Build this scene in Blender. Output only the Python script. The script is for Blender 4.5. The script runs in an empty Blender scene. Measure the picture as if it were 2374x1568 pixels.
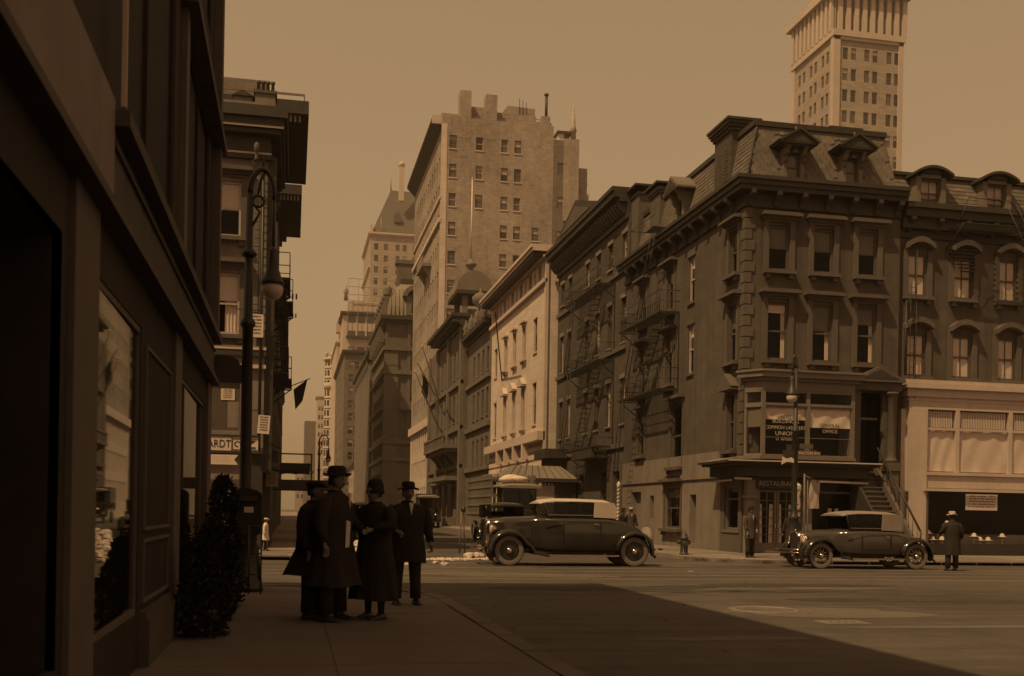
import bpy, bmesh, math, random
from math import radians as R, sin, cos, pi
from mathutils import Vector, Matrix
random.seed(7)
S = bpy.context.scene
COL = S.collection

# ------------------------------------------------------------ camera, sky, sun, exposure
cam_d = bpy.data.cameras.new("camera")
cam = bpy.data.objects.new("camera", cam_d); COL.objects.link(cam)
cam.location = (0, 0, 1.42)
cam.matrix_world = (Matrix.Translation((0, 0, 1.42)) @ Matrix.Rotation(R(-11.7), 4, 'Z')
                    @ Matrix.Rotation(R(90), 4, 'X') @ Matrix.Rotation(R(1.0), 4, 'Z'))
cam_d.sensor_width = 36; cam_d.lens = 36 * 2470 / 2374
cam_d.shift_y = 405 / 2374
cam_d.clip_start = 0.1; cam_d.clip_end = 4000
cam_d.dof.use_dof = True; cam_d.dof.focus_distance = 38; cam_d.dof.aperture_fstop = 2.6
S.camera = cam

SUN_AZ = (-0.83, -0.558); SUN_EL = R(57.5)
W = bpy.data.worlds.new("World"); S.world = W; W.use_nodes = True
nt = W.node_tree; nt.nodes.clear()
sky = nt.nodes.new('ShaderNodeTexSky'); sky.sky_type = 'NISHITA'; sky.sun_disc = False
sky.sun_elevation = SUN_EL; sky.sun_rotation = math.atan2(SUN_AZ[0], SUN_AZ[1])
sky.air_density = 1.0; sky.dust_density = 3.0; sky.ozone_density = 1.0
bw = nt.nodes.new('ShaderNodeRGBToBW')
pw = nt.nodes.new('ShaderNodeMath'); pw.operation = 'POWER'; pw.inputs[1].default_value = 0.45
tint = nt.nodes.new('ShaderNodeMix'); tint.data_type = 'RGBA'; tint.blend_type = 'MULTIPLY'
tint.inputs[0].default_value = 1.0; tint.inputs[7].default_value = (1.0, 0.645, 0.335, 1)
bg = nt.nodes.new('ShaderNodeBackground'); bg.inputs[1].default_value = 0.148
out = nt.nodes.new('ShaderNodeOutputWorld')
L = nt.links
L.new(sky.outputs[0], bw.inputs[0]); L.new(bw.outputs[0], pw.inputs[0]); L.new(pw.outputs[0], tint.inputs[6])
L.new(tint.outputs[2], bg.inputs[0]); L.new(bg.outputs[0], out.inputs[0])

sun_d = bpy.data.lights.new("sun", 'SUN'); sun_d.energy = 2.0; sun_d.angle = R(0.5)
sun_d.color = (1.0, 0.74, 0.34)
sun = bpy.data.objects.new("sun", sun_d); COL.objects.link(sun)
ds = Vector((SUN_AZ[0] * cos(SUN_EL), SUN_AZ[1] * cos(SUN_EL), sin(SUN_EL)))
sun.rotation_euler = ds.to_track_quat('Z', 'Y').to_euler(); sun.location = (-40, -30, 80)

S.render.engine = 'CYCLES'
S.view_settings.view_transform = 'Standard'; S.view_settings.look = 'None'
S.view_settings.exposure = 0.82; S.view_settings.gamma = 1; S.view_settings.use_curve_mapping = False
S.cycles.max_bounces = 6; S.cycles.transparent_max_bounces = 12

# ------------------------------------------------------------ materials
MT = {}
def tone(v, k=1.0):
    return (v, v * 0.775, v * 0.70, 1)
def mat(name, v, rough=0.85, n=0.25, scale=3.0, bump=0.0, metal=0.0, spec=0.3, streak=0.0, brick=None, coord='W', lane=0.0):
    """procedural material; v = base reflectance, n = mottling, streak = rain streaks, brick = (w,h,mortar)"""
    if name in MT: return MT[name]
    m = bpy.data.materials.new(name); m.use_nodes = True; t = m.node_tree; N = t.nodes; LK = t.links
    b = N['Principled BSDF']; b.inputs['Roughness'].default_value = rough
    b.inputs['Metallic'].default_value = metal; b.inputs['Specular IOR Level'].default_value = spec
    if coord == 'W':
        g = N.new('ShaderNodeNewGeometry'); pos = g.outputs['Position']
    else:
        g = N.new('ShaderNodeTexCoord'); pos = g.outputs['Object']
    nz = N.new('ShaderNodeTexNoise'); nz.inputs['Scale'].default_value = scale; nz.inputs['Detail'].default_value = 6
    nz.inputs['Roughness'].default_value = 0.65; LK.new(pos, nz.inputs['Vector'])
    n2 = N.new('ShaderNodeTexNoise'); n2.inputs['Scale'].default_value = scale * 0.13; n2.inputs['Detail'].default_value = 3
    LK.new(pos, n2.inputs['Vector'])
    ad = N.new('ShaderNodeMath'); ad.operation = 'ADD'; LK.new(nz.outputs[0], ad.inputs[0]); LK.new(n2.outputs[0], ad.inputs[1])
    last = ad.outputs[0]
    if streak:
        mp = N.new('ShaderNodeMapping'); mp.inputs['Scale'].default_value = (1, 1, 0.06); LK.new(pos, mp.inputs[0])
        s3 = N.new('ShaderNodeTexNoise'); s3.inputs['Scale'].default_value = 2.6; s3.inputs['Detail'].default_value = 5
        LK.new(mp.outputs[0], s3.inputs['Vector'])
        ml = N.new('ShaderNodeMath'); ml.operation = 'MULTIPLY_ADD'; ml.inputs[1].default_value = streak
        LK.new(s3.outputs[0], ml.inputs[0]); LK.new(last, ml.inputs[2])
        sb = N.new('ShaderNodeMath'); sb.operation = 'SUBTRACT'; sb.inputs[1].default_value = streak * 0.5
        LK.new(ml.outputs[0], sb.inputs[0]); last = sb.outputs[0]
    if lane:
        mp = N.new('ShaderNodeMapping'); mp.inputs['Scale'].default_value = (.07, 2.2, 1); LK.new(pos, mp.inputs[0])
        s3 = N.new('ShaderNodeTexNoise'); s3.inputs['Scale'].default_value = 1.0; s3.inputs['Detail'].default_value = 6; s3.inputs['Roughness'].default_value = .7
        LK.new(mp.outputs[0], s3.inputs['Vector'])
        ml = N.new('ShaderNodeMath'); ml.operation = 'MULTIPLY_ADD'; ml.inputs[1].default_value = lane
        LK.new(s3.outputs[0], ml.inputs[0]); LK.new(last, ml.inputs[2])
        sb = N.new('ShaderNodeMath'); sb.operation = 'SUBTRACT'; sb.inputs[1].default_value = lane * 0.5
        LK.new(ml.outputs[0], sb.inputs[0]); last = sb.outputs[0]
    mr = N.new('ShaderNodeMapRange'); mr.inputs[1].default_value = 0.62; mr.inputs[2].default_value = 1.38
    mr.inputs[3].default_value = 1 - n; mr.inputs[4].default_value = 1 + n; LK.new(last, mr.inputs[0])
    mx = N.new('ShaderNodeMix'); mx.data_type = 'RGBA'; mx.blend_type = 'MULTIPLY'; mx.inputs[0].default_value = 1
    mx.inputs[6].default_value = tone(v); LK.new(mr.outputs[0], mx.inputs[7])
    col = mx.outputs[2]; bh = nz.outputs[0]
    if brick:
        sx = N.new('ShaderNodeSeparateXYZ'); LK.new(pos, sx.inputs[0])
        a2 = N.new('ShaderNodeMath'); a2.operation = 'ADD'; LK.new(sx.outputs[0], a2.inputs[0]); LK.new(sx.outputs[1], a2.inputs[1])
        cx = N.new('ShaderNodeCombineXYZ'); LK.new(a2.outputs[0], cx.inputs[0]); LK.new(sx.outputs[2], cx.inputs[1])
        bt = N.new('ShaderNodeTexBrick'); bt.inputs['Scale'].default_value = 1
        bt.inputs['Brick Width'].default_value = brick[0]; bt.inputs['Row Height'].default_value = brick[1]
        bt.inputs['Mortar Size'].default_value = brick[2]; bt.inputs['Mortar Smooth'].default_value = 0.3
        k = brick[3] if len(brick) > 3 else 0.3
        bt.inputs['Color1'].default_value = (1 + k, 1 + k, 1 + k, 1); bt.inputs['Color2'].default_value = (1 - k, 1 - k, 1 - k, 1)
        bt.inputs['Mortar'].default_value = (0.72, 0.72, 0.72, 1)
        LK.new(cx.outputs[0], bt.inputs['Vector'])
        m2 = N.new('ShaderNodeMix'); m2.data_type = 'RGBA'; m2.blend_type = 'MULTIPLY'; m2.inputs[0].default_value = 1
        LK.new(col, m2.inputs[6]); LK.new(bt.outputs[0], m2.inputs[7]); col = m2.outputs[2]
    LK.new(col, b.inputs['Base Color'])
    if bump:
        bp = N.new('ShaderNodeBump'); bp.inputs['Strength'].default_value = bump; bp.inputs['Distance'].default_value = 0.02
        LK.new(bh, bp.inputs['Height']); LK.new(bp.outputs[0], b.inputs['Normal'])
    MT[name] = m; return m
def glass(name, dark=0.75, ior=1.5, wavy=0.0):
    if name in MT: return MT[name]
    m = bpy.data.materials.new(name); m.use_nodes = True; N = m.node_tree.nodes; LK = m.node_tree.links; N.clear()
    tr = N.new('ShaderNodeBsdfTransparent'); tr.inputs[0].default_value = (dark, dark, dark, 1)
    gl = N.new('ShaderNodeBsdfGlossy'); gl.inputs['Roughness'].default_value = 0.03
    gl.inputs['Color'].default_value = (.95, .95, .95, 1)
    fr = N.new('ShaderNodeFresnel'); fr.inputs[0].default_value = ior
    mx = N.new('ShaderNodeMixShader'); o = N.new('ShaderNodeOutputMaterial')
    gg = N.new('ShaderNodeNewGeometry'); iv = N.new('ShaderNodeMath'); iv.operation = 'SUBTRACT'; iv.inputs[0].default_value = 1.0; LK.new(gg.outputs['Backfacing'], iv.inputs[1])
    fm = N.new('ShaderNodeMath'); fm.operation = 'MULTIPLY'; LK.new(fr.outputs[0], fm.inputs[0]); LK.new(iv.outputs[0], fm.inputs[1])
    LK.new(fm.outputs[0], mx.inputs[0]); LK.new(tr.outputs[0], mx.inputs[1]); LK.new(gl.outputs[0], mx.inputs[2]); LK.new(mx.outputs[0], o.inputs[0])
    if wavy:
        g = N.new('ShaderNodeNewGeometry'); nz = N.new('ShaderNodeTexNoise'); nz.inputs['Scale'].default_value = 1.3
        LK.new(g.outputs['Position'], nz.inputs['Vector'])
        bp = N.new('ShaderNodeBump'); bp.inputs['Strength'].default_value = wavy; bp.inputs['Distance'].default_value = 0.05
        LK.new(nz.outputs[0], bp.inputs['Height']); LK.new(bp.outputs[0], gl.inputs['Normal']); LK.new(bp.outputs[0], fr.inputs['Normal'])
    MT[name] = m; return m

ASPH = mat('asphalt', 0.074, 0.8, 0.42, 1.6, 0.4, lane=1.3)
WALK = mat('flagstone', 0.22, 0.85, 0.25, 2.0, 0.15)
KERB = mat('kerb_granite', 0.20, 0.8, 0.25, 5, 0.1)
BROWN = mat('brownstone', 0.088, 0.9, 0.36, 1.2, 0.25, streak=1.0, brick=(1.1, 0.34, 0.006, 0.05))
BROWN_P = mat('brownstone_trim', 0.105, 0.85, 0.2, 3, 0.1, streak=0.3)
BASEST = mat('pale_base_stone', 0.185, 0.85, 0.3, 1.3, 0.2, streak=0.9)
DTRIM = mat('dark_painted_cornice', 0.045, 0.6, 0.3, 3, 0.1)
PAINTW = mat('brown_woodwork', 0.16, 0.6, 0.2, 5, 0.05)
SLATE = mat('roof_slate', 0.135, 0.8, 0.25, 4, 0.1)
DBRICK = mat('dark_brick', 0.085, 0.9, 0.32, 1.5, 0.1, brick=(0.24, 0.08, 0.01, 0.18))
TBRICK = mat('buff_brick', 0.32, 0.9, 0.34, 1.3, 0.05, streak=0.5, brick=(0.5, 0.16, 0.012, 0.12))
LIME = mat('limestone', 0.56, 0.85, 0.12, 1.2, 0.05, streak=0.6, brick=(1.3, 0.5, 0.01, 0.06))
LIME_P = mat('limestone_trim', 0.5, 0.85, 0.15, 2, 0.05)
CLUB = mat('club_brownstone', 0.14, 0.9, 0.2, 1.2, 0.1, streak=0.4, brick=(0.9, 0.35, 0.012, 0.1))
CLUB_P = mat('club_trim', 0.15, 0.9, 0.25, 2, 0.1)
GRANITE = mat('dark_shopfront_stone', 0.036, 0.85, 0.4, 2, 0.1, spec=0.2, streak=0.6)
GRAN_L = mat('pale_lit_trim', 0.11, 0.8, 0.25, 4, 0.05, spec=0.4)  # paler than the shopfront stone: lit strips put into the colour
IRON = mat('black_iron', 0.03, 0.5, 0.3, 8, 0.05, spec=0.4)
PANE_D = mat('dark_window_pane', 0.035, 0.12, 0.3, 2, spec=0.6)
PANE_M = mat('shaded_window_pane', 0.10, 0.15, 0.25, 2, spec=0.6)
SASH = mat('window_sash_paint', 0.10, 0.5, 0.2, 5)
SASH_L = mat('pale_sash_paint', 0.40, 0.5, 0.2, 5)
SHADE = mat('linen_roller_shade', 0.6, 0.9, 0.12, 3)
SHADE_M = mat('brown_roller_shade', 0.14, 0.9, 0.12, 3)
PWHITE = mat('white_paint', 0.62, 0.6, 0.12, 3, streak=0.4)
CREAM = mat('cream_shopfront_paint', 0.45, 0.6, 0.14, 3, streak=0.7)
PAPER = mat('paper_sign', 0.62, 0.8, 0.08, 4)
INK = mat('sign_ink', 0.03, 0.6, 0.1, 4)
GOLD = mat('gilt_lettering', 0.42, 0.4, 0.1, 4)
RUBBER = mat('tyre_rubber', 0.05, 0.7, 0.3, 6, coord='O')
TYREW = mat('dusty_tyre_wall', 0.17, 0.8, 0.2, 6, coord='O')
CARP = mat('dark_car_enamel', 0.03, 0.12, 0.1, 3, spec=0.6, coord='O')
CARP2 = mat('grey_car_enamel', 0.055, 0.16, 0.15, 3, spec=0.6, coord='O')
CARF = mat('black_fender_enamel', 0.02, 0.12, 0.1, 3, spec=0.6, coord='O')
CHROME = mat('nickel_plate', 0.6, 0.18, 0.05, 3, metal=1.0, coord='O')
TOPW = mat('white_canvas_top', 0.45, 0.9, 0.12, 4, 0.1, coord='O')
TOPG = mat('tan_leather_top', 0.22, 0.8, 0.15, 4, 0.1, coord='O')
COAT = mat('black_wool', 0.028, 0.95, 0.3, 6, 0.15, spec=0.08, coord='O')
COAT2 = mat('charcoal_wool', 0.034, 0.95, 0.3, 6, 0.15, spec=0.08, coord='O')
COAT3 = mat('brown_tweed', 0.07, 0.95, 0.3, 9, 0.15, spec=0.08, coord='O')
SKIN = mat('skin', 0.2, 0.6, 0.08, 8, coord='O')
SHIRT = mat('white_shirt', 0.6, 0.8, 0.05, 4, coord='O')
HATL = mat('pale_felt', 0.4, 0.9, 0.1, 6, coord='O')
SNOW = mat('dirty_snow', 0.5, 0.7, 0.35, 6, 0.3)
LEAF = mat('evergreen_leaf', 0.04, 0.95, 0.4, 5, spec=.05)
WOOD = mat('weathered_wood', 0.18, 0.85, 0.3, 6, 0.1)
FARW = mat('far_white_terracotta', 0.5, 0.85, 0.1, 0.4, streak=0.3)
FARG = mat('far_grey_brick', 0.16, 0.9, 0.15, 0.4, brick=(1.2, 0.4, 0.03, 0.15))
FARB = mat('far_beige_brick', 0.36, 0.9, 0.12, 0.3, brick=(1.6, 0.5, 0.03, 0.12))
COPPER = mat('steep_roof_tile', 0.105, 0.8, 0.2, 0.5)
GLOBE = mat('opal_glass', 0.5, 0.25, 0.05, 3)
FLAG = mat('flag_cloth', 0.04, 0.9, 0.3, 2)
FACADE_T = mat('pale_tower_stone', 0.33, 0.85, 0.12, 0.5, brick=(2.0, 0.6, 0.03, 0.12))
TOWER_P = mat('pale_tower_trim', 0.48, 0.85, 0.12, 0.5)
GLASS = glass('window_glass', 0.985, 1.27)
SHOPG = glass('plate_glass', 0.98, 1.27)
CARG = glass('car_glass', 0.5)

# ------------------------------------------------------------ mesh helpers
class MB:
    def __init__(s): s.v = []; s.f = []; s.m = []; s.mats = []; s.cur = 0; s.sm = []
        # faces with material slots and smooth flags
    def mat(s, m):
        if m not in s.mats: s.mats.append(m)
        s.cur = s.mats.index(m); return s
    def face(s, pts, smooth=False):
        i = len(s.v); s.v += [tuple(p) for p in pts]; s.f.append(tuple(range(i, i + len(pts)))); s.m.append(s.cur); s.sm.append(smooth)
    def grid(s, rings, closed=True, caps=(False, False), smooth=True):
        i = len(s.v); n = len(rings[0])
        for r in rings: s.v += [tuple(p) for p in r]
        for a in range(len(rings) - 1):
            for k in range(n if closed else n - 1):
                k2 = (k + 1) % n
                s.f.append((i + a * n + k, i + a * n + k2, i + (a + 1) * n + k2, i + (a + 1) * n + k)); s.m.append(s.cur); s.sm.append(smooth)
        if caps[0]: s.f.append(tuple(i + k for k in range(n))[::-1]); s.m.append(s.cur); s.sm.append(False)
        if caps[1]: s.f.append(tuple(i + (len(rings) - 1) * n + k for k in range(n))); s.m.append(s.cur); s.sm.append(False)
    def box(s, x0, x1, y0, y1, z0, z1):
        i = len(s.v)
        s.v += [(x0, y0, z0), (x1, y0, z0), (x1, y1, z0), (x0, y1, z0), (x0, y0, z1), (x1, y0, z1), (x1, y1, z1), (x0, y1, z1)]
        for f in ((0, 3, 2, 1), (4, 5, 6, 7), (0, 1, 5, 4), (1, 2, 6, 5), (2, 3, 7, 6), (3, 0, 4, 7)):
            s.f.append(tuple(i + k for k in f)); s.m.append(s.cur); s.sm.append(False)
        return s
    def prism(s, poly, ax, a, b):
        """extrude a 2D polygon: ax 'x' poly=(y,z); 'y' poly=(x,z); 'z' poly=(x,y)"""
        def P(p, t): return (t, p[0], p[1]) if ax == 'x' else (p[0], t, p[1]) if ax == 'y' else (p[0], p[1], t)
        i = len(s.v); n = len(poly)
        s.v += [P(p, a) for p in poly] + [P(p, b) for p in poly]
        for k in range(n):
            k2 = (k + 1) % n; s.f.append((i + k, i + k2, i + n + k2, i + n + k)); s.m.append(s.cur); s.sm.append(False)
        s.f.append(tuple(range(i, i + n))[::-1]); s.f.append(tuple(range(i + n, i + 2 * n))); s.m += [s.cur] * 2; s.sm += [False] * 2
        return s
    def tube(s, pts, r, n=6, caps=True):
        pts = [Vector(p) for p in pts]; rs = r if isinstance(r, (list, tuple)) else [r] * len(pts); rings = []
        up = None
        for k, p in enumerate(pts):
            d = (pts[min(k + 1, len(pts) - 1)] - pts[max(k - 1, 0)]).normalized()
            if up is None:
                up = Vector((0, 0, 1)) if abs(d.z) < 0.9 else Vector((0, 1, 0))
            a = d.cross(up).normalized(); b = a.cross(d).normalized(); up = b
            rings.append([p + (a * cos(2 * pi * j / n) + b * sin(2 * pi * j / n)) * rs[k] for j in range(n)])
        s.grid(rings, True, (caps, caps)); return s
    def lathe(s, prof, c=(0, 0, 0), n=16, ax='z', caps=(True, True)):
        rings = []
        for r, h in prof:
            ring = []
            for j in range(n):
                a = 2 * pi * j / n
                if ax == 'z': ring.append((c[0] + r * cos(a), c[1] + r * sin(a), c[2] + h))
                elif ax == 'y': ring.append((c[0] + r * cos(a), c[1] + h, c[2] + r * sin(a)))
                else: ring.append((c[0] + h, c[1] + r * cos(a), c[2] + r * sin(a)))
            rings.append(ring)
        s.grid(rings, True, caps); return s
    def mesh(s, name):
        me = bpy.data.meshes.new(name); me.from_pydata(s.v, [], s.f)
        for m in s.mats: me.materials.append(m)
        me.polygons.foreach_set('material_index', s.m); me.polygons.foreach_set('use_smooth', s.sm)
        me.update()
        b = bmesh.new(); b.from_mesh(me); bmesh.ops.recalc_face_normals(b, faces=b.faces); b.to_mesh(me); b.free()
        return me
def obj(name, me, parent=None, loc=(0, 0, 0), rz=0.0, m=None):
    if isinstance(me, MB):
        if m and not me.mats: me.mats.append(m)
        me = me.mesh(name)
    o = bpy.data.objects.new(name, me); COL.objects.link(o); o.location = loc; o.rotation_euler = (0, 0, rz)
    if parent: o.parent = parent
    return o
def thing(name, label, cat, loc=(0, 0, 0), rz=0.0, group=None):
    o = bpy.data.objects.new(name, None); COL.objects.link(o); o.empty_display_size = 0.3
    o.location = loc; o.rotation_euler = (0, 0, rz); o['label'] = label; o['category'] = cat
    if group: o['group'] = group
    return o
def pw_(name, mb, root, m=None, label=None, kind=None):
    """part whose vertices are in world coordinates, under an unrotated root"""
    l = root.location
    mb.v = [(a - l[0], b - l[1], c - l[2]) for a, b, c in mb.v]
    o = obj(name, mb, root, (0, 0, 0), 0, m)
    if label: o['label'] = label
    if kind: o['kind'] = kind
    return o
def structure(name, mb, m=None):
    o = obj(name, mb, None, m=m); o['kind'] = 'structure'; return o
def copy_tree(o, parent=None):
    c = o.copy(); COL.objects.link(c); c.parent = parent
    for ch in list(o.children): copy_tree(ch, c)
    return c
def M(m): return MB().mat(m)

ROT = {'-y': 0.0, '-x': -pi / 2, '+x': pi / 2}
NRM = {'-y': (0, -1), '-x': (-1, 0), '+x': (1, 0)}
UDIR = {'-y': (1, 0), '-x': (0, -1), '+x': (0, 1)}
def facade(mb, plane, face, s0, s1, z0, z1, ops, depth=0.25):
    """wall sheet with real recessed openings. face '-y': plane=y, s=x ; '-x'/'+x': plane=x, s=y. ops=(sa,sb,za,zb)"""
    nx, ny = NRM[face]
    def P(s, z, d=0.0):
        return (s, plane + d, z) if face == '-y' else (plane - nx * d, s, z)
    ss = sorted(set([s0, s1] + [o[0] for o in ops] + [o[1] for o in ops]))
    for a, b in zip(ss[:-1], ss[1:]):
        mid = (a + b) / 2; z = z0
        for o in sorted([o for o in ops if o[0] < mid < o[1]], key=lambda o: o[2]):
            if o[2] > z + 1e-4: mb.face([P(a, z), P(b, z), P(b, o[2]), P(a, o[2])])
            z = o[3]
        if z1 > z + 1e-4: mb.face([P(a, z), P(b, z), P(b, z1), P(a, z1)])
    for a, b, c, d in ops:
        mb.face([P(a, c), P(a, d), P(a, d, depth), P(a, c, depth)]); mb.face([P(b, c), P(b, d), P(b, d, depth), P(b, c, depth)])
        mb.face([P(a, c), P(b, c), P(b, c, depth), P(a, c, depth)]); mb.face([P(a, d), P(b, d), P(b, d, depth), P(a, d, depth)])
WC = {}
def wkey(*k): return k
def win_mesh(w, h, sash, style):
    k = ('f', round(w, 2), round(h, 2), sash.name, style)
    if k not in WC:
        b = M(sash); t = min(0.07, w * 0.09)
        b.box(-w / 2, -w / 2 + t, 0, .08, 0, h); b.box(w / 2 - t, w / 2, 0, .08, 0, h)
        b.box(-w / 2 + t, w / 2 - t, 0, .08, h - t, h); b.box(-w / 2 + t, w / 2 - t, -.02, .08, 0, t)
        b.box(-w / 2 + t, w / 2 - t, .012, .06, h * .5 - .03, h * .5 + .03)
        if style == 2: b.box(-.015, .015, .03, .06, t, h - t)
        if style == 6:
            for q in (-1, 1): b.box(q * w / 6 - .012, q * w / 6 + .012, .03, .06, h * .5 + .03, h - t)
            b.box(-w / 2 + t, w / 2 - t, .034, .056, h * .75 - .012, h * .75 + .012)
        WC[k] = b.mesh('window')
    return WC[k]
def quad_mesh(tag, w, z0, z1, y, m, thick=0.006):
    k = (tag, round(w, 2), round(z0, 2), round(z1, 2), round(y, 3), m.name)
    if k not in WC: WC[k] = M(m).box(-w / 2, w / 2, y, y + thick, z0, z1).mesh(tag)
    return WC[k]
def window(root, face, plane, sa, sb, z0, z1, sash=SASH, shade=0.35, smat=SHADE_M, depth=0.07, style=1, trim=None, curtain=0, label=None):
    """a sash window part set in an opening: frame; sub-parts pane x2, shade, sill, lintel"""
    w = sb - sa; h = z1 - z0; mid = (sa + sb) / 2; nx, ny = NRM[face]; l = root.location
    p = (mid, plane + depth, z0) if face == '-y' else (plane - nx * depth, mid, z0)
    o = obj('window', win_mesh(w, h, sash, style), root, (p[0] - l[0], p[1] - l[1], p[2] - l[2]), ROT[face])
    if label: o['label'] = label
    obj('pane', quad_mesh('pane', w - .08, .04, h * .5, .05, GLASS), o)
    obj('pane', quad_mesh('pane', w - .08, h * .5, h - .04, .03, GLASS), o)
    if shade > 0: obj('shade', quad_mesh('shade', w - .05, h * (1 - shade), h, .07, smat), o)
    if curtain:
        b = M(SHADE)
        for sgn in (1,):
            xs = [sgn * (w / 2 - .02 - i * w * curtain / 8) for i in range(9)]
            for i in range(8):
                ya, yb = .10 + .03 * (i % 2), .10 + .03 * ((i + 1) % 2)
                b.face([(xs[i], ya, .03), (xs[i + 1], yb, .03), (xs[i + 1], yb, h), (xs[i], ya, h)])
        obj('curtain', b, o)
    if trim:
        tm, kind = trim
        k = ('tr', round(w, 2), round(h, 2), tm.name, kind, depth)
        if k not in WC:
            d = depth; b = M(tm)
            sb_ = M(tm); sb_.box(-w / 2 - .2, w / 2 + .2, -d - .24, -d + .0, -.16, -.03)
            sb_.box(-w / 2 - .12, -w / 2 + .05, -d - .16, -d, -.32, -.16); sb_.box(w / 2 - .05, w / 2 + .12, -d - .16, -d, -.32, -.16)
            if kind == 'brown':
                b.box(-w / 2 - .2, -w / 2 - .002, -d - .07, -d, -.03, h + .12); b.box(w / 2 + .002, w / 2 + .2, -d - .07, -d, -.03, h + .12)
                b.box(-w / 2 - .199, w / 2 + .199, -d - .08, -d, h + .12, h + .2)
                b.box(-w / 2 - .26, w / 2 + .26, -d - .16, -d, h + .2, h + .30)
                b.box(-w / 2 - .36, w / 2 + .36, -d - .36, -d, h + .30, h + .40); b.box(-w / 2 - .31, w / 2 + .31, -d - .29, -d, h + .40, h + .45)
            elif kind == 'plain':
                b.box(-w / 2 - .1, w / 2 + .1, -d - .05, -d, h + .0, h + .22)
            elif kind == 'hood':
                b.box(-w / 2 - .12, -w / 2 - .002, -d - .06, -d, 0, h + .05); b.box(w / 2 + .002, w / 2 + .12, -d - .06, -d, 0, h + .05)
                b.box(-w / 2 - .2, w / 2 + .2, -d - .3, -d, h + .25, h + .37); b.box(-w / 2 - .12, w / 2 + .12, -d - .1, -d, h + .05, h + .25)
            elif kind == 'ped':
                b.box(-w / 2 - .12, -w / 2 - .002, -d - .07, -d, 0, h + .05); b.box(w / 2 + .002, w / 2 + .12, -d - .07, -d, 0, h + .05)
                b.box(-w / 2 - .25, w / 2 + .25, -d - .35, -d, h + .12, h + .24)
                b.prism([(-w / 2 - .28, h + .24), (w / 2 + .28, h + .24), (0, h + .75)], 'y', -d - .33, -d)
            elif kind == 'arch':
                n = 9; pts_o = []; pts_i = []
                for i in range(n):
                    t = i / (n - 1) * 2 - 1; x = t * (w / 2 + .17)
                    pts_o.append((x, h + .33 + .26 * (1 - t * t))); pts_i.append((x, h + .14 + .25 * (1 - t * t)))
                for i in range(n - 1):
                    b.prism([pts_i[i], pts_i[i + 1], pts_o[i + 1], pts_o[i]], 'y', -d - .34, -d)
                b.box(-w / 2 - .2, -w / 2 - .002, -d - .09, -d, -.03, h + .14); b.box(w / 2 + .002, w / 2 + .2, -d - .09, -d, -.03, h + .14)
            WC[k] = (b.mesh('lintel'), sb_.mesh('sill'))
        obj('lintel', WC[k][0], o); 
        if kind != 'plain' : obj('sill', WC[k][1], o)
        else:
            kk = ('ps', round(w, 2), tm.name, depth)
            if kk not in WC: WC[kk] = M(tm).box(-w / 2 - .08, w / 2 + .08, -depth - .08, -depth, -.1, -.001).mesh('sill')
            obj('sill', WC[kk], o)
    return o
def far_window(root, face, plane, sa, sb, z0, z1, sash=SASH, pane=PANE_D, depth=0.15, shade=0.0, sill=None):
    w = sb - sa; h = z1 - z0; mid = (sa + sb) / 2; nx, ny = NRM[face]; l = root.location
    p = (mid, plane + depth, z0) if face == '-y' else (plane - nx * depth, mid, z0)
    k = ('fw', round(w, 2), round(h, 2), sash.name, pane.name, round(shade, 1), sill.name if sill else 0, depth)
    if k not in WC:
        b = M(pane); b.box(-w / 2, w / 2, .05, .06, 0, h)
        b.mat(sash); t = .06
        b.box(-w / 2, -w / 2 + t, 0, .05, 0, h); b.box(w / 2 - t, w / 2, 0, .05, 0, h); b.box(-w / 2 + t, w / 2 - t, .01, .05, h * .5 - .04, h * .5 + .04)
        b.box(-w / 2 + t, w / 2 - t, 0, .05, h - t, h)
        if shade: b.mat(mat('aged_window_blind', .36, .9, .3, .7)); b.box(-w / 2 + t, w / 2 - t, .03, .049, h * (1 - shade), h - t)
        if sill: b.mat(sill); b.box(-w / 2 - .08, w / 2 + .08, -depth - .07, 0, -.14, -.001)
        WC[k] = b.mesh('window')
    return obj('window', WC[k], root, (p[0] - l[0], p[1] - l[1], p[2] - l[2]), ROT[face])
def shell(mb, x0, x1, y0, y1, z0, z1, skip=()):
    """plain wall sheets of a box footprint, faces in skip left out (those come from facade())"""
    if '-y' not in skip: mb.face([(x0, y0, z0), (x1, y0, z0), (x1, y0, z1), (x0, y0, z1)])
    if '+y' not in skip: mb.face([(x0, y1, z0), (x1, y1, z0), (x1, y1, z1), (x0, y1, z1)])
    if '-x' not in skip: mb.face([(x0, y0, z0), (x0, y1, z0), (x0, y1, z1), (x0, y0, z1)])
    if '+x' not in skip: mb.face([(x1, y0, z0), (x1, y1, z0), (x1, y1, z1), (x1, y0, z1)])
def lettering(txt, size, parent, loc, m=GOLD, rz=0.0, extr=0.003, name='lettering', sx=1.0, align='CENTER'):
    c = bpy.data.curves.new('lettering', 'FONT'); c.body = txt; c.size = size; c.align_x = align; c.extrude = extr; c.resolution_u = 3
    t = bpy.data.objects.new('lettering', c); COL.objects.link(t)
    dg = bpy.context.evaluated_depsgraph_get(); me = bpy.data.meshes.new_from_object(t.evaluated_get(dg))
    bpy.data.objects.remove(t); bpy.data.curves.remove(c)
    me.transform(Matrix.Rotation(R(90), 4, 'X') @ Matrix.Diagonal((sx, 1, 1, 1)))
    me.materials.clear(); me.materials.append(m)
    return obj(name, me, parent, loc, rz)
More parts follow.
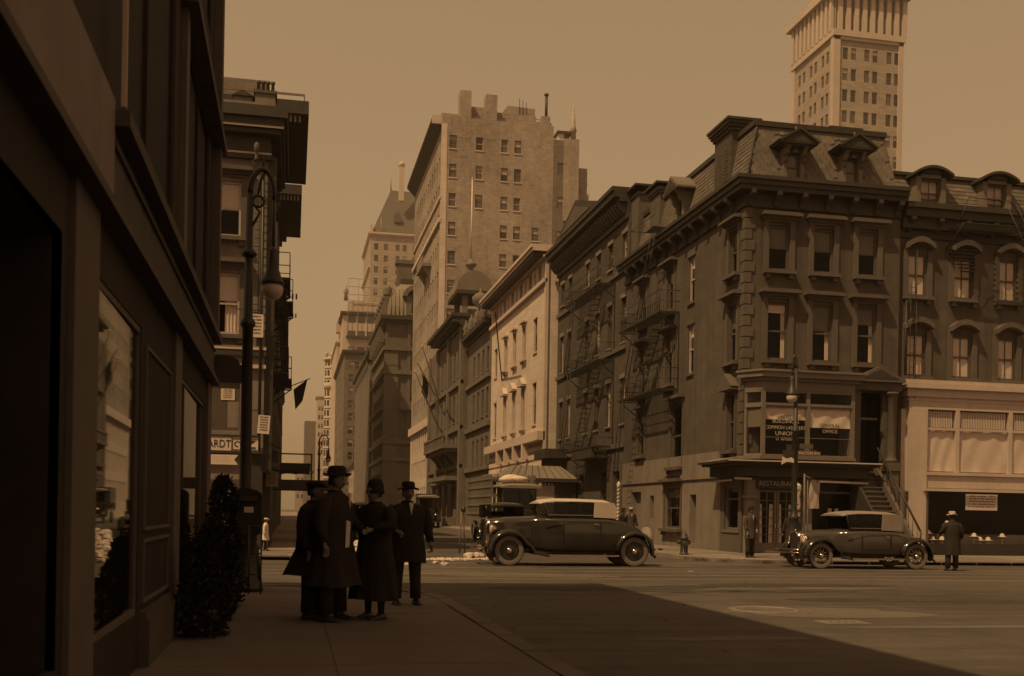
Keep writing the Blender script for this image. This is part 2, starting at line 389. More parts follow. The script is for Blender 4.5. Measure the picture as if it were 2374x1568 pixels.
def print_lines(mb, x0, x1, z0, z1, rows, y, m=INK, seed=1):
    rows = rows + 2
    """illegible print as short dark dashes"""
    r = random.Random(seed); mb.mat(m); dz = (z1 - z0) / rows
    for i in range(rows):
        x = x0 + r.random() * .1 * (x1 - x0); zt = z1 - i * dz
        while x < x1 - .02:
            w = min((.015 + .04 * r.random()) * (x1 - x0), x1 - x)
            mb.box(x, x + w, y - .002, y, zt - dz * (.5 + .15 * r.random()), zt - dz * .12 * r.random()); x += w + (.02 + .03 * (r.random() < .2)) * (x1 - x0)
# ============================================================ SETTING
def arc_block(x0, x1, y0, y1, cx, cy, r, corner):
    pts = []
    if corner == 'ne':   # rounded corner at (x1,y1)
        pts = [(x0, y0), (x1, y0)] + [(x1 - r + r * cos(a), y1 - r + r * sin(a)) for a in [i * pi / 16 for i in range(9)]] + [(x0, y1)]
    if corner == 'se':   # (x1,y0)
        pts = [(x0, y0)] + [(x1 - r + r * cos(a), y0 + r + r * sin(a)) for a in [-pi / 2 + i * pi / 16 for i in range(9)]] + [(x1, y1), (x0, y1)]
    if corner == 'sw':   # (x0,y0)
        pts = [(x1, y1), (x0, y1)] + [(x0 + r + r * cos(a), y0 + r + r * sin(a)) for a in [pi + i * pi / 16 for i in range(9)]] + [(x1, y0)]
    return pts
structure('ground', M(mat('bare_ground', 0.10, 0.9, 0.2, 0.5)).box(-1500, 1500, -300, 2500, -0.5, -0.012))
rd = M(ASPH); rd.face([(-300, -60, 0), (300, -60, 0), (300, 900, 0), (-300, 900, 0)]); structure('road', rd)
def pavement(pts, name='pavement'):
    structure(name, M(WALK).prism(pts, 'z', 0.001, 0.112))
pavA = arc_block(-60, 2.2, -30, 18.4, 0, 0, 2.6, 'ne'); pavB = arc_block(-60, 2.2, 30.2, 500, 0, 0, 2.2, 'se'); pavC = arc_block(12.6, 60, 30.2, 500, 0, 0, 2.6, 'sw')
WALKD = mat('shade_toned_flagstone', 0.125, 0.85, 0.3, 1.5, 0.2)  # darker flagstone copy for the near pavement, shade put into its colour
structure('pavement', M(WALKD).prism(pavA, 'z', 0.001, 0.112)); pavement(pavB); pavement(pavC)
def kerb(path, wd=0.2, m=KERB):
    b = M(m)
    P = [Vector((a, c, 0)) for a, c in path]; Lr, Rr = [], []
    for i, p in enumerate(P):
        d = (P[min(i + 1, len(P) - 1)] - P[max(i - 1, 0)]).normalized(); n = Vector((-d.y, d.x, 0))
        Lr.append(p); Rr.append(p + n * wd)
    root = None; cnt_ = 0; rk_ = random.Random(len(P))
    def blk(mb, a, b2, c, d, z1):
        k = len(mb.v); mb.v += [(q.x, q.y, z) for z in (0, z1) for q in (a, b2, c, d)]
        for f in ((4, 5, 6, 7), (0, 1, 5, 4), (1, 2, 6, 5), (2, 3, 7, 6), (3, 0, 4, 7)):
            mb.f.append(tuple(k + j for j in f)); mb.m.append(0); mb.sm.append(False)
    stones = []
    for i in range(len(P) - 1):
        a, b2, c, d = Lr[i], Lr[i + 1], Rr[i + 1], Rr[i]; ln = (b2 - a).length
        if ln > 40 or (a.y < 0 and b2.y < 0): blk(b, a, b2, c, d, .124); continue
        n = max(1, round(ln / 1.25)); g = .012 / max(ln, .01)
        blk(b, a, b2, c, d, .09)
        for q in range(n):
            t0, t1 = q / n + g, (q + 1) / n - g; sm_ = MB().mat(m); blk(sm_, a.lerp(b2, t0), a.lerp(b2, t1), d.lerp(c, t1), d.lerp(c, t0), .124 + rk_.uniform(-.006, .008)); stones.append(sm_)
    ko = obj('kerb', b); ko['kind'] = 'structure'
    for sm_ in stones: obj('kerb_stone', sm_, ko)
    return
    structure('kerb', b)
def arcp(cx, cy, r, a0, a1, n=8): return [(cx + r * cos(a0 + (a1 - a0) * i / n), cy + r * sin(a0 + (a1 - a0) * i / n)) for i in range(n + 1)]
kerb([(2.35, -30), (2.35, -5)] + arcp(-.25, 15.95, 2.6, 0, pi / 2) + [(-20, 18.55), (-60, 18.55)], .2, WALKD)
kerb([(-60, 30.05), (-20, 30.05)] + arcp(0.0, 32.4, 2.35, -pi / 2, 0) + [(2.35, 80), (2.35, 500)])
kerb([(12.45, 500), (12.45, 80)] + arcp(15.05, 32.65, 2.6, pi, 1.5 * pi) + [(30, 30.05), (60, 30.05)])
# flagstones of the two pavements near enough to show joints
WC['slab'] = M(WALK).box(-.74, .74, -.72, .72, 0, .014).mesh('paving_slab')
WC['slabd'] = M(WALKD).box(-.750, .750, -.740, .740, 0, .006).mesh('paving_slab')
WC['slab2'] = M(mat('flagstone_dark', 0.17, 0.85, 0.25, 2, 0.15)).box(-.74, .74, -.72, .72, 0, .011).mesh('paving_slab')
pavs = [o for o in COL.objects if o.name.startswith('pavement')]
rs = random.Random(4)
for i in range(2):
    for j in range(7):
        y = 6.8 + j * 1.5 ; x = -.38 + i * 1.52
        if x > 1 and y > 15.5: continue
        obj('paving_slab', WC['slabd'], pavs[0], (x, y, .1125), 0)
for i in range(15):
    for j in range(3):
        x = 15.6 + i * 1.52; y = 31.1 + j * 1.5
        if i > 3 and i < 5 and j > 0: continue
        obj('paving_slab', WC['slab' if rs.random() > .4 else 'slab2'], pavs[2], (x, y, .1125), 0)
for j in range(10):
    for i in range(2):
        x = 13.45 + i * 1.52; y = 35.7 + j * 1.5
        obj('paving_slab', WC['slab' if rs.random() > .4 else 'slab2'], pavs[2], (x, y, .1125), 0)
for i in range(4):
    for j in range(3): obj('paving_slab', WC['slab' if rs.random() > .4 else 'slab2'], pavs[1], (1.0 - i * 1.52 - (.3 if j == 0 else 0) , 31.3 + j * 1.5, .1125), 0) if not (i == 0 and j == 0) else None
# tram rails and road patches
RAILM = mat('worn_rail_steel', 0.22, 0.5, 0.3, 2, metal=0.0)
for y in (22.45, 23.9, 25.3, 26.75):
    b = M(RAILM).box(-60, 60, y - .035, y + .035, 0.001, 0.006); b.mat(mat('rail_sett', 0.12, .9, .4, 5)).box(-60, 60, y + .036, y + .16, .001, .0045)
    structure('tram_rail', b)
PATCH = mat('asphalt_patch', 0.05, 0.85, 0.25, 2.5, 0.2); PATCH2 = mat('asphalt_patch_pale', 0.115, 0.85, 0.25, 2.5, 0.2)
for k in range(34):
    x = rs.uniform(3, 24); y = rs.uniform(11, 30); w = rs.uniform(.5, 2.8); h = rs.uniform(.15, .7)
    n = 12; pts = [(x + w * cos(a) * rs.uniform(.8, 1.1), y + h * sin(a) * rs.uniform(.75, 1.1)) for a in [2 * pi * i / n for i in range(n)]]
    z = .0014 + k * .0001
    b = M(PATCH if k % 2 else PATCH2); b.face([(p[0], p[1], z) for p in pts]); structure('road_patch', b)
for k in range(16):
    x = rs.uniform(3, 18); y = rs.uniform(12, 29.5); ln = rs.uniform(2, 7); h = rs.uniform(.03, .09); n = 14; z = .0052 + k * .0001
    top_ = [(x + ln * i / n, y + h * (1 + .6 * sin(i * 1.7 + k)) + .12 * sin(i * .35 + k), z) for i in range(n + 1)]; bot_ = [(x + ln * i / n, y + .12 * sin(i * .35 + k), z) for i in range(n + 1)]
    b = M(PATCH if k % 3 else PATCH2); b.face(bot_ + top_[::-1]); structure('tyre_track', b)
SETT = mat('street_pebble', 0.15, .9, .3, 9)
b = M(SETT)
for k in range(520):
    x = rs.uniform(-1, 26); y = rs.uniform(10, 30); r = rs.uniform(.006, .018); b.box(x - r * 1.6, x + r * 1.6, y - r, y + r, 0, r * .7)
o = obj('road_litter', b); o['kind'] = 'stuff'; o['label'] = 'scattered grit and scraps on the street'

# ============================================================ CORNER BUILDING (brownstone with mansard)
C = thing('corner_building', 'dark brownstone corner building with mansard roof, restaurant below and union office bay', 'building', (15.9, 36, 0))
PX, PY = 15.9, 36.0
fops = [(16.78, 17.6), (18.55, 19.35), (20.34, 21.12)]
ops = [(a, b_, z0, z1) for a, b_ in fops for z0, z1 in ((10.41, 12.02), (7.16, 9.24))]
ops += [(16.55, 19.75, 3.6, 6.2)]                       # behind the bay
ops += [(20.5, 21.3, 3.2, 6.1)]                         # upper doorway
ops += [(16.5, 18.15, .14, 2.45), (18.62, 20.3, .9, 2.75)]
w = M(BROWN); facade(w, PY, '-y', PX, 22.05, .1, 12.7, [o for o in ops if o[3]>6.5], .15); w.v=[]; w.f=[]; w.m=[]; w.sm=[]; facade(w, PY, '-y', PX, 22.05, .1, 12.7, ops, .15)
side = [(36.62, 37.4, 10.41, 12.02), (36.62, 37.4, 7.16, 9.24), (36.65, 37.35, 3.9, 5.95),
        (40.95, 41.6, 10.17, 12.05), (40.95, 41.6, 7.24, 9.25)]
side += [(y, y + .85, z0, z1) for y in (43.3, 46.9) for z0, z1 in ((10.3, 12.0), (7.1, 9.1))] + [(42.0, 43.4, 3.5, 6.1), (46.9, 47.8, 4.2, 6.1)]
low = [(36.28, 37.6, .95, 2.55), (40.3, 41.0, .3, 2.28), (42.0, 43.9, .9, 2.6), (45.4, 45.95, 1.3, 2.3), (47.2, 48.6, .3, 2.5)]
facade(w, PX, '-x', PY, 50.0, 3.05, 12.7, side, .16)
shell(w, PX, 22.05, PY, 50, .1, 12.7, ('-y', '-x'))
pw_('wall', w, C)
w = M(BASEST); facade(w, PX - .03, '-x', 37.9, 50.0, .1, 3.05, [o for o in low if o[0] > 37.9], .3)
w.box(PX - .10, PX - .03, 37.9, 41.98, 2.88, 3.1); w.box(PX - .10, PX - .03, 43.95, 50, 2.88, 3.1); w.box(PX - .03, PX, 37.85, 37.9, .1, 3.05)
w.box(PX - .06, PX - .03, 37.9, 50, 3.1, 3.9)
pw_('base_course', w, C)
w = M(BROWN_P); facade(w, PX, '-x', PY, 37.9, .1, 3.05, [low[0]], .3); pw_('shop_side_wall', w, C)
fl = M(mat('interior_floor', .05)).box(PX + .4, 21.9, PY + .4, 49.8, 3.2, 3.3).box(PX + .4, 21.9, PY + .4, 49.8, 6.7, 6.8).box(PX + .4, 21.9, PY + .4, 49.8, 9.6, 9.7); fl.box(PX + .4, 21.9, 39.5, 39.6, .2, 12); pw_('floor_slab', fl, C)
# roof: cornice slabs, mansard, cap
w = M(DTRIM)
for p, z0, z1 in ((.10, 12.62, 12.80), (.06, 12.80, 13.15), (.42, 13.15, 13.32), (.5, 13.32, 13.5), (.58, 13.5, 13.63)):
    w.box(PX - p, 22.05 + (.0 if p < .4 else .06), PY - p, 50.1, z0, z1)
pw_('cornice', w, C)
brk = MB().mat(DTRIM).prism([(0, 0), (-.40, 0), (-.40, -.14), (-.30, -.22), (-.16, -.3), (-.1, -.5), (0, -.52)], 'x', -.09, .09).mesh('bracket')
for x in (16.0, 17.0, 18.0, 19.0, 20.0, 21.0, 21.85): obj('bracket', brk, C, (x - PX, -.06, 13.15))
for y in (36.9, 38.1, 39.3, 40.5, 41.7, 42.9, 44.1, 45.3, 46.5, 47.7, 48.9): obj('bracket', brk, C, (-.06, y - PY, 13.15), -pi / 2)
w = M(SLATE); x0, y0, zb, zt = PX + .12, PY + .12, 13.63, 15.85; sx = .45
w.face([(x0, y0, zb), (22.0, y0, zb), (22.0 - .35, y0 + sx, zt), (x0 + sx, y0 + sx, zt)])
w.face([(x0, 50, zb), (x0, y0, zb), (x0 + sx, y0 + sx, zt), (x0 + sx, 50, zt)])
w.face([(22.0, y0, zb), (22.0, 50, zb), (21.65, 50, zt), (21.65, y0 + sx, zt)])
w.face([(x0 + sx, y0 + sx, zt), (21.65, y0 + sx, zt), (21.65, 50, zt), (x0 + sx, 50, zt)]); w.face([(x0, 50, zb), (22, 50, zb), (21.65, 50, zt), (x0 + sx, 50, zt)])
pw_('mansard_roof', w, C)
w = M(DTRIM).box(x0 + sx - .12, 21.7, y0 + sx - .12, 50.05, 15.78, 15.97); pw_('roof_curb', w, C)
w = M(DTRIM); w.tube([(x0 - .01, y0 - .01, zb), (x0 + sx, y0 + sx, zt)], .04, 6); pw_('hip_roll', w, C)
# individual slates on the front slope; joined on the far side slope
sl = math.hypot(sx, zt - zb); ang = math.atan2(sx, zt - zb)
shm = MB().mat(SLATE)
shp = [(-.128, .2), (-.128, .05), (-.07, 0), (.07, 0), (.128, .05), (.128, .2)]
shm.v = [(a, -.022 + b_ * .06, b_) for a, b_ in shp] + [(a, -.006 + b_ * .06, b_) for a, b_ in shp]
shm.f = [tuple(range(6)), (0, 1, 7, 6), (1, 2, 8, 7), (2, 3, 9, 8), (3, 4, 10, 9), (4, 5, 11, 10)]; shm.m = [0] * 6; shm.sm = [False] * 6
shm = shm.mesh('slate'); SL2 = mat('roof_slate_light', .155, .7, .3, 4); shm2 = shm.copy(); shm2.materials.clear(); shm2.materials.append(SL2)
SL3 = mat('roof_slate_dark', .115, .7, .3, 4); shm3 = shm.copy(); shm3.materials.clear(); shm3.materials.append(SL3)
DORM = (17.72, 20.05)
cnt = 0; extra = M(SLATE)
def joined_slates(mb, P0, U, Vv, nrm, nu, nv, du, dv, mats_=(SLATE,), rnd=random.Random(3), stag=True, skip=None):
    """rows of overlapping slates as one mesh: P0 corner, U along, Vv up the slope, nrm outward"""
    for j in range(nv):
        for i in range(nu + 1):
            u = (i - (.5 if (stag and j % 2) else 0)) * du; u0 = max(u, 0); u1 = min(u + du * .95, nu * du)
            if u1 - u0 < .03: continue
            if skip and skip(u0, u1, j * dv): continue
            mb.mat(mats_[int(rnd.random() * len(mats_))])
            a = P0 + U * u0 + Vv * (j * dv) + nrm * .022; b_ = P0 + U * u1 + Vv * (j * dv) + nrm * .022
            c = P0 + U * u1 + Vv * (j * dv + dv * 1.02) + nrm * .006; d = P0 + U * u0 + Vv * (j * dv + dv * 1.02) + nrm * .006
            mb.face([a, b_, c, d]); mb.face([a, b_, b_ - nrm * .016, a - nrm * .016])
for j in range(13):
    zz = zb + .03 + j * .168; yy = y0 + sx * (zz - zb) / (zt - zb)
    xa = x0 + (zz - zb) * .2; xb = 21.97 - (zz - zb) * .155
    nn = int((xb - xa) / .268)
    for i in range(nn):
        x = xa + .13 + i * .268 + (.134 if j % 2 else 0)
        if x + .13 > xb: continue
        if any(abs(x - d) < .52 for d in DORM) and zz < 15.35: continue
        k = rs.random(); o = obj('slate', shm if k < .5 else shm2 if k < .75 else shm3, C, (x - PX, yy - .004 - PY, zz)); o.rotation_euler = (-(ang - .06), 0, 0); cnt += 1
Vv = Vector((sx, 0, zt - zb)).normalized(); nrm = Vector((-(zt - zb), 0, sx)).normalized()
ex = M(SLATE); joined_slates(ex, Vector((x0, 36.35, zb + .02)), Vector((0, 1, 0)), Vv, nrm, 50, 12, .27, .175, (SLATE, SL2, SL3), skip=lambda a, b_, v: 5.6 < (a + b_) / 2 < 7.3 and v < 1.6)
pw_('slate_slope', ex, C, kind='stuff')
# quoins down the corner
qm = MB().mat(BROWN_P).box(-.22, .0, -.0, .30, 0, .355); 
qa = M(BROWN_P).box(-.045, .34, -.045, .22, 0, .35).mesh('quoin'); qb = M(BROWN_P).box(-.045, .22, -.045, .36, 0, .35).mesh('quoin')
for k in range(23): obj('quoin', qa if k % 2 else qb, C, (0, 0, 3.66 + k * .39))
# windows
for a, b_ in fops:
    window(C, '-y', PY, a, b_, 10.41, 12.02, SASH, .5, SHADE_M, .07, 1, (BROWN_P, 'brown'))
    window(C, '-y', PY, a, b_, 7.16, 9.24, SASH, .18 if a < 17 else .45 if a < 19 else .3, SHADE if a < 17 else SHADE_M, .07, 1, (BROWN_P, 'brown'), curtain=.24)
for z0, z1 in ((10.41, 12.02), (7.16, 9.24)):
    window(C, '-x', PX, 36.62, 37.4, z0, z1, SASH, .4, SHADE_M, .07, 1, (BROWN_P, 'brown'))
window(C, '-x', PX, 36.65, 37.35, 3.9, 5.95, SASH, 0, SHADE_M, .07, 1, (BROWN_P, 'ped'))
for z0, z1 in ((10.17, 12.05), (7.24, 9.25)): window(C, '-x', PX, 40.95, 41.6, z0, z1, SASH_L, .25, SHADE, .07, 1, (BROWN_P, 'plain'))
for y in (43.3, 46.9):
    for z0, z1 in ((10.3, 12.0), (7.1, 9.1)): window(C, '-x', PX, y, y + .85, z0, z1, SASH, .3, SHADE, .07, 1, (BROWN_P, 'brown'))
window(C, '-x', PX, 42.0, 43.4, 3.5, 6.1, SASH, 0, SHADE_M, .08, 1, (BROWN_P, 'hood'))
window(C, '-x', PX, 46.9, 47.8, 4.2, 6.1, SASH, .2, SHADE, .07, 1, (BROWN_P, 'hood'))
window(C, '-x', PX - .03, 42.0, 43.9, .9, 2.6, SASH, .25, SHADE_M, .08, 1, (BROWN_P, 'hood'))
for a, b_, z0, z1 in (low[1], low[3], low[4]):
    o = obj('blind_niche' if z0 < 1 else 'vent_opening', M(BASEST).box(-.01, .0, -(b_ - a) / 2, (b_ - a) / 2, 0, z1 - z0), C, (.26, (a + b_) / 2 - PY, z0))
# shop side window
o = obj('shop_window', M(PAINTW).box(-.66, -.6, 0, .08, 0, 1.6).box(.6, .66, 0, .08, 0, 1.6).box(-.6, .6, 0, .08, 0, .07).box(-.6, .6, 0, .08, 1.53, 1.6).box(-.6, .6, 0.01, .06, 1.1, 1.15), C, (.12, 36.94 - PY, .95), -pi / 2)
obj('pane', quad_mesh('pane', 1.2, .07, 1.53, .03, SHOPG), o)
o2 = obj('window_board', M(PAINTW).box(-.8, .8, -.16, .12, -.12, -.02), o)
# dormers
for dx in DORM:
    b = M(PAINTW); f = PY - .02; z0 = 13.66
    b.box(dx - .48, dx - .3, f, f + .9, z0, 15.1); b.box(dx + .3, dx + .48, f, f + .9, z0, 15.1)
    b.box(dx - .3, dx + .3, f, f + .12, z0, z0 + .12); b.box(dx - .3, dx + .3, f, f + .9, 14.95, 15.12)
    b.mat(DTRIM); b.box(dx - .62, dx + .62, f - .32, f + .9, 15.12, 15.2)
    b.prism([(dx - .86, 15.2), (dx + .86, 15.2), (dx + .86, 15.27), (dx, 15.82), (dx - .86, 15.27)], 'y', f - .42, f + .95)
    b.prism([(dx - .7, 15.27), (dx + .7, 15.27), (dx, 15.69)], 'y', f - .43, f - .421)
    b.prism([(dx - .95, 15.3), (dx, 15.93), (dx, 15.82), (dx - .86, 15.24)], 'y', f - .5, f + .95); b.prism([(dx + .95, 15.3), (dx, 15.93), (dx, 15.82), (dx + .86, 15.24)], 'y', f - .5, f + .95)
    b.mat(PAINTW)
    for q in (-1, 1):
        b.prism([(f - .34, 15.12), (f - .0, 15.12), (f - .0, 14.72), (f - .12, 14.8), (f - .2, 14.98)], 'x', dx + q * .4 - .09, dx + q * .4 + .09)
        b.prism([(f - .2, 14.66), (f - .0, 14.7), (f - .0, 14.45), (f - .1, 14.5)], 'x', dx + q * .4 - .07, dx + q * .4 + .07)
    b.lathe([(.0, -.03), (.14, 0), (.14, .06), (0, .08)], (dx, f - .1, 15.02), 10, 'y'); b.tube([(dx, f - .1, 15.9), (dx, f - .1, 16.1)], [.05, .02], 6)
    b.v = [(dx + (x - dx) * .86, y, z if z < 13.9 else 13.9 + (z - 13.9) * .79) for x, y, z in b.v]
    d = pw_('dormer', b, C)
    wo = obj('window', win_mesh(.52, .98, SASH, 1), d, (dx - PX, .1, 13.72))
    obj('pane', quad_mesh('pane', .45, .05, .94, .045, PANE_M), d, (dx - PX, .1, 13.72))
b = M(PAINTW); dy = 42.9; f = PX + .0
b.box(f, f + .9, dy - .48, dy - .3, 13.66, 15.1); b.box(f, f + .9, dy + .3, dy + .48, 13.66, 15.1); b.box(f, f + .9, dy - .3, dy + .3, 14.9, 15.1); b.box(f, f + .1, dy - .3, dy + .3, 13.66, 13.8)
b.mat(SLATE).prism([(dy - .86, 15.12), (dy + .86, 15.12), (dy + .86, 15.2), (dy, 15.8), (dy - .86, 15.2)], 'x', f - .42, f + 1.1)
b.mat(DTRIM).prism([(dy - .7, 15.18), (dy + .7, 15.18), (dy, 15.68)], 'x', f - .44, f - .421)
b.mat(PAINTW)
for q in (-1, 1): b.prism([(f - .34, 15.12), (f, 15.12), (f, 14.6), (f - .12, 14.7), (f - .2, 14.95)], 'y', dy + q * .4 - .09, dy + q * .4 + .09)
d = pw_('dormer', b, C)
obj('window', win_mesh(.6, 1.2, SASH, 1), d, (.12, dy - PY, 13.72), -pi / 2); obj('pane', quad_mesh('pane', .52, .05, 1.15, .045, PANE_D), d, (.12, dy - PY, 13.72), -pi / 2)
# chimneys
def chimney(x0, x1, y0, y1, z0, z1, root, m=DBRICK, ncap=3, pots=0):
    b = M(m).box(x0, x1, y0, y1, z0, z1 - .45)
    for k in range(ncap): b.box(x0 - .07 * (k + 1), x1 + .07 * (k + 1), y0 - .07 * (k + 1), y1 + .07 * (k + 1), z1 - .45 + k * .12, z1 - .33 + k * .12 - .001 * (k == 0))
    n = int((y1 - y0) / .16); b.mat(m)
    b.mat(DTRIM).box(x0 - .26, x1 + .26, y0 - .26, y1 + .26, z1 - .09, z1)
    if z1 - z0 > 2 and m is DBRICK:
        b.mat(BROWN_P)
        for k in range(10): b.box(x0 - .02, x0 + .05, y0 + (.35 if k % 2 else .28), y0 + .62, z0 + .3 + k * .13, z0 + .37 + k * .13)
    return pw_('chimney', b, root)
chimney(16.12, 17.0, 38.0, 39.6, 14.0, 16.55, C)
chimney(16.15, 17.0, 46.1, 47.4, 14.0, 16.55, C, BROWN_P, 2)
chimney(20.3, 21.2, 38.0, 39.0, 15.8, 16.55, C, DBRICK, 2)
# bay window of the union office
b = M(PAINTW); yb = 35.38
xs = (16.36, 18.15, 19.97); pl, pr = (15.95, PY), (20.0, PY)
b.prism([(15.72, PY - .02), (16.28, yb - .06), (20.02, yb - .06), (20.02, PY - .02)], 'z', 3.5, 3.62)
b.prism([(15.92, PY - .005), (16.36, yb), (19.98, yb), (19.98, PY - .005)], 'z', 5.98, 6.3)
b.prism([(15.8, PY - .01), (16.32, yb - .1), (20.1, yb - .1), (20.1, PY - .01)], 'z', 6.3, 6.42)
b.prism([(15.66, PY - .01), (16.24, yb - .26), (20.24, yb - .26), (20.24, PY - .01)], 'z', 6.42, 6.6); b.prism([(15.6, PY - .01), (16.2, yb - .32), (20.3, yb - .32), (20.3, PY - .01)], 'z', 6.6, 6.68)
bay = pw_('bay_window', b, C)
l = (C.location.x, C.location.y)
fr = M(PAINTW)
for x in (16.36, 18.08, 19.84): fr.box(x, x + .14, yb, yb + .12, 3.62, 5.98)
for xa, xb in ((16.5, 18.08), (18.22, 19.84)):
    fr.box(xa, xb, yb + .01, yb + .1, 5.36, 5.52); fr.box(xa, xb, yb - .03, yb + .01, 5.42, 5.5)
    fr.box(xa, xb, yb + .02, yb + .08, 3.62, 3.68); fr.box(xa, xb, yb + .02, yb + .08, 5.9, 5.98); fr.box(xa, xb, yb + .03, yb + .05, 4.28, 4.30)
fr.prism([(15.93, PY - .02), (15.99, PY - .02), (16.05, PY - .1), (15.99, PY - .12)], 'z', 3.62, 5.98)
v0 = Vector((15.97, PY - .05, 0)); v1 = Vector((16.40, yb + .05, 0)); dv_ = (v1 - v0).normalized(); nn = Vector((dv_.y, -dv_.x, 0)) * .04
for z0, z1 in ((3.62, 3.7), (5.36, 5.52), (5.9, 5.98)):
    fr.prism([tuple((v0 - nn).xy), tuple((v1 - nn).xy), tuple((v1 + nn).xy), tuple((v0 + nn).xy)], 'z', z0, z1)
fr.box(19.9, 19.98, yb + .12, PY - .01, 3.62, 5.98)
pw_('bay_frame', fr, C)
gp = M(SHOPG)
for xa, xb in ((16.5, 18.08), (18.22, 19.84)):
    for z0, z1 in ((3.68, 5.36), (5.52, 5.9)):
        g = MB().mat(SHOPG).box(xa, xb, yb + .05, yb + .056, z0, z1); pw_('pane', g, C)
for z0, z1 in ((3.7, 5.36), (5.52, 5.9)):
    g = M(SHOPG); g.face([(v0.x, v0.y, z0), (v1.x, v1.y, z0), (v1.x, v1.y, z1), (v0.x, v0.y, z1)]); pw_('pane', g, C)
def cloth(x0, x1, y, z0, z1, m, seed=0, sag=.0):
    b = M(m); r = random.Random(seed); nx, nz = 14, 6; P = []
    for j in range(nz + 1):
        P.append([(x0 + (x1 - x0) * i / nx, y + .02 * sin(i * 1.1 + j * .9 + seed) + r.uniform(-.006, .006), z1 - (z1 - z0 - sag * sin(pi * i / nx) * 0) * j / nz - sag * (i / nx) * j / nz) for i in range(nx + 1)])
    b.grid(P, False); return b
pw_('window_shade', cloth(16.5, 18.08, yb + .09, 4.93, 5.4, SHADE, 1), C); pw_('window_shade', cloth(18.22, 19.84, yb + .09, 4.68, 5.4, SHADE, 2), C)
sh = M(SHADE_M); sh.face([(16.03, 35.95, 4.65), (16.38, 35.48, 4.65), (16.38, 35.48, 5.36), (16.03, 35.95, 5.36)]); pw_('window_shade', sh, C)
def L_(txt, size, x, y, z, m=GOLD, root=C, sx=1.0): return lettering(txt, size, root, (x - root.location.x, y - root.location.y, z - root.location.z), m, sx=sx)
yl = yb + .045
L_('UNITED', .17, 17.28, yl, 4.96, INK); L_('BUILDING &', .19, 17.3, yl, 4.80, GOLD, sx=1.0); L_('COMMON LABORERS', .18, 17.28, yl, 4.58, GOLD, sx=.9)
L_('UNION', .21, 17.28, yl, 4.36, GOLD, sx=1.1); L_('of', .13, 16.98, yl, 4.18, GOLD); L_('AMERICA', .16, 17.45, yl, 4.18, GOLD)
L_('GENERAL', .17, 19.03, yl, 4.71, INK, sx=1.1); L_('OFFICE', .17, 19.03, yl, 4.50, GOLD, sx=1.1)
# restaurant ledge, fascia, shopfront
b = M(DTRIM); b.prism([(14.98, 37.95), (14.98, 35.0), (20.85, 35.0), (20.85, 35.97), (PX - .01, 35.97), (PX - .01, 37.95)], 'z', 3.34, 3.42)
b.prism([(15.12, 37.9), (15.12, 35.14), (20.75, 35.14), (20.75, 35.97), (PX - .01, 35.97), (PX - .01, 37.9)], 'z', 3.26, 3.339)
b.prism([(15.45, 37.9), (15.45, 35.45), (20.6, 35.45), (20.6, 35.97), (PX - .01, 35.97), (PX - .01, 37.9)], 'z', 2.88, 3.259)
b.mat(BASEST); b.prism([(14.97, 3.421), (15.9 - .01, 3.62), (15.9 - .01, 3.421)], 'y', 36.0, 37.95)
b.mat(CREAM).box(14.96, 20.88, 34.97, 35.0, 3.385, 3.43)
pw_('shop_cornice', b, C)
b = M(DTRIM).box(16.3, 18.4, 35.9, 35.97, 2.46, 2.88); pw_('fascia_board', b, C)
L_('RESTAURANT', .25, 17.3, 35.885, 2.56, GOLD, sx=1.0)
b = M(BASEST); b.box(15.98, 16.3, 35.7, 35.98, .12, 2.1); b.box(15.9, 16.38, 35.6, 35.98, 2.1, 2.2); b.box(15.98, 16.3, 35.7, 35.98, 2.2, 2.75); b.box(18.2, 18.55, 35.75, 35.98, .12, 2.85); b.box(20.32, 20.5, 35.75, 35.98, .12, 2.85)
pw_('shop_pier', b, C)
b = M(CREAM); b.tube([(15.4, 35.45, 2.78), (16.05, 35.45, 2.78)], .04, 8); b.tube([(18.45, 35.3, 2.74), (20.5, 35.3, 2.70)], .045, 8)
for x in (18.5, 20.45): b.tube([(x, 35.3, 2.72), (x, 35.95, 1.9)], .012, 4)
b.tube([(15.5, 36.0, 2.74), (15.5, 37.6, 2.72)], .035, 8); pw_('awning_roller', b, C)
b = M(SASH).box(18.6, 20.32, 35.95, 36.02, 2.32, 2.4).box(18.6, 20.32, 35.93, 36.02, .75, .9).box(20.24, 20.32, 35.95, 36.02, .9, 2.75)
b.mat(GRANITE).box(18.6, 20.32, 35.9, 36.0, .12, .75); pw_('shop_window_frame', b, C)
g = M(SHOPG).box(18.62, 20.3, 36.05, 36.056, .9, 2.75); pw_('pane', g, C)
b = M(mat('shop_interior', .012)).box(18.65, 20.28, 37.2, 37.25, .3, 2.8); b.mat(PAPER).box(19.35, 19.5, 36.08, 36.085, 1.55, 1.78).box(19.62, 19.77, 36.08, 36.085, 1.55, 1.78); pw_('window_card', b, C)
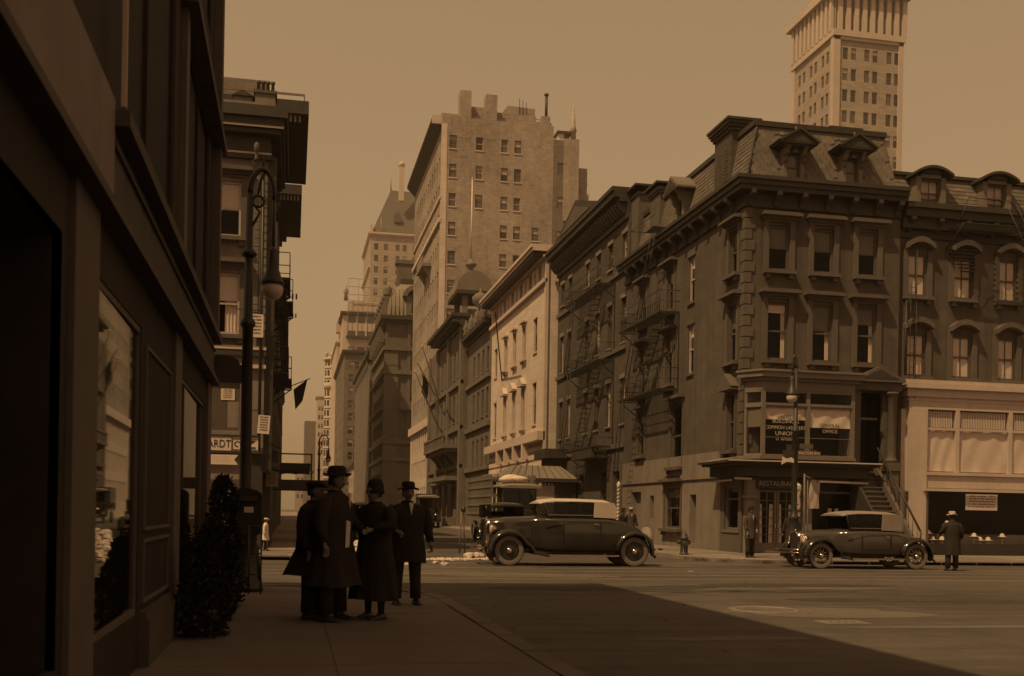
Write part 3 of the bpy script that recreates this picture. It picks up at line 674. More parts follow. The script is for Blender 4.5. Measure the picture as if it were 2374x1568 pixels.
# french doors, two leaves of eight panes with curtains
for k in range(2):
    xa = 16.58 + k * .76; b = M(PAINTW); y = 36.1
    b.box(xa, xa + .09, y, y + .05, .14, 2.42); b.box(xa + .65, xa + .74, y, y + .05, .14, 2.42); b.box(xa + .09, xa + .65, y, y + .05, .14, .48); b.box(xa + .09, xa + .65, y, y + .05, 2.34, 2.42)
    b.box(xa + .355, xa + .385, y + .01, y + .04, .48, 2.34)
    for i in range(1, 6): b.box(xa + .09, xa + .65, y + .005, y + .045, .48 + i * .31 - .012, .48 + i * .31 + .012)
    d = pw_('door', b, C)
    obj('pane', M(GLASS).box(.09, .65, .03, .034, .34, 2.2), d, (xa - PX, y - PY, .14))
    cu = M(SHADE); cu.face([(.1, .08, .34), (.24, .09, .34), (.2, .08, 1.75), (.1, .08, 1.75)]); cu.face([(.64, .08, .34), (.48, .09, .34), (.5, .08, 1.75), (.64, .08, 1.75)])
    obj('curtain', cu, d, (xa - PX, y - PY, .14)); obj('door_handle', M(CHROME).box(.02, .05, -.05, -.001, .9, 1.05), d, (xa - PX + (.66 if k == 0 else 0), y - PY, .14))
b = M(PAINTW).box(16.42, 16.56, 35.98, 36.3, .12, 2.46).box(18.1, 18.2, 35.98, 36.3, .12, 2.46); pw_('door_frame', b, C)
# upper doorway portal with pediment, column and stoop
b = M(BROWN_P); f = 35.96
b.box(20.16, 20.42, f - .22, f, 3.2, 6.15); b.box(21.36, 21.95, f - .12, f, 3.2, 6.15)
b.box(20.1, 22.0, f - .35, f, 6.15, 6.45); b.prism([(20.02, 6.45), (22.06, 6.45), (22.06, 6.55), (21.04, 7.02), (20.02, 6.55)], 'y', f - .5, f); b.mat(DTRIM).prism([(20.3, 6.55), (21.8, 6.55), (21.04, 6.9)], 'y', f - .51, f - .501)
pw_('portal', b, C)
b = M(BROWN_P).lathe([(.22, 0), (.22, .12), (.17, .16), (.17, .2), (.15, 2.3), (.18, 2.34), (.2, 2.5), (.24, 2.52), (.24, 2.6)], (21.62, f - .32, 3.5), 14); b.box(21.36, 21.88, f - .58, f - .12, 3.2, 3.5); b.box(21.42, 21.82, f - .52, f - .12, .12, 3.2); pw_('column', b, C)
b = M(GRANITE); b.box(20.5, 21.3, 36.9, 36.94, 3.2, 6.1).box(20.44, 20.5, 36.0, 36.9, 3.2, 6.1).box(21.3, 21.36, 36.0, 36.9, 3.2, 6.1); b.mat(PAINTW).box(20.5, 21.3, 36.1, 36.2, 5.1, 5.18); pw_('door', b, C, label='entrance door and recess, coloured dark as deep shade, at the head of the stoop')  # door and jambs dark: the shade of the recess put into their colour
stp = M(mat('stoop_stone', .13, .85, .2, 3)).box(0, 1.0, 0, .34, 0, .03).mesh('step'); rise = M(mat('stoop_riser', .09, .85, .2, 3)).box(0.01, .99, .03, .06, -.16, -.001)
stp = M(mat('stoop_stone', .13, .85, .2, 3)).box(0, .8, 0, .34, -.03, .0).mat(mat('stoop_riser', .09, .85, .2, 3)).box(0.02, .78, .04, .07, -.175, -.0301).mesh('step')
for k in range(17): obj('step', stp, C, (20.25 - PX, 33.1 + k * .165 - PY, .3 + k * .176), 0)
b = M(BROWN_P).prism([(33.0, .12), (33.0, .45), (35.7, 3.3), (35.9, 3.3), (35.9, .12)], 'x', 21.06, 21.18); b.mat(DTRIM).prism([(33.0, .12), (33.0, .3), (35.7, 3.0), (35.9, 3.0), (35.9, .12)], 'x', 20.14, 20.24); pw_('stringer', b, C)  # left stringer darker than the right: the shop's shadow put into its colour
b = M(IRON); b.tube([(21.12, 32.9, .5), (21.12, 32.9, 1.05)], .035, 6); b.tube([(21.12, 32.9, 1.02), (21.12, 35.75, 4.05)], .04, 6)
for k in range(10): b.tube([(21.12, 33.1 + k * .28, .55 + k * .295), (21.12, 33.1 + k * .28, 1.2 + k * .295)], .012, 4)
pw_('handrail', b, C)
# fire escape
def fire_escape(root, xw, ya, yb_, levels, proj=.85, ladder=True, sgn=-1, name='fire_escape'):
    fe = pw_(name, M(IRON).box(xw + sgn * .05, xw + sgn * .01, ya, ya + .04, levels[0], levels[-1]), root)
    lx, ly, lz = root.location
    for i, z in enumerate(levels):
        b = M(IRON); xo = xw + sgn * proj; n = int((yb_ - ya) / .11)
        a_, c_ = min(xo, xw), max(xo, xw)
        for k in range(n): b.box(a_, c_, ya + k * .11, ya + k * .11 + .035, z, z + .03)
        b.box(xo - .03, xo + .03, ya, yb_, z - .04, z + .03); b.box(a_, c_, ya - .02, ya + .02, z - .06, z); b.box(a_, c_, yb_ - .02, yb_ + .02, z - .06, z)
        for zz in (.45, .9): b.tube([(xw, ya, z + zz), (xo, ya, z + zz), (xo, yb_, z + zz), (xw, yb_, z + zz)], .016, 4)
        for k in range(int((yb_ - ya) / .3) + 1): b.tube([(xo, ya + k * .3, z), (xo, ya + k * .3, z + .9)], .012, 4)
        for yy in (ya + .1, yb_ - .1): b.tube([(xo, yy, z - .02), (xw, yy, z - .7)], .025, 4)
        b.v = [(p - lx, q - ly, r - lz) for p, q, r in b.v]; o = obj('landing', b, fe)
        if i + 1 < len(levels) and ladder:
            z2 = levels[i + 1]; b = M(IRON); xm = xw + sgn * proj * .55; dy = (yb_ - ya) * .55; y_a, y_b = ya + (yb_ - ya) * .75, ya + (yb_ - ya) * .75 - dy
            m_ = int((z2 - z) / .24)
            for q in (-.22, .22): b.tube([(xm + q, y_a, z), (xm + q, y_b, z2)], .022, 4)
            for k in range(1, m_): t = k / m_; b.box(xm - .22, xm + .22, y_a + (y_b - y_a) * t - .06, y_a + (y_b - y_a) * t + .06, z + (z2 - z) * t - .012, z + (z2 - z) * t + .012)
            b.v = [(p - lx, q - ly, r - lz) for p, q, r in b.v]; obj('stair_ladder', b, fe)
    return fe
def slant_ladder(root, parent, x, y0, z0, y1, z1, wd=.5, dx=0.0):
    lx, ly, lz = root.location; b = M(IRON)
    for q in (0, wd): b.tube([(x, y0 + q, z0), (x + dx, y1 + q, z1)], .02, 4)
    n = int(abs(z1 - z0) / .3)
    for k in range(n + 1): t = k / n; b.tube([(x + dx * t, y0 + (y1 - y0) * t, z0 + (z1 - z0) * t), (x + dx * t, y0 + (y1 - y0) * t + wd, z0 + (z1 - z0) * t)], .012, 4)
    b.v = [(p - lx, q - ly, r - lz) for p, q, r in b.v]; return obj('ladder', b, parent)
fe = fire_escape(C, PX, 42.6, 48.2, (6.75, 10.0), .9)
slant_ladder(C, fe, 15.0, 48.2, 3.3, 47.4, 6.9, .55); slant_ladder(C, fe, 15.05, 47.2, 7.0, 45.6, 10.1, .6); slant_ladder(C, fe, 15.1, 45.4, 10.2, 44.0, 14.0, .6, .2)
b = M(IRON)
for k in range(9): b.box(14.9, 15.9, 43.3 + k * .12, 43.34 + k * .12, 13.72, 13.75)
b.tube([(14.9, 43.2, 13.73), (14.9, 44.8, 13.73)], .02, 4); b.tube([(14.9, 43.2, 14.2), (14.9, 46.4, 14.3), (15.9, 46.4, 14.3)], .015, 4)
b.tube([(14.9, 44.8, 14.2), (15.9, 43.0, 12.9)], .015, 4); b.v = [(p - 15.9, q - 36, r) for p, q, r in b.v]; obj('goose_neck_rail', b, fe)

# ============================================================ RIGHT NEIGHBOUR (arched lintels, cream shop)
D = thing('brownstone_shop_building', 'brown row building with arched window hoods above a cream shopfront at the right edge', 'building', (22.1, 36.2, 0))
cols = [(22.5, 23.3), (24.42, 25.24), (26.35, 27.15), (28.3, 29.1)]
ops = [(a, b_, z0, z1) for a, b_ in cols for z0, z1 in ((9.84, 11.42), (6.83, 8.42))] + [(22.6, 34, .9, 5.7)]
w = M(BROWN); facade(w, 36.2, '-y', 22.1, 36, .1, 12.0, ops, .12); shell(w, 22.1, 36, 36.2, 50, .1, 12.0, ('-y',)); pw_('wall', w, D)
w = M(DTRIM)
for p, z0, z1 in ((.08, 12.0, 12.3), (.3, 12.3, 12.7), (.5, 12.7, 13.0), (.62, 13.0, 13.2)): w.box(22.12, 36, 36.2 - p, 50, z0, z1)
pw_('cornice', w, D)
for i in range(12): obj('bracket', brk, D, (.35 + i * 1.15, -.1, 12.72))
w = M(SLATE); w.face([(22.15, 36.3, 13.2), (36, 36.3, 13.2), (36, 36.75, 14.55), (22.15, 36.75, 14.55)]); w.face([(22.15, 36.75, 14.55), (36, 36.75, 14.55), (36, 50, 14.6), (22.15, 50, 14.6)]); w.face([(22.15, 36.3, 13.2), (22.15, 36.75, 14.55), (22.15, 50, 14.6), (22.15, 50, 13.2)])
pw_('mansard_roof', w, D)
ex = M(SLATE); V2 = Vector((0, .45, 1.35)).normalized(); n2 = Vector((0, -1.35, .45)).normalized()
joined_slates(ex, Vector((22.15, 36.3, 13.2)), Vector((1, 0, 0)), V2, n2, 36, 8, .27, .175, (SLATE, SL2, SL3)); pw_('slate_slope', ex, D, kind='stuff')
w = M(DTRIM).box(22.1, 36, 36.6, 36.9, 14.5, 14.62); pw_('roof_curb', w, D)
for dx in (23.4, 26.2):
    b = M(PAINTW); f = 36.15; b.box(dx - .62, dx - .42, f, f + .6, 13.2, 14.35); b.box(dx + .42, dx + .62, f, f + .6, 13.2, 14.35); b.box(dx - .42, dx + .42, f, f + .6, 14.3, 14.45)
    b.mat(DTRIM); n = 10
    for i in range(n):
        t0, t1 = i / n * 2 - 1, (i + 1) / n * 2 - 1; g = lambda t: 14.34 + .28 * (1 - t * t)
        b.prism([(dx + t0 * .8, g(t0)), (dx + t1 * .8, g(t1)), (dx + t1 * .8, g(t1) + .1), (dx + t0 * .8, g(t0) + .1)], 'y', f - .26, f + .7)
    b.prism([(dx - .42, 14.45), (dx + .42, 14.45), (dx, 14.72)], 'y', f - .1, f + .5)
    d = pw_('dormer', b, D); obj('window', win_mesh(.84, 1.1, SASH, 2), d, (dx - 22.1, .08, 13.2)); obj('pane', quad_mesh('pane', .78, .02, 1.05, .05, GLASS), d, (dx - 22.1, .08, 13.2)); obj('shade', quad_mesh('shade', .8, .1, 1.1, .14, SHADE), d, (dx - 22.1, .08, 13.2))
for a, b_ in cols:
    window(D, '-y', 36.2, a, b_, 9.84, 11.42, SASH, 1.0, SHADE, .05, 2, (BROWN_P, 'arch'))
    window(D, '-y', 36.2, a, b_, 6.83, 8.42, SASH, .96, SHADE, .05, 2, (BROWN_P, 'arch'))
# cream shopfront
y = 35.75; b = M(CREAM)
for p, z0, z1 in ((.0, 5.85, 6.0), (.08, 6.0, 6.3), (.22, 6.3, 6.5), (.16, 6.5, 6.62)): b.box(22.35 - p, 34, y - p, 36.19, z0, z1)
b.box(22.4, 34, y + .02, 36.19, 5.55, 5.85)
b.box(22.42, 23.15, y - .02, 36.19, .12, 5.55); b.box(22.2, 22.42, y + .2, 36.19, .12, 5.55)
b.box(23.15, 34, y - .04, 36.19, 3.1, 3.22); b.box(23.15, 34, y + .04, 36.19, 2.62, 3.1)
b.box(23.0, 34, y - .12, y - .02, 2.5, 2.6)
for x in (24.35, 26.6, 28.8): b.box(x, x + .16, y + .02, 36.1, 3.22, 5.55)
b.box(23.15, 34, y + .03, y + .1, 4.78, 4.88)
pw_('shopfront', b, D)
for xa, xb in ((23.17, 24.35), (24.51, 26.6), (26.76, 28.8)):
    pw_('pane', M(GLASS).box(xa, xb, y + .1, y + .105, 3.22, 5.55), D); pw_('window_shade', cloth(xa, xb, y + .135, 3.25, 4.8, SHADE, int(xa)), D)
    b = M(PWHITE)
    for i in range(int((xb - xa) / .07)): b.box(xa + i * .07, xa + i * .07 + .04, y + .125, y + .14, 4.9, 5.5)
    pw_('net_curtain', b, D, kind='stuff')
b = M(SASH).box(23.15, 23.25, y, y + .1, .5, 2.5); b.mat(GRANITE).box(23.15, 34, y, 36.0, .12, .55); b.mat(mat('shop_interior', .012)).box(23.2, 34, 37.4, 37.5, .3, 2.9); pw_('shop_window_frame', b, D); pw_('floor_slab', M(mat('interior_floor', .05)).box(22.5, 34, 35.9, 49, 2.75, 2.95), D)
pw_('pane', M(SHOPG).box(23.25, 33.9, y + .05, y + .055, .55, 2.5), D)
b = M(PAPER).box(24.85, 26.2, y + .07, y + .075, 1.82, 2.42); print_lines(b, 24.93, 26.1, 1.88, 2.38, 3, y + .069, INK, 5); pw_('paper_sign', b, D)
dr = M(IRON); dr.tube([(22.75, 36.1, 6.7), (22.75, 35.95, 12.0)], .02, 5); dr.tube([(22.35, 36.0, 6.7), (22.35, 36.0, 9.6)], .04, 6)
for q in (22.38, 22.62): dr.tube([(q, 35.75, 5.9), (q, 35.75, 10.2)], .014, 4)
for k in range(16): dr.tube([(22.38, 35.75, 6.0 + k * .27), (22.62, 35.75, 6.0 + k * .27)], .01, 4)
dr.tube([(22.6, 35.7, 9.9), (22.3, 35.6, 9.8), (22.15, 35.6, 9.4), (22.25, 35.7, 9.1), (22.3, 35.8, 8.7)], .014, 4)
pw_('ladder', dr, D)
fe2 = pw_('fire_escape', M(IRON).box(24.0, 26.6, 35.0, 35.05, 12.35, 12.4), D)
b = M(IRON)
for k in range(24): b.box(24.0 + k * .11, 24.035 + k * .11, 35.0, 36.1, 12.35, 12.38)
b.tube([(24.2, 35.0, 13.3), (25.9, 35.0, 13.3), (26.7, 35.0, 12.4)], .02, 4); b.tube([(24.2, 35.0, 13.3), (23.9, 35.1, 12.4)], .02, 4); b.tube([(24.0, 35.0, 12.35), (24.0, 36.1, 11.6)], .03, 4)
for q in (0, .42): b.tube([(25.7 + q, 34.95, 13.2), (27.6 + q, 35.0, 9.9)], .02, 4)
for k in range(13): b.tube([(25.7 + k * .15, 34.96, 13.2 - k * .26), (26.12 + k * .15, 34.96, 13.2 - k * .26)], .012, 4)
for q in range(7): b.box(24.0 + q * .1, 25.2 + q * .0, 35.9, 36.05, 11.6 - q * .13, 11.62 - q * .13)
b.v = [(p - 22.1, q - 36.2, r) for p, q, r in b.v]; obj('landing', b, fe2)
# hats in the shop window
for i, (hx, hz) in enumerate([(23.55, .75), (23.95, .72), (24.15, 1.35), (24.2, .95), (24.55, .75), (25.3, .9), (25.55, .72), (25.9, .75), (26.5, .9), (23.35, 1.0)]):
    t = obj('hat_on_stand', M(PWHITE).lathe([(.1, 0), (.02, .03), (.02, .12), (.0, .13)], n=8).lathe([(.17, .12), (.17, .135), (.09, .14), (.085, .2), (.05, .25), (0, .26)], n=10), None, (hx, y + .17, hz - .2))
    t['category'] = 'hat'; t['group'] = 'pale hats on stands in the shop window'; t['label'] = ['leftmost pale hat low in the cream shop window', 'second pale hat from the left in the cream shop window', 'tallest pale hat on a pole in the cream shop window', 'pale hat halfway up behind the tallest hat pole', 'low pale hat just right of the tallest hat pole', 'raised pale hat right of the man in pale hat', 'low pale hat directly right of the man in pale hat', 'low pale hat under the paper shop sign', 'raised pale hat at the far right of the shop window', 'small raised pale hat at the left jamb of the shop window'][i]
    if hz < 0.9: t.location.z = .56
    else:
        st = obj('pole', M(PWHITE).box(-.015, .015, -.015, .015, .56 - (hz - .2), 0), t)

# ============================================================ MID BRICK (pedimented cornice)
B = thing('pedimented_brick_building', 'dark brick row building with pedimented cornice, stone belts and a fire escape', 'building', (16, 50.05, 0))
yc = [50.35, 52.75, 54.95, 57.1, 60.9, 62.7]
ops = [(a, a + .75, z0, z1) for a in yc for z0, z1 in ((14.1, 15.4), (10.0, 12.2), (5.95, 8.2))] + [(a, a + 1.1, 1.2, 3.6) for a in (51.0, 53.2, 57.6, 60.9)]
w = M(DBRICK); facade(w, 16, '-x', 50.05, 64.2, .1, 16.3, ops, .25); shell(w, 16, 28, 50.05, 64.2, .1, 16.3, ('-x',)); w.face([(16, 50.05, 16.3), (28, 50.05, 16.3), (28, 64.2, 16.3), (16, 64.2, 16.3)]); pw_('wall', w, B)
for z in (13.45, 9.6, 4.75): pw_('belt_course', M(BROWN_P).box(15.88, 16, 50.1, 64.2, z, z + .22), B)
w = M(DTRIM); 
for p, z0, z1 in ((.12, 16.0, 16.2), (.1, 16.2, 16.8), (.5, 16.8, 17.0), (.8, 17.0, 17.3), (.9, 17.3, 17.5)): w.box(16 - p, 16.6, 50.1, 64.25, z0, z1)
w.prism([(53.2, 17.5), (61.8, 17.5), (61.8, 17.65), (57.5, 18.9), (53.2, 17.65)], 'x', 15.2, 16.9)
pw_('cornice', w, B)
w = M(BROWN_P).prism([(54.4, 17.65), (60.6, 17.65), (57.5, 18.55)], 'x', 15.15, 15.199); pw_('pediment_panel', w, B)
cb = M(BROWN_P).prism([(0, 0), (-.45, 0), (-.4, -.18), (-.15, -.5), (0, -.55)], 'x', -.1, .1).mesh('bracket')
for k in range(34): obj('bracket', cb, B, (-.1, .35 + k * .42, 16.8), -pi / 2)
for k in range(20): obj('dentil', (WC.setdefault('dent', M(BROWN_P).box(-.08, .08, -.06, 0, 0, .2).mesh('dentil'))), B, (-.1, .6 + k * .7, 16.3), -pi / 2)
for i, a in enumerate(yc):
    for j, (z0, z1) in enumerate(((14.1, 15.4), (10.0, 12.2), (5.95, 8.2))):
        window(B, '-x', 16, a, a + .75, z0, z1, SASH_L if (i + j) % 3 == 0 else SASH, .3 + .1 * ((i * 3 + j) % 4), SHADE, .12, 1, (LIME_P if 0 else BASEST, 'plain'))
for a in (51.0, 53.2, 57.6, 60.9): far_window(B, '-x', 16, a, a + 1.1, 1.2, 3.6, SASH, PANE_D, .2)
fe = fire_escape(B, 16, 52.2, 59.0, (4.9, 9.3, 13.2), .9); slant_ladder(B, fe, 15.1, 59.0, 4.9, 57.4, 9.4, .6); slant_ladder(B, fe, 15.1, 58.4, 9.4, 56.8, 13.3, .6)
w = M(DTRIM); w.prism([(61.2, 4.7), (64.1, 4.7), (64.1, 5.25), (61.2, 5.25)], 'x', 14.6, 16); w.prism([(61.5, 4.2), (63.8, 4.2), (63.8, 4.7), (61.5, 4.7)], 'x', 15.0, 16); w.box(15.1, 16, 53.0, 57.0, 4.35, 4.8); pw_('entrance_hood', w, B)
chimney(16.1, 17.2, 49.0, 50.3, 13, 17.3, B, BROWN_P, 1)
for a, zz in ((52.4, 18.0), (60.5, 18.8)):
    w = M(DTRIM).box(16.2, 16.9, a, a + 1.0, 17.5, zz); w.prism([(a - .1, zz), (a + 1.1, zz), (a + .5, zz + .35)], 'x', 16.1, 17); pw_('cornice_block', w, B)

# ============================================================ WHITE TOWNHOUSE
H = thing('white_stone_house', 'pale limestone townhouse with deep bracketed cornice beside the dark brick row', 'building', (15.4, 64.8, 0))
yc = [67.3, 70.6, 73.7, 76.9, 81.0]
ops = [(a, a + 1.0, 11.9, 14.1) for a in yc] + [(a, a + 1.0, 7.2, 9.9) for a in yc] + [(a, a + 1.1, 16.3, 17.3) for a in (66.2, 69.0, 71.9, 74.8, 77.7, 80.6)] + [(a, a + 1.5, 1.0, 4.0) for a in (69.5, 72.5, 75.5)] + [(66.6, 67.8, 1.2, 3.4), (80.6, 81.8, 1.2, 3.4)]
w = M(LIME); facade(w, 15.4, '-x', 64.8, 83.4, .1, 17.5, ops, .3); shell(w, 15.4, 28, 64.8, 83.4, .1, 17.5, ('-x',)); w.face([(15.4, 64.8, 17.5), (28, 64.8, 17.5), (28, 83.4, 17.5), (15.4, 83.4, 17.5)])
for z in (5.4, 4.9, 4.4): w.box(15.32, 15.4, 64.8, 83.4, z, z + .3)
pw_('wall', w, H)
w = M(LIME_P); w.box(15.15, 15.4, 64.7, 83.4, 15.85, 16.1); w.box(14.9, 15.4, 64.7, 83.4, 6.0, 6.55); w.box(15.3, 15.5, 64.7, 65.1, .1, 17.4)
for p, z0, z1 in ((.3, 17.4, 17.55), (1.0, 17.75, 17.95), (1.1, 17.95, 18.15)): w.box(15.4 - p, 28, 64.8 - min(p, .25), 83.4, z0, z1)
pw_('cornice', w, H); pw_('cornice_soffit', M(DTRIM).box(14.5, 15.5, 64.75, 83.4, 17.55, 17.75), H)
for a in (65.4, 68.2, 71.1, 74.0, 76.9, 79.8, 82.6): pw_('frieze_panel', M(LIME_P).box(15.28, 15.4, a - .25, a + .45, 16.15, 17.1), H)
for i, a in enumerate(yc):
    mid = 0 < i < 4
    window(H, '-x', 15.4, a, a + 1.0, 11.9, 14.1, SASH, .4, SHADE, .12, 1, (LIME_P, 'hood' if mid else 'plain'))
    window(H, '-x', 15.4, a, a + 1.0, 7.2, 9.9, SASH, .35, SHADE, .12, 1, (LIME_P, 'ped' if mid else 'plain'))
for a in (66.2, 69.0, 71.9, 74.8, 77.7, 80.6): far_window(H, '-x', 15.4, a, a + 1.1, 16.3, 17.3, SASH, PANE_D, .25)
for a in (69.5, 72.5, 75.5): far_window(H, '-x', 15.4, a, a + 1.5, 1.0, 4.0, SASH, PANE_D, .28)
for a in (69.0, 72.0, 75.0, 78.0): pw_('console', M(LIME_P).prism([(a, 4.2), (a + .4, 4.2), (a + .3, 2.6), (a + .1, 2.6)], 'x', 15.0, 15.4).box(14.9, 15.4, a, a + .4, 5.0, 6.0), H)
for a, b_ in ((66.3, 68.4), (80.2, 82.4)): pw_('door_hood', M(LIME_P).box(14.7, 15.4, a, b_, 4.0, 4.15).box(14.6, 15.4, a - .1, b_ + .1, 4.15, 4.3), H)
b = M(WOOD); b.tube([(14.8, 64.0, 5.5), (14.1, 61.6, 10.9)], .05, 5); 
b = M(IRON); b.tube([(15.4, 79.0, 11.4), (13.2, 70.5, 15.0)], .05, 5); pw_('flagpole', b, H)
# ============================================================ ENTRANCE PORCH with hipped metal roof
P_ = thing('entrance_porch', 'glazed entrance porch with hipped metal roof on the pavement before the brick row', 'porch', (13.6, 60, 0))
w = M(mat('porch_tin_roof', .17, .7, .2, 3)).box(11.5, 15.9, 58.6, 61.6, 3.3, 3.42)
w.v = []; w.f = []; w.m = []; w.sm = []
e = [(11.4, 58.5, 3.4), (15.9, 58.5, 3.4), (15.9, 61.7, 3.4), (11.4, 61.7, 3.4)]; t = [(12.4, 59.8, 4.15), (15.2, 59.8, 4.15), (15.2, 60.4, 4.15), (12.4, 60.4, 4.15)]
for k in range(4): w.face([e[k], e[(k + 1) % 4], t[(k + 1) % 4], t[k]])
w.face(t); w.mat(DTRIM).box(11.35, 15.95, 58.45, 61.75, 3.2, 3.4)
for k in range(9): w.tube([(11.9 + k * .45, 58.55, 3.43), (12.6 + k * .31, 59.8, 4.16)], .02, 4)
pw_('roof', w, P_)
w = M(DTRIM)
for x in (11.6, 13.2, 14.6, 15.7):
    for y in (58.7, 61.5): w.box(x, x + .14, y, y + .14, .11, 3.2)
w.box(14.75, 15.7, 58.75, 61.5, .11, 3.2); pw_('post', w, P_)
pw_('panel', M(CREAM).box(13.34, 14.6, 58.75, 58.8, .11, 3.0), P_)
w = M(PWHITE)
for k in range(6):
    for j in range(9): w.box(13.05 + .0 + k * 0.0, 13.12, 58.7, 58.74, .6 + j * .28, .72 + j * .28)
for k in range(14): w.box(11.8 + k * .2, 11.9 + k * .2, 58.66, 58.7, 3.02, 3.12)
pw_('lattice', w, P_, kind='stuff')

# ============================================================ CLUB HOUSE with cupola
K = thing('club_house', 'brown stone club house with deep eaves, balconies and a domed cupola carrying a flagpole', 'building', (15.4, 83.6, 0))
ycs = [84.6, 86.8, 89.0, 91.2]; yc2 = [97.3, 100.0, 102.7, 105.6, 108.4]
ops = [(a, a + .9, z0, z1) for a in ycs for z0, z1 in ((5.5, 7.6), (9.4, 11.6), (13.0, 14.9))]
w = M(CLUB); facade(w, 15.4, '-x', 83.6, 95.0, .1, 16.6, ops, .3); shell(w, 15.4, 28, 83.6, 95.0, .1, 16.6, ('-x',)); w.face([(15.4, 83.6, 16.6), (28, 83.6, 16.6), (28, 95, 16.6), (15.4, 95, 16.6)])
ops2 = [(a, a + 1.1, z0, z1) for a in yc2 for z0, z1 in ((1.0, 4.4), (6.3, 8.5), (9.9, 12.4), (14.0, 16.4))]
facade(w, 15.0, '-x', 95.0, 118.6, .1, 18.4, ops2, .35); shell(w, 15.0, 28, 95.0, 118.6, .1, 18.4, ('-x',)); w.face([(15, 95, 18.4), (28, 95, 18.4), (28, 118.6, 18.4), (15, 118.6, 18.4)])
pw_('wall', w, K)
w = M(CLUB_P)
for z in (8.4, 12.3, 4.9): w.box(15.15, 15.4, 83.6, 95, z, z + .35)
for z in (8.9, 13.0, 5.4): w.box(14.75, 15.0, 95, 118.6, z, z + .35)
for y in (95.0, 103.0, 111.0, 117.4): w.box(14.7, 15.0, y, y + 1.0, .1, 18.3)
pw_('belt_course', w, K)
w = M(DTRIM)
for p, z0, z1 in ((.2, 18.1, 18.4), (.9, 18.6, 18.9), (1.3, 18.9, 19.2)): w.box(15 - p, 20, 94.8 - p * .5, 112, z0, z1)
for p, z0, z1 in ((.2, 16.3, 16.5), (.7, 16.6, 16.9)): w.box(15.4 - p, 18, 83.7, 94.7, z0, z1)
w.prism([(13.8, 18.4), (14.3, 18.4), (15.2, 17.6), (15.2, 18.6), (13.8, 18.6)], 'y', 94.2, 94.8)
pw_('cornice', w, K)
w = M(CLUB_P)
for k in range(7): w.lathe([(.12, 0), (.3, .25), (.18, .5), (.32, .8), (.1, 1.2), (.04, 1.5)], (14.9 + .1 * (k % 2), 84.5 + k * 1.5, 16.9), 7)
w.lathe([(.3, 0), (.2, .5), (.7, 1.0), (.75, 1.5), (.45, 1.8), (.1, 2.0), (.02, 2.4)], (16.3, 94.4, 19.2), 12)
pw_('roof_ornament', w, K, label='carved crest and urn ornaments along the eaves')
# cupola: arched-roof belvedere
w = M(CLUB_P); cy0, cy1 = 97.5, 103.0
for x in (15.2, 17.6):
    for y in (cy0 + .2, cy1 - .5): w.box(x, x + .5, y, y + .4, 19.2, 21.9)
w.box(15.4, 18.0, cy0 + .4, cy1 - .4, 19.2, 20.3)
w.mat(DTRIM).box(14.6, 19.0, cy0 - .2, cy1 + .2, 21.6, 21.95)
rings = []
for i in range(9):
    a = pi * i / 8; rings.append([(16.3 - 1.75 * cos(a) * 1.0, y, 21.95 + 1.9 * sin(a)) for y in (cy0, cy1)])
w.mat(mat('lead_dome', .17, .7, .2, 1)); w.grid(rings, False); w.prism([(16.3 - 1.75 * cos(pi * i / 8), 21.95 + 1.9 * sin(pi * i / 8)) for i in range(9)], 'y', cy0 - .02, cy0)
w.lathe([(.9, 0), (.5, .5), (.25, .8), (.25, 1.1), (.55, 1.3), (.55, 1.5), (.2, 1.7), (.08, 2.0)], (16.3, 100, 23.5), 12)
pw_('cupola', w, K)
pw_('flagpole', M(PWHITE).tube([(16.3, 100, 25.4), (16.3, 100, 33.0)], [.1, .05], 6).lathe([(.0, 0), (.12, .1), (0, .22)], (16.3, 100, 33), 6), K)
pw_('flagpole', M(LIME_P).tube([(14.8, 108, 11.9), (11.5, 97.5, 16.6)], .07, 5), K); pw_('flagpole', M(LIME_P).tube([(14.8, 113, 11.2), (11.8, 106, 15.4)], .07, 5), K)
w = M(CLUB_P); w.box(13.3, 15, 96, 110, 7.2, 7.5); w.box(13.5, 15, 96.2, 109.8, 6.9, 7.2)
for k in range(24): w.box(13.35, 13.45, 96 + k * .6, 96.2 + k * .6, 7.5, 8.3)
w.box(13.3, 13.5, 96, 110, 8.3, 8.5)
for y in (97.0, 100.5, 104.5, 108.0): w.prism([(14.95, 5.2), (14.95, 6.9), (13.7, 6.9), (14.3, 6.3)], 'y', y, y + .4); w.lathe([(.22, 0), (.2, 2.8), (.3, 2.9), (.32, 3.1)], (14.2, y, .9), 10)
w.box(13.6, 15, 96.2, 109.6, 4.3, 4.7); w.box(13.6, 15, 96.2, 109.6, .11, .9)
pw_('balcony', w, K)
for a in ycs:
    for z0, z1 in ((5.5, 7.6), (9.4, 11.6), (13.0, 14.9)): far_window(K, '-x', 15.4, a, a + .9, z0, z1, SASH, PANE_D, .22, sill=CLUB_P)
for a in yc2:
    for z0, z1 in ((1.0, 4.4), (6.3, 8.5), (9.9, 12.4), (14.0, 16.4)): far_window(K, '-x', 15.0, a, a + 1.1, z0, z1, SASH, PANE_D, .28, sill=CLUB_P)
# hanging flag on the club
w = M(FLAG); P = []
for j in range(7): P.append([(13.9 - .16 * i + .06 * sin(j + i), 112 - i * .3, 15.0 + .15 * i - j * (.42 - .02 * i)) for i in range(6)])
w.grid(P, False); w.tube([(15, 113, 13.4), (12.4, 109, 16.6)], .05, 5)
o = obj('flag', w); o['label'] = 'dark furled flag on a slanting pole at the far end of the club house'; o['category'] = 'flag'

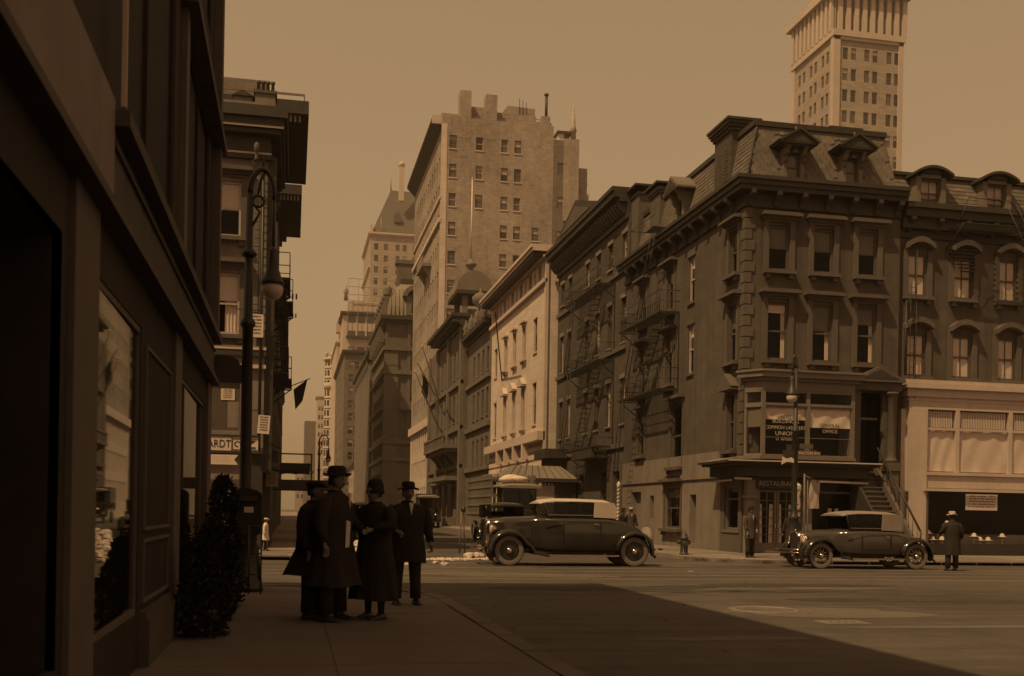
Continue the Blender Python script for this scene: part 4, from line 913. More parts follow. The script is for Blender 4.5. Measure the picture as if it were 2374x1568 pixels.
# ============================================================ BRICK APARTMENT TOWER
T = thing('brick_apartment_tower', 'tall buff brick apartment tower with chimneys and a projecting dark side cornice', 'building', (16.3, 120, 0))
rows = [42.7 - 3.29 * k for k in range(9)]
ft = [(16.85, 17.7), (19.9, 20.75), (22.85, 23.65), (24.4, 25.2)]
ops = []
for k, z in enumerate(rows):
    for i, (a, b_) in enumerate(ft):
        if i == 1 and k > 2: continue
        ops.append((a, b_, z, z + 1.5))
    if k > 2: ops.append((26.6, 27.4, z, z + 1.5))
w = M(TBRICK); facade(w, 120, '-y', 16.0, 29.0, .1, 46.3, ops, .2)
yt = [121.4 + i * 2.05 for i in range(12)]; zr = [7.5 + 3.29 * k for k in range(12)]
sops = [(a, a + .95, z, z + 1.7) for a in yt for z in zr if not (z > 43)]
facade(w, 16.0, '-x', 120, 147, 12.6, 45.4, [o for o in sops if o[2] > 12.6], .25); shell(w, 16, 29, 120, 147, .1, 46.3, ('-y', '-x'))
w.face([(16, 120, 46.3), (29, 120, 46.3), (29, 147, 46.3), (16, 147, 46.3)]); pw_('wall', w, T)
w = M(LIME); facade(w, 15.95, '-x', 119.95, 147, .1, 12.6, [(a, a + 1.2, z, z + 2.4) for a in yt[:12] for z in (2.0, 5.4, 8.8)], .25); w.box(15.6, 16.0, 119.8, 147, 11.6, 12.6)
w.box(15.93, 16.6, 119.95, 120, .1, 45.4); w.box(15.7, 16, 119.9, 147, 34.2, 34.7); w.box(15.8, 16, 119.9, 147, 36.9, 37.2)
pw_('base_course', w, T)
w = M(DTRIM); w.prism([(14.9, 46.1), (16.02, 46.1), (16.02, 44.8), (15.6, 45.2), (14.9, 45.9)], 'y', 120.4, 147.2); w.mat(LIME_P).box(14.85, 16.8, 120.1, 120.4, 45.4, 46.35); w.box(14.85, 16, 120.4, 147, 46.1, 46.3)
pw_('cornice', w, T)
for y in range(26): pass
for o_ in ops: far_window(T, '-y', 120, *o_, SASH_L if rs.random() < .7 else SASH, PANE_M if rs.random() < .6 else PANE_D, .12, rs.choice([0, .3, .4, .5, .5]), LIME_P)
for o_ in sops:
    if o_[2] > 12.6: far_window(T, '-x', 16.0, *o_, SASH, PANE_D, .2)
for a in yt:
    for z in (2.0, 5.4, 8.8): far_window(T, '-x', 15.95, a, a + 1.2, z, z + 2.4, SASH, PANE_M, .2)
w = M(mat('balcony_stone', .22, .8, .2, 2)).box(14.9, 16, 128, 134, 31.0, 31.4).box(14.95, 15.05, 128, 134, 31.4, 32.3); w.prism([(15.98, 29.6), (15.98, 31.0), (15.1, 31.0)], 'y', 128.4, 129).prism([(15.98, 29.6), (15.98, 31.0), (15.1, 31.0)], 'y', 133, 133.6); pw_('balcony', w, T)
w = M(TBRICK).box(18.0, 19.3, 119.98, 121.5, 44.0, 49.4).box(21.0, 22.3, 119.98, 121.5, 44.0, 49.2); pw_('chimney', w, T)
w = M(TBRICK).box(16.0, 28.9, 120.8, 121.1, 46.3, 46.9).box(19.3, 21, 121.5, 122, 46.3, 48.2).box(22.3, 27.2, 121.5, 122, 46.3, 47.8).prism([(23.2, 46.3), (27.3, 46.3), (27.3, 49.0), (24.0, 49.1), (23.2, 47.9)], 'y', 122.5, 132); w.box(27.6, 28.6, 120.2, 121.2, 46.3, 47.4); pw_('roof_house', w, T)
w = M(IRON).tube([(28.3, 121, 47), (28.3, 121, 50.2)], .17, 8).lathe([(.26, 0), (.26, .2)], (28.3, 121, 50.1), 8); 
for k in range(3): w.tube([(25.4 + k * .4, 122.4, 47.8), (25.4 + k * .4, 122.4, 50.0 - k * .2)], .04, 4)
w.tube([(25, 122.4, 47.9), (28.3, 122.4, 47.7)], .03, 4); pw_('vent_pipe', w, T)

# ============================================================ generic far building
def far_building(name, label, x0, x1, y0, y1, z1, m, trim, front=None, left=None, cornice=.5, win=(1.2, 1.8), panes=(PANE_D,), group=None, sash=SASH, frz=None, base=0.0, loc0=None):
    """front=(xs list, z0, dz, n) left=(ys list, z0, dz, n)"""
    r = thing(name, label, 'building', (x0, y0, 0), 0, group)
    fo = [(x, x + win[0], front[1] + k * front[2], front[1] + k * front[2] + win[1]) for x in front[0] for k in range(front[3])] if front else []
    lo = [(y, y + win[0] * 1.1, left[1] + k * left[2], left[1] + k * left[2] + win[1]) for y in left[0] for k in range(left[3])] if left else []
    w = M(m); facade(w, y0, '-y', x0, x1, base, z1, fo, .2); facade(w, x0, '-x', y0, y1, base, z1, lo, .2); shell(w, x0, x1, y0, y1, base, z1, ('-y', '-x'))
    w.face([(x0, y0, z1), (x1, y0, z1), (x1, y1, z1), (x0, y1, z1)]); pw_('wall', w, r)
    if cornice: 
        w = M(trim)
        for p, a, b_ in ((cornice * .5, z1 - 1.0, z1 - .5), (cornice, z1 - .5, z1 + .15)): w.box(x0 - p, x1 + p * .2, y0 - p, y1, a, b_)
        pw_('cornice', w, r)
    for o_ in fo: far_window(r, '-y', y0, *o_, sash, rs.choice(panes), .15, rs.choice([0, 0, .4]))
    for o_ in lo: far_window(r, '-x', x0, *o_, sash, rs.choice(panes), .15)
    return r
# dark mansard hotel
Q = far_building('mansard_hotel', 'dark stone hotel with round-shouldered mansard roof beyond the brick tower', 14.5, 30, 172, 200, 32.6, CLUB, DTRIM, ([18.6], 5, 4.4, 6), ([174 + 3 * k for k in range(8)], 5, 4.4, 6), 1.0, (2.2, 2.6))
w = M(CLUB_P)
for z in (27.2, 23.4, 12.2, 9.4): w.box(14.0, 30, 171.5, 200, z, z + .7)
w.box(14.2, 16.4, 171.7, 172, .1, 27); w.box(17.9, 18.4, 171.8, 172, 12, 32); w.box(20.9, 21.4, 171.8, 172, 12, 32)
for y in range(174, 198, 3): w.box(13.6, 14.5, y + 1.6, y + 2.4, 29.0, 31.6)
for k in range(18): w.box(14.15, 16.45, 171.65, 171.71, 1 + k * 1.4, 1.9 + k * 1.4)
pw_('belt_course', w, Q)
MR = mat('ribbed_mansard', .19, .7, .25, 2); w = M(MR); prof = [(0, 0), (.1, 1.6), (.5, 3.2), (1.2, 4.6), (2.2, 5.6), (3.2, 6.0)]
rings = [[(14.6 + a, 200, 32.8 + h), (14.6 + a, 172.1 + a, 32.8 + h), (30, 172.1 + a, 32.8 + h)] for a, h in prof]; w.grid(rings, False)
for k in range(22): 
    x = 15.2 + k * .65; w.tube([(max(x, 14.6 + a) , 172.05 + a, 32.8 + h) for a, h in prof[:4]], .07, 4)
w.mat(DTRIM).box(17, 30, 174.6, 176, 38.6, 39.4); pw_('mansard_roof', w, Q)
w = M(CLUB_P).box(17.6, 21.6, 171.6, 174, 33, 36.0); n = 10
for i in range(n): w.prism([(19.6 - 2.6 * cos(pi * i / n), 36 + 1.9 * sin(pi * i / n)), (19.6 - 2.6 * cos(pi * (i + 1) / n), 36 + 1.9 * sin(pi * (i + 1) / n)), (19.6 - 1.9 * cos(pi * (i + 1) / n), 36 + 1.2 * sin(pi * (i + 1) / n)), (19.6 - 1.9 * cos(pi * i / n), 36 + 1.2 * sin(pi * i / n))], 'y', 171.2, 174)
w.mat(PANE_D).box(18.4, 20.8, 171.58, 171.6, 33.3, 36.2); pw_('dormer', w, Q)
w = M(CLUB_P)
for k in range(7):
    y = 173.5 + k * 3.6; w.box(14.4, 15.6, y, y + 1.6, 32.8, 36.2); w.lathe([(.5, 0), (.9, .4), (.5, .9), (.7, 1.3), (.1, 2.0)], (14.9, y + .8, 36.2), 7)
w.box(16.5, 19.0, 176, 178, 38, 42.2); w.box(16.2, 19.3, 175.8, 178.2, 42.2, 42.8); w.lathe([(.8, 0), (1.1, .8), (.5, 1.5), (.1, 2.2)], (23, 175, 39.2), 8)
pw_('roof_ornament', w, Q, label='row of carved dormers and finials along the roof edge')
pw_('balcony', M(CLUB_P).box(13.6, 14.5, 172, 198, 17.6, 18.0).box(16.8, 23, 170.8, 172, 17.6, 18.0).box(16.8, 23, 170.8, 170.95, 18, 19), Q)
# row building with bracketed cornice
RW = far_building('bracketed_row_building', 'brown row building with heavy bracketed cornice between the mansard hotel and grey brick block', 14.5, 26, 200.1, 250, 31.0, CLUB_P, DTRIM, None, ([210 + 3.5 * k for k in range(12)], 4, 4.2, 6), 1.2, (1.5, 2.4))
w = M(CLUB_P)
for k in range(12): w.box(13.6, 14.5, 205 + k * 3.7, 206.2 + k * 3.7, 28.6, 31.6)
for k in range(6): w.box(14.0, 14.5, 201 + k * 8, 209 + k * 8, .1, 29)
pw_('pilaster', w, RW)
far_building('low_shop_row', 'low pale shop row at the foot of the grey brick block down the avenue', 14.5, 22, 253, 280, 12.5, FARB, DTRIM, ([16, 18.5], 3, 4, 2), ([255, 259, 263, 267, 271, 275], 3, 4, 2), .6, (1.6, 2.2))
far_building('grey_brick_block', 'plain grey brick apartment block with paired windows down the avenue', 13.3, 32, 290, 350, 44.3, FARG, DTRIM, ([14.5, 16.1, 19.4, 21.0], 8, 3.5, 10), ([294 + 6 * k for k in range(9)], 8, 3.5, 10), .7, (1.3, 2.0), (PANE_D, PANE_M), sash=SASH_L)
SC = far_building('stepped_white_building', 'stepped white building with scaffolding rails rising behind the grey brick block', 15.5, 36, 352, 372, 66.0, FARW, DTRIM, ([17.2, 20.2, 23.2, 26.5], 47, 5.2, 4), ([354, 359, 364], 40, 5.2, 5), .9, (2.4, 2.6), (PANE_M,))
w = M(FARW).box(15.6, 36, 348, 351.9, 0, 46).box(17.5, 40, 352.1, 372, 66, 70); w.mat(DTRIM).box(16.5, 36, 350.4, 351.9, 57.5, 58.2); w.mat(mat('far_scaffold', .3, .8, .1, 1))
for k in range(5): w.tube([(17, 351, 66.5 + k * 2.6), (33, 351, 66.5 + k * 2.6)], .12, 4)
for k in range(6): w.tube([(17 + k * 3.2, 351, 58), (17 + k * 3.2, 351, 77)], .12, 4)
w.lathe([(.7, 0), (.5, 2), (.9, 2.5), (.1, 5)], (16.3, 353, 70), 6); pw_('setback', w, SC)
WN = far_building('white_office_slab', 'bright white narrow office slab down the avenue right of the slender tower', 14.5, 26, 376, 430, 60.0, FARW, FARW, None, ([380 + 9 * k for k in range(5)], 10, 4.4, 11), .5, (1.6, 2.4))
w = M(FARW).box(15.5, 24, 378, 420, 60, 63.5); w.box(14.3, 17, 377, 382, 63.5, 67); w.lathe([(1.4, 0), (1.1, 1), (1.5, 1.6), (.2, 4)], (16.0, 379, 67), 8); w.lathe([(.9, 0), (.7, 1), (.2, 3)], (17.5, 376.5, 63.5), 8); pw_('roof_turret', w, WN)
ST = thing('slender_round_tower', 'slender white round-cornered tower with ringed windows far down the avenue', 'building', (15.7, 452, 0))
w = M(FARW).lathe([(3.0, 0), (3.0, 64)], (15.9, 455, 0), 16); 
for k in range(15): w.lathe([(3.25, 0), (3.25, .5)], (15.9, 455, 6 + k * 4.2), 16)
w.lathe([(3.8, 0), (3.8, 1)], (15.9, 455, 64), 16); w.box(15.9, 26, 456, 540, 0, 64); w.lathe([(3.4, 0), (3.4, 2.5)], (15.9, 455, 52), 16); pw_('wall', w, ST)
pw = M(PANE_D).box(-.5, .5, -.1, .05, 0, 2.3).mesh('window')
for k in range(14):
    for a in (-2.7, -2.15, -1.6, -1.1): 
        o = obj('window', pw, ST, (.2 + 3.05 * cos(a), 3 + 3.05 * sin(a), 7.2 + k * 4.2), a + pi / 2)
w = M(FARW)
for k in range(10): w.lathe([(.5, 0), (.4, 1.2), (.8, 1.6), (.1, 2.6)], (13.5 + (k % 3) * 2, 453 + k * 1.2, 65), 5)
pw_('roof_ornament', w, ST)
far_building('distant_stepped_tower', 'small pale stepped tower in the haze at the end of the avenue', 12.0, 16, 560, 575, 60, FARW, FARW, ([12.8, 14.3], 30, 4.5, 6), None, .6, (.9, 2.2)); 
far_building('distant_grey_block', 'flat grey block closing the far end of the avenue', 6.5, 14, 610, 640, 51, FARG, FARG, None, None, 0)
far_building('distant_low_block', 'low pale block at the vanishing point of the avenue', 2.0, 9.5, 660, 690, 26, FARB, FARB, ([3, 5.5], 8, 5, 3), None, 0, (1.2, 2.4))
# hotel with steep hipped roof
HT = far_building('steep_roofed_hotel', 'tall pale hotel with a very steep dark hipped roof and white chimney', 27.2, 56, 400, 440, 105, FARB, LIME_P, ([28.6, 32.2, 36.6, 39.2, 43.0, 46], 60, 4.3, 10), None, .9, (1.5, 2.4), (PANE_D, PANE_M))
w = M(COPPER); x0, x1, y0, y1, zb, zt = 27.6, 56, 400.3, 440, 105.2, 124
w.face([(x0, y0, zb), (x1, y0, zb), (x1, y0 + 9, zt), (x0 + 7.6, y0 + 9, zt)]); w.face([(x0, y1, zb), (x0, y0, zb), (x0 + 7.6, y0 + 9, zt), (x0 + 7.6, y1 - 9, zt)]); w.face([(x0 + 7.6, y0 + 9, zt), (x1, y0 + 9, zt), (x1, y1 - 9, zt), (x0 + 7.6, y1 - 9, zt)])
w.prism([(36, 110), (38.6, 110), (38.6, 112.5), (37.3, 114), (36, 112.5)], 'y', 401.5, 406); pw_('roof', w, HT)
w = M(FARW).box(37.6, 39.4, 401, 403, 118, 131); w.lathe([(1.2, 0), (1.2, 1.2), (.6, 1.8)], (38.5, 402, 131), 8); pw_('chimney', w, HT)
w = M(IRON).tube([(35.2, 409, 124), (35.2, 409, 128.5)], [.25, .05], 5); w.mat(LIME_P).box(27.0, 28.0, 399.4, 401, 105, 108).tube([(31, 400, 106), (31, 400, 111)], [.2, .05], 5).box(26.4, 27.2, 400, 440, 92, 92.8); pw_('finial', w, HT)
# terraced apartment house with spire, behind the brick tower
TA = far_building('terraced_apartment_house', 'terraced brown apartment tower with stepped roof set behind the buff brick tower', 47, 53.2, 200, 212, 73.6, FARG, LIME_P, ([49.2], 34, 6.6, 6), None, 0, (1.5, 2.2), (PANE_M,))
w = M(TBRICK).box(50.4, 53.4, 199.7, 212, 58, 73.9).box(53.2, 56.0, 203, 215, 40, 69.5).box(55.9, 59.0, 206, 218, 40, 62.0); w.mat(DTRIM).box(49.0, 52.0, 199.6, 203, 74.9, 75.3); w.mat(PWHITE).box(49.3, 50.4, 200, 203, 73.6, 74.9)
w.mat(FARB).lathe([(.55, 0), (.55, 3.4), (.75, 3.6), (.5, 4.5), (.05, 9.4)], (53.0, 203, 73), 8); pw_('setback', w, TA)
GB = far_building('gothic_white_building', 'pale pinnacled building peeping between the terraced tower and brick pediment', 62.6, 66.6, 240, 255, 76.0, FARB, FARW, ([63.3, 65.0], 56, 5, 4), None, .5, (1.0, 2.4))
w = M(FARW)
for k in range(5): w.lathe([(.6, 0), (.5, 3), (.8, 3.4), (.05, 7 - k * .5)], (62.8 + k * .95, 239.6 + k, 76), 6)
w.box(66.7, 70, 236, 250, 40, 66); w.prism([(63, 76), (66.4, 76), (64.7, 81)], 'y', 242, 254); w.lathe([(.6, 0), (.6, 2), (.1, 5)], (67.4, 237, 66), 6); w.lathe([(.4, 0), (.3, 2), (.05, 4.5)], (69.4, 237, 66), 6); w.box(62.2, 66.9, 239.5, 240, 69, 70); pw_('pinnacle', w, GB)
# ============================================================ OFFICE TOWER top right
TW = thing('pale_office_tower', 'pale stone office tower with arcaded top rising behind the corner building at upper right', 'building', (115, 215, 0))
xs = [117.0, 119.0, 122.2, 124.2, 127.6, 129.5]; zr = [65.5 + 4.62 * k for k in range(9)]
fo = [(x, x + 1.25, z, z + 2.6) for x in xs for z in zr]; ys = [217.5, 219.6, 223, 225.2, 228.6, 230.8]
lo = [(y, y + 1.2, z, z + 2.6) for y in ys for z in zr]
w = M(FACADE_T); facade(w, 215, '-y', 115, 131.2, 0, 118, fo, .3); facade(w, 115, '-x', 215, 234.5, 0, 118, lo, .3); shell(w, 115, 131.2, 215, 234.5, 0, 118, ('-y', '-x')); w.face([(115, 215, 118), (131.2, 215, 118), (131.2, 234.5, 118), (115, 234.5, 118)]); pw_('wall', w, TW)
for o_ in fo: far_window(TW, '-y', 215, *o_, SASH, PANE_M if rs.random() < .5 else PANE_D, .2, rs.choice([0, 0, .35]))
for o_ in lo: far_window(TW, '-x', 115, *o_, SASH, PANE_M, .2)
w = M(TOWER_P)
w.box(114.7, 116.2, 214.6, 215, 0, 108); w.box(130.4, 131.5, 214.6, 215, 0, 108); w.box(114.6, 115, 214.7, 216, 0, 108); w.box(114.6, 115, 233.4, 234.6, 0, 108)
w.box(114.4, 131.8, 214.3, 215, 107.3, 108.6); w.box(114.4, 115, 215, 235, 107.3, 108.6); w.box(114.7, 131.5, 214.6, 215, 106.6, 107.3)
w.box(113.4, 132.6, 213.2, 236, 116.6, 118.4); pw_('cornice', w, TW)
cw = M(TOWER_P).box(-.5, .5, -.7, -.02, 108.6, 116.6).mesh('pier')
for k in range(9): obj('pier', cw, TW, (1.0 + k * 1.95, 0, 0))
for k in range(10): obj('pier', cw, TW, (0, 1.0 + k * 2.0, 0), -pi / 2)
w = M(PANE_M).box(115.2, 131, 214.95, 214.97, 108.6, 116.2).box(114.95, 114.97, 215.2, 234, 108.6, 116.2); pw_('arcade_glazing', w, TW)
# street wall behind the corner buildings so nothing is empty off to the right
far_building('side_street_house', 'plain brown row house at the far right edge beyond the cream shopfront', 36.05, 44, 36.2, 50, 12.6, DBRICK, DTRIM, ([37, 38.8, 40.6, 42.4], 4.5, 3.3, 3), None, .5, (.9, 1.7))

# ============================================================ LEFT CORNER BUILDING
E_ = thing('left_corner_building', 'dark-trimmed corner building across the street with shop signs and chimney pots', 'building', (-.95, 36, 0))
X1 = -.95
lops = [(-9.2, -8.4, z0, z1) for z0, z1 in ((10.3, 12.1), (7.1, 9.1))] + [(-5.9, -5.0, z0, z1) for z0, z1 in ((10.3, 12.1), (7.1, 9.1))] + [(-2.66, -1.78, z0, z1) for z0, z1 in ((10.3, 12.1), (7.1, 9.1))] + [(-9.0, -1.72, 3.95, 5.75)]
w = M(BASEST); facade(w, 36, '-y', -14, X1, .1, 13.7, lops, .12)
eo = [(y, y + .9, z0, z1) for y in (38, 40.5) for z0, z1 in ((10.3, 12.1), (7.1, 9.1))]
facade(w, X1, '+x', 36, 42, 2.6, 13.7, eo, .25); shell(w, -14, X1, 36, 42, .1, 13.7, ('-y', '+x')); pw_('wall', w, E_)
for a, b_ in ((-9.2, -8.4), (-5.9, -5.0), (-2.66, -1.78)):
    window(E_, '-y', 36, a, b_, 10.3, 12.1, SASH_L, .52, SHADE, .07, 1, (BROWN_P, 'brown')); window(E_, '-y', 36, a, b_, 7.1, 9.1, SASH_L, .45, SHADE, .07, 1, (BROWN_P, 'brown'), curtain=.5)
for a, b_, z0, z1 in eo: window(E_, '+x', X1, a, b_, z0, z1, SASH, .3, SHADE, .2, 1, (DTRIM, 'hood'))
w = M(DTRIM); x1 = X1
for p, z0, z1 in ((.14, 12.85, 13.0), (.08, 13.0, 13.62), (.4, 13.62, 13.8), (.5, 13.8, 14.1), (.62, 14.1, 14.45)): w.box(-14, x1 + p, 36 - p, 42, z0, z1)
w.box(x1 - .0, x1 + .28, 36.0, 36.5, 2.6, 13.0); pw_('cornice', w, E_)
w = M(LIME_P).box(-14, x1 + .12, 35.84, 35.86, 13.0, 13.06).box(-14, x1 + .5, 35.49, 35.5, 13.78, 13.84); pw_('cornice_fillet', w, E_)
w = M(BASEST).box(-14, x1 - .1, 36, 41, 14.45, 14.75).box(-2.1, -1.5, 36.4, 37.2, 14.75, 15.05); w.mat(DTRIM).prism([(-2.15, 15.05), (-1.45, 15.05), (-1.8, 15.25)], 'y', 36.3, 37.3); pw_('parapet', w, E_)
w = M(BASEST).box(-1.4, -.75, 36.1, 36.9, 14.45, 15.15); w.mat(BROWN_P).box(-1.45, -.7, 36.05, 36.95, 15.1, 15.2); pw_('chimney', w, E_)
pot = M(BROWN_P).lathe([(.06, 0), (.05, .35), (.075, .37), (.075, .45), (.03, .46)], n=8).mesh('chimney_pot')
for k in range(4): obj('chimney_pot', pot, E_, (-.36 + k * .155, .5, 15.2))
for z0, z1, mm in ((6.6, 6.72, LIME_P), (6.4, 6.55, DTRIM), (6.0, 6.12, LIME_P)): pw_('belt_course', M(mm).box(-14, x1 + .05, 35.86, 36, z0, z1), E_)
w = M(SASH).box(-9, -1.72, 36.02, 36.1, 3.95, 4.05).box(-9, -1.72, 36.02, 36.1, 5.65, 5.75).box(-5.4, -5.3, 36.02, 36.1, 4.05, 5.65).box(-3.4, -3.3, 36.02, 36.1, 4.05, 5.65); pw_('window_frame', w, E_)
pw_('pane', M(PANE_M).box(-9, -1.72, 36.1, 36.11, 3.95, 5.75), E_)
w = M(PAPER).box(-2.32, -1.88, 36.08, 36.09, 4.95, 5.32); print_lines(w, -2.26, -1.94, 4.98, 5.3, 3, 36.079, INK, 2); pw_('paper_notice', w, E_)
w = M(BASEST).box(-2.1, -1.74, 36.06, 36.075, 4.05, 4.9); pw_('window_blind', w, E_)
# shop signs
w = M(PAPER).box(-4.4, -1.1, 35.78, 35.84, 3.28, 3.72); w.mat(DTRIM).box(-4.4, -1.05, 35.76, 35.86, 3.20, 3.28).box(-4.4, -1.05, 35.76, 35.86, 3.72, 3.8)
w.mat(SASH).box(-1.95, -1.9, 35.77, 35.779, 3.28, 3.72).box(-1.90, -1.12, 35.765, 35.779, 3.31, 3.33).box(-1.90, -1.12, 35.765, 35.779, 3.66, 3.68)
sg = pw_('shop_sign', w, E_)
L_('ARDT', .36, -2.33, 35.77, 3.38, INK, E_, .78)
w = M(INK)
for k in range(14):
    a = k * .36; w.box(-1.75 + .09 * cos(a) - .02, -1.75 + .09 * cos(a) + .02, 35.772, 35.776, 3.5 + .08 * sin(a) - .015, 3.5 + .08 * sin(a) + .015)
w.prism([(-1.55, 3.42), (-1.25, 3.55), (-1.18, 3.62), (-1.3, 3.62), (-1.6, 3.5)], 'y', 35.772, 35.776); w.box(-1.5, -1.18, 35.772, 35.776, 3.36, 3.41); pw_('shop_emblem', w, E_)
w = M(PAPER).prism([(-4.2, 2.82), (-1.72, 2.82), (-1.85, 2.98), (-1.72, 3.14), (-4.2, 3.14)], 'y', 35.7, 35.72); print_lines(w, -2.55, -1.95, 2.88, 3.1, 2, 35.699, SHADE, 9); pw_('pennant_sign', w, E_)
w = M(mat('shop_interior', .04)).box(-14, -1.3, 36.6, 36.7, .1, 3.2).box(-14, x1, 36.3, 36.4, .1, .6); w.mat(DTRIM).box(-1.6, x1, 35.9, 36.5, .1, 3.2).box(-5.2, -4.9, 35.9, 36.3, .1, 3.2); w.box(x1 - .1, x1 + .25, 36.5, 41.5, .1, 2.6); pw_('shopfront', w, E_)
w = M(DTRIM).prism([(x1 + .05, 2.9), (x1 + .5, 2.75), (x1 + .5, 3.5), (x1 + .05, 3.65)], 'y', 36.6, 39.6); w.mat(BROWN_P).prism([(x1 + .1, 3.45), (x1 + .52, 3.3), (x1 + .52, 3.42), (x1 + .1, 3.57)], 'y', 36.5, 36.6); w.box(x1 + .02, x1 + .52, 36.5, 36.6, 2.75, 2.95); pw_('side_fascia', w, E_)
def hang_sign(x0, x1, y, z0, z1, rows, lab, seed, tilt=0.0, m=PAPER):
    b = M(m).box(x0, x1, y, y + .03, z0, z1); print_lines(b, x0 + .05, x1 - .05, z0 + .06, z1 - .04, rows, y - .001, INK, seed); b.mat(IRON).box((x0 + x1) / 2 - .01, (x0 + x1) / 2 + .01, y + .01, y + .03, z1, z1 + .15)
    b.box(x0 - .3, x1, y + .005, y + .025, z1 + .12, z1 + .15)
    cx = (x0 + x1) / 2; b.v = [(p - cx, q - y, r - z1) for p, q, r in b.v]; o = obj('hanging_sign', b, None, (cx, y, z1)); o.rotation_euler = (0, tilt, 0); o['label'] = lab; o['category'] = 'sign'; return o
hang_sign(-1.1, -.72, 35.6, 3.85, 4.45, 4, 'white hanging paper sign tilted at the corner above the shop fascia', 11, .06)
hang_sign(-1.55, -1.0, 35.75, 7.0, 7.75, 4, 'small slatted white sign behind the near lamp post at second floor level', 13, 0)
hang_sign(-.85, -.45, 36.3, 2.15, 2.65, 4, 'grey hanging notice under the dark side fascia', 17, 0, SHADE_M)
w = M(IRON)
for q in (-1.42, -1.18): w.tube([(q, 35.8, 6.9), (q, 35.8, 12.8)], .016, 4)
for k in range(22): w.tube([(-1.42, 35.8, 7.0 + k * .27), (-1.18, 35.8, 7.0 + k * .27)], .012, 4)
w.tube([(-1.08, 35.85, 2.9), (-1.08, 35.85, 12.9)], .05, 6); w.mat(BROWN_P).lathe([(.09, 0), (.06, .1), (.06, .3), (.1, .35), (.08, .55), (.03, .6)], (-1.3, 35.6, 12.7), 8); pw_('ladder', w, E_)
fe = fire_escape(E_, X1, 38.2, 41.6, (6.2, 9.5), .75, True, 1)

# neighbours along the left side of the avenue: tall cornice silhouettes
def left_house(label, y0, y1, z1, proj, xw=-.95, m=DBRICK):
    r = thing('avenue_row_building', label, 'building', (xw, y0, 0)); w = M(m)
    eo = [(y, y + 1.0, z, z + 2.0) for y in [y0 + 1.2 + k * 2.4 for k in range(int((y1 - y0 - 2) / 2.4))] for z in (4.5, 8, 11.5) if z < z1 - 3]
    facade(w, xw, '+x', y0, y1, .1, z1 - .6, eo, .25); shell(w, -16, xw, y0, y1, .1, z1 - .6, ('+x',)); w.face([(-16, y0, z1 - .6), (xw, y0, z1 - .6), (xw, y1, z1 - .6), (-16, y1, z1 - .6)]); pw_('wall', w, r)
    for o_ in eo: far_window(r, '+x', xw, *o_, SASH, PANE_D, .2, .3, m)
    w = M(DTRIM)
    for p, a, b_ in ((.15, -1.1, -.8), (.4, -.8, -.5), (proj, -.5, 0)): w.box(-3.0, xw + p, y0 - p * .3, y1, z1 + a, z1 + b_)
    w.mat(BASEST)
    for k in range(12): w.box(xw - .9 + k * .17, xw - .82 + k * .17, y0 - .25, y0 - .2, z1 - .78, z1 - .52)
    pw_('cornice', w, r); return r
r = left_house('tall dark row building with far-projecting cornice just beyond the left corner building', 42.3, 51.0, 17.15, 1.35)
w = M(BASEST).box(-3.0, .25, 42.6, 42.65, 17.6, 17.68).box(.2, .25, 42.6, 42.65, 17.15, 17.6); pw_('roof_rail', w, r)
fire_escape(r, -.95, 43.6, 47.2, (6.6, 9.7), .85, True, 1)
left_house('second dark row building with flat cornice further down the left side of the avenue', 56.0, 64.5, 18.0, 1.2)
left_house('low dark row building between two taller ones on the left side of the avenue', 51.1, 55.9, 12.0, .5)
left_house('long dark row building past the second cornice on the left side of the avenue', 64.6, 100, 13.5, .5)
left_house('last dark row building far down the left side of the avenue', 100.2, 145, 16.0, .5, -1.6)
far_building('avenue_apartment_block', 'tall dark apartment block far down the left side of the avenue', -22, -4.0, 150, 190, 60, FARG, FARG, None, None, 0)
# marquee over the left pavement
MQ = thing('street_canopy', 'dark scalloped canopy on a thin post over the far left pavement', 'canopy', (1.0, 60, 0))
w = M(DTRIM).box(-.9, 1.0, 60, 66, 3.55, 3.95).box(-.9, 1.9, 44, 47, 2.2, 2.6); w.tube([(-.9, 60, 4.45), (1.05, 60, 4.45)], .04, 5); pw_('valance', w, MQ)
w = M(DTRIM); 
for k in range(3): w.tube([(-.8 + k * .7 + .28 * cos(pi + pi * i / 6) + .28, 60, 3.55 + .2 * sin(pi + pi * i / 6)) for i in range(7)], .035, 5)
pw_('scallop', w, MQ); pw_('post', M(IRON).tube([(1.05, 60, .1), (1.05, 60, 4.5)], .04, 6), MQ)
w = M(FLAG); w.face([(.0, 60, 8.0), (.75, 60, 8.6), (.5, 60.1, 7.4), (.12, 60, 6.9)]); w.tube([(-1, 60, 7.8), (.9, 60, 8.65)], .025, 4)
o = obj('flag', w); o['label'] = 'small dark pennant flag hanging over the avenue beside the left buildings'; o['category'] = 'flag'

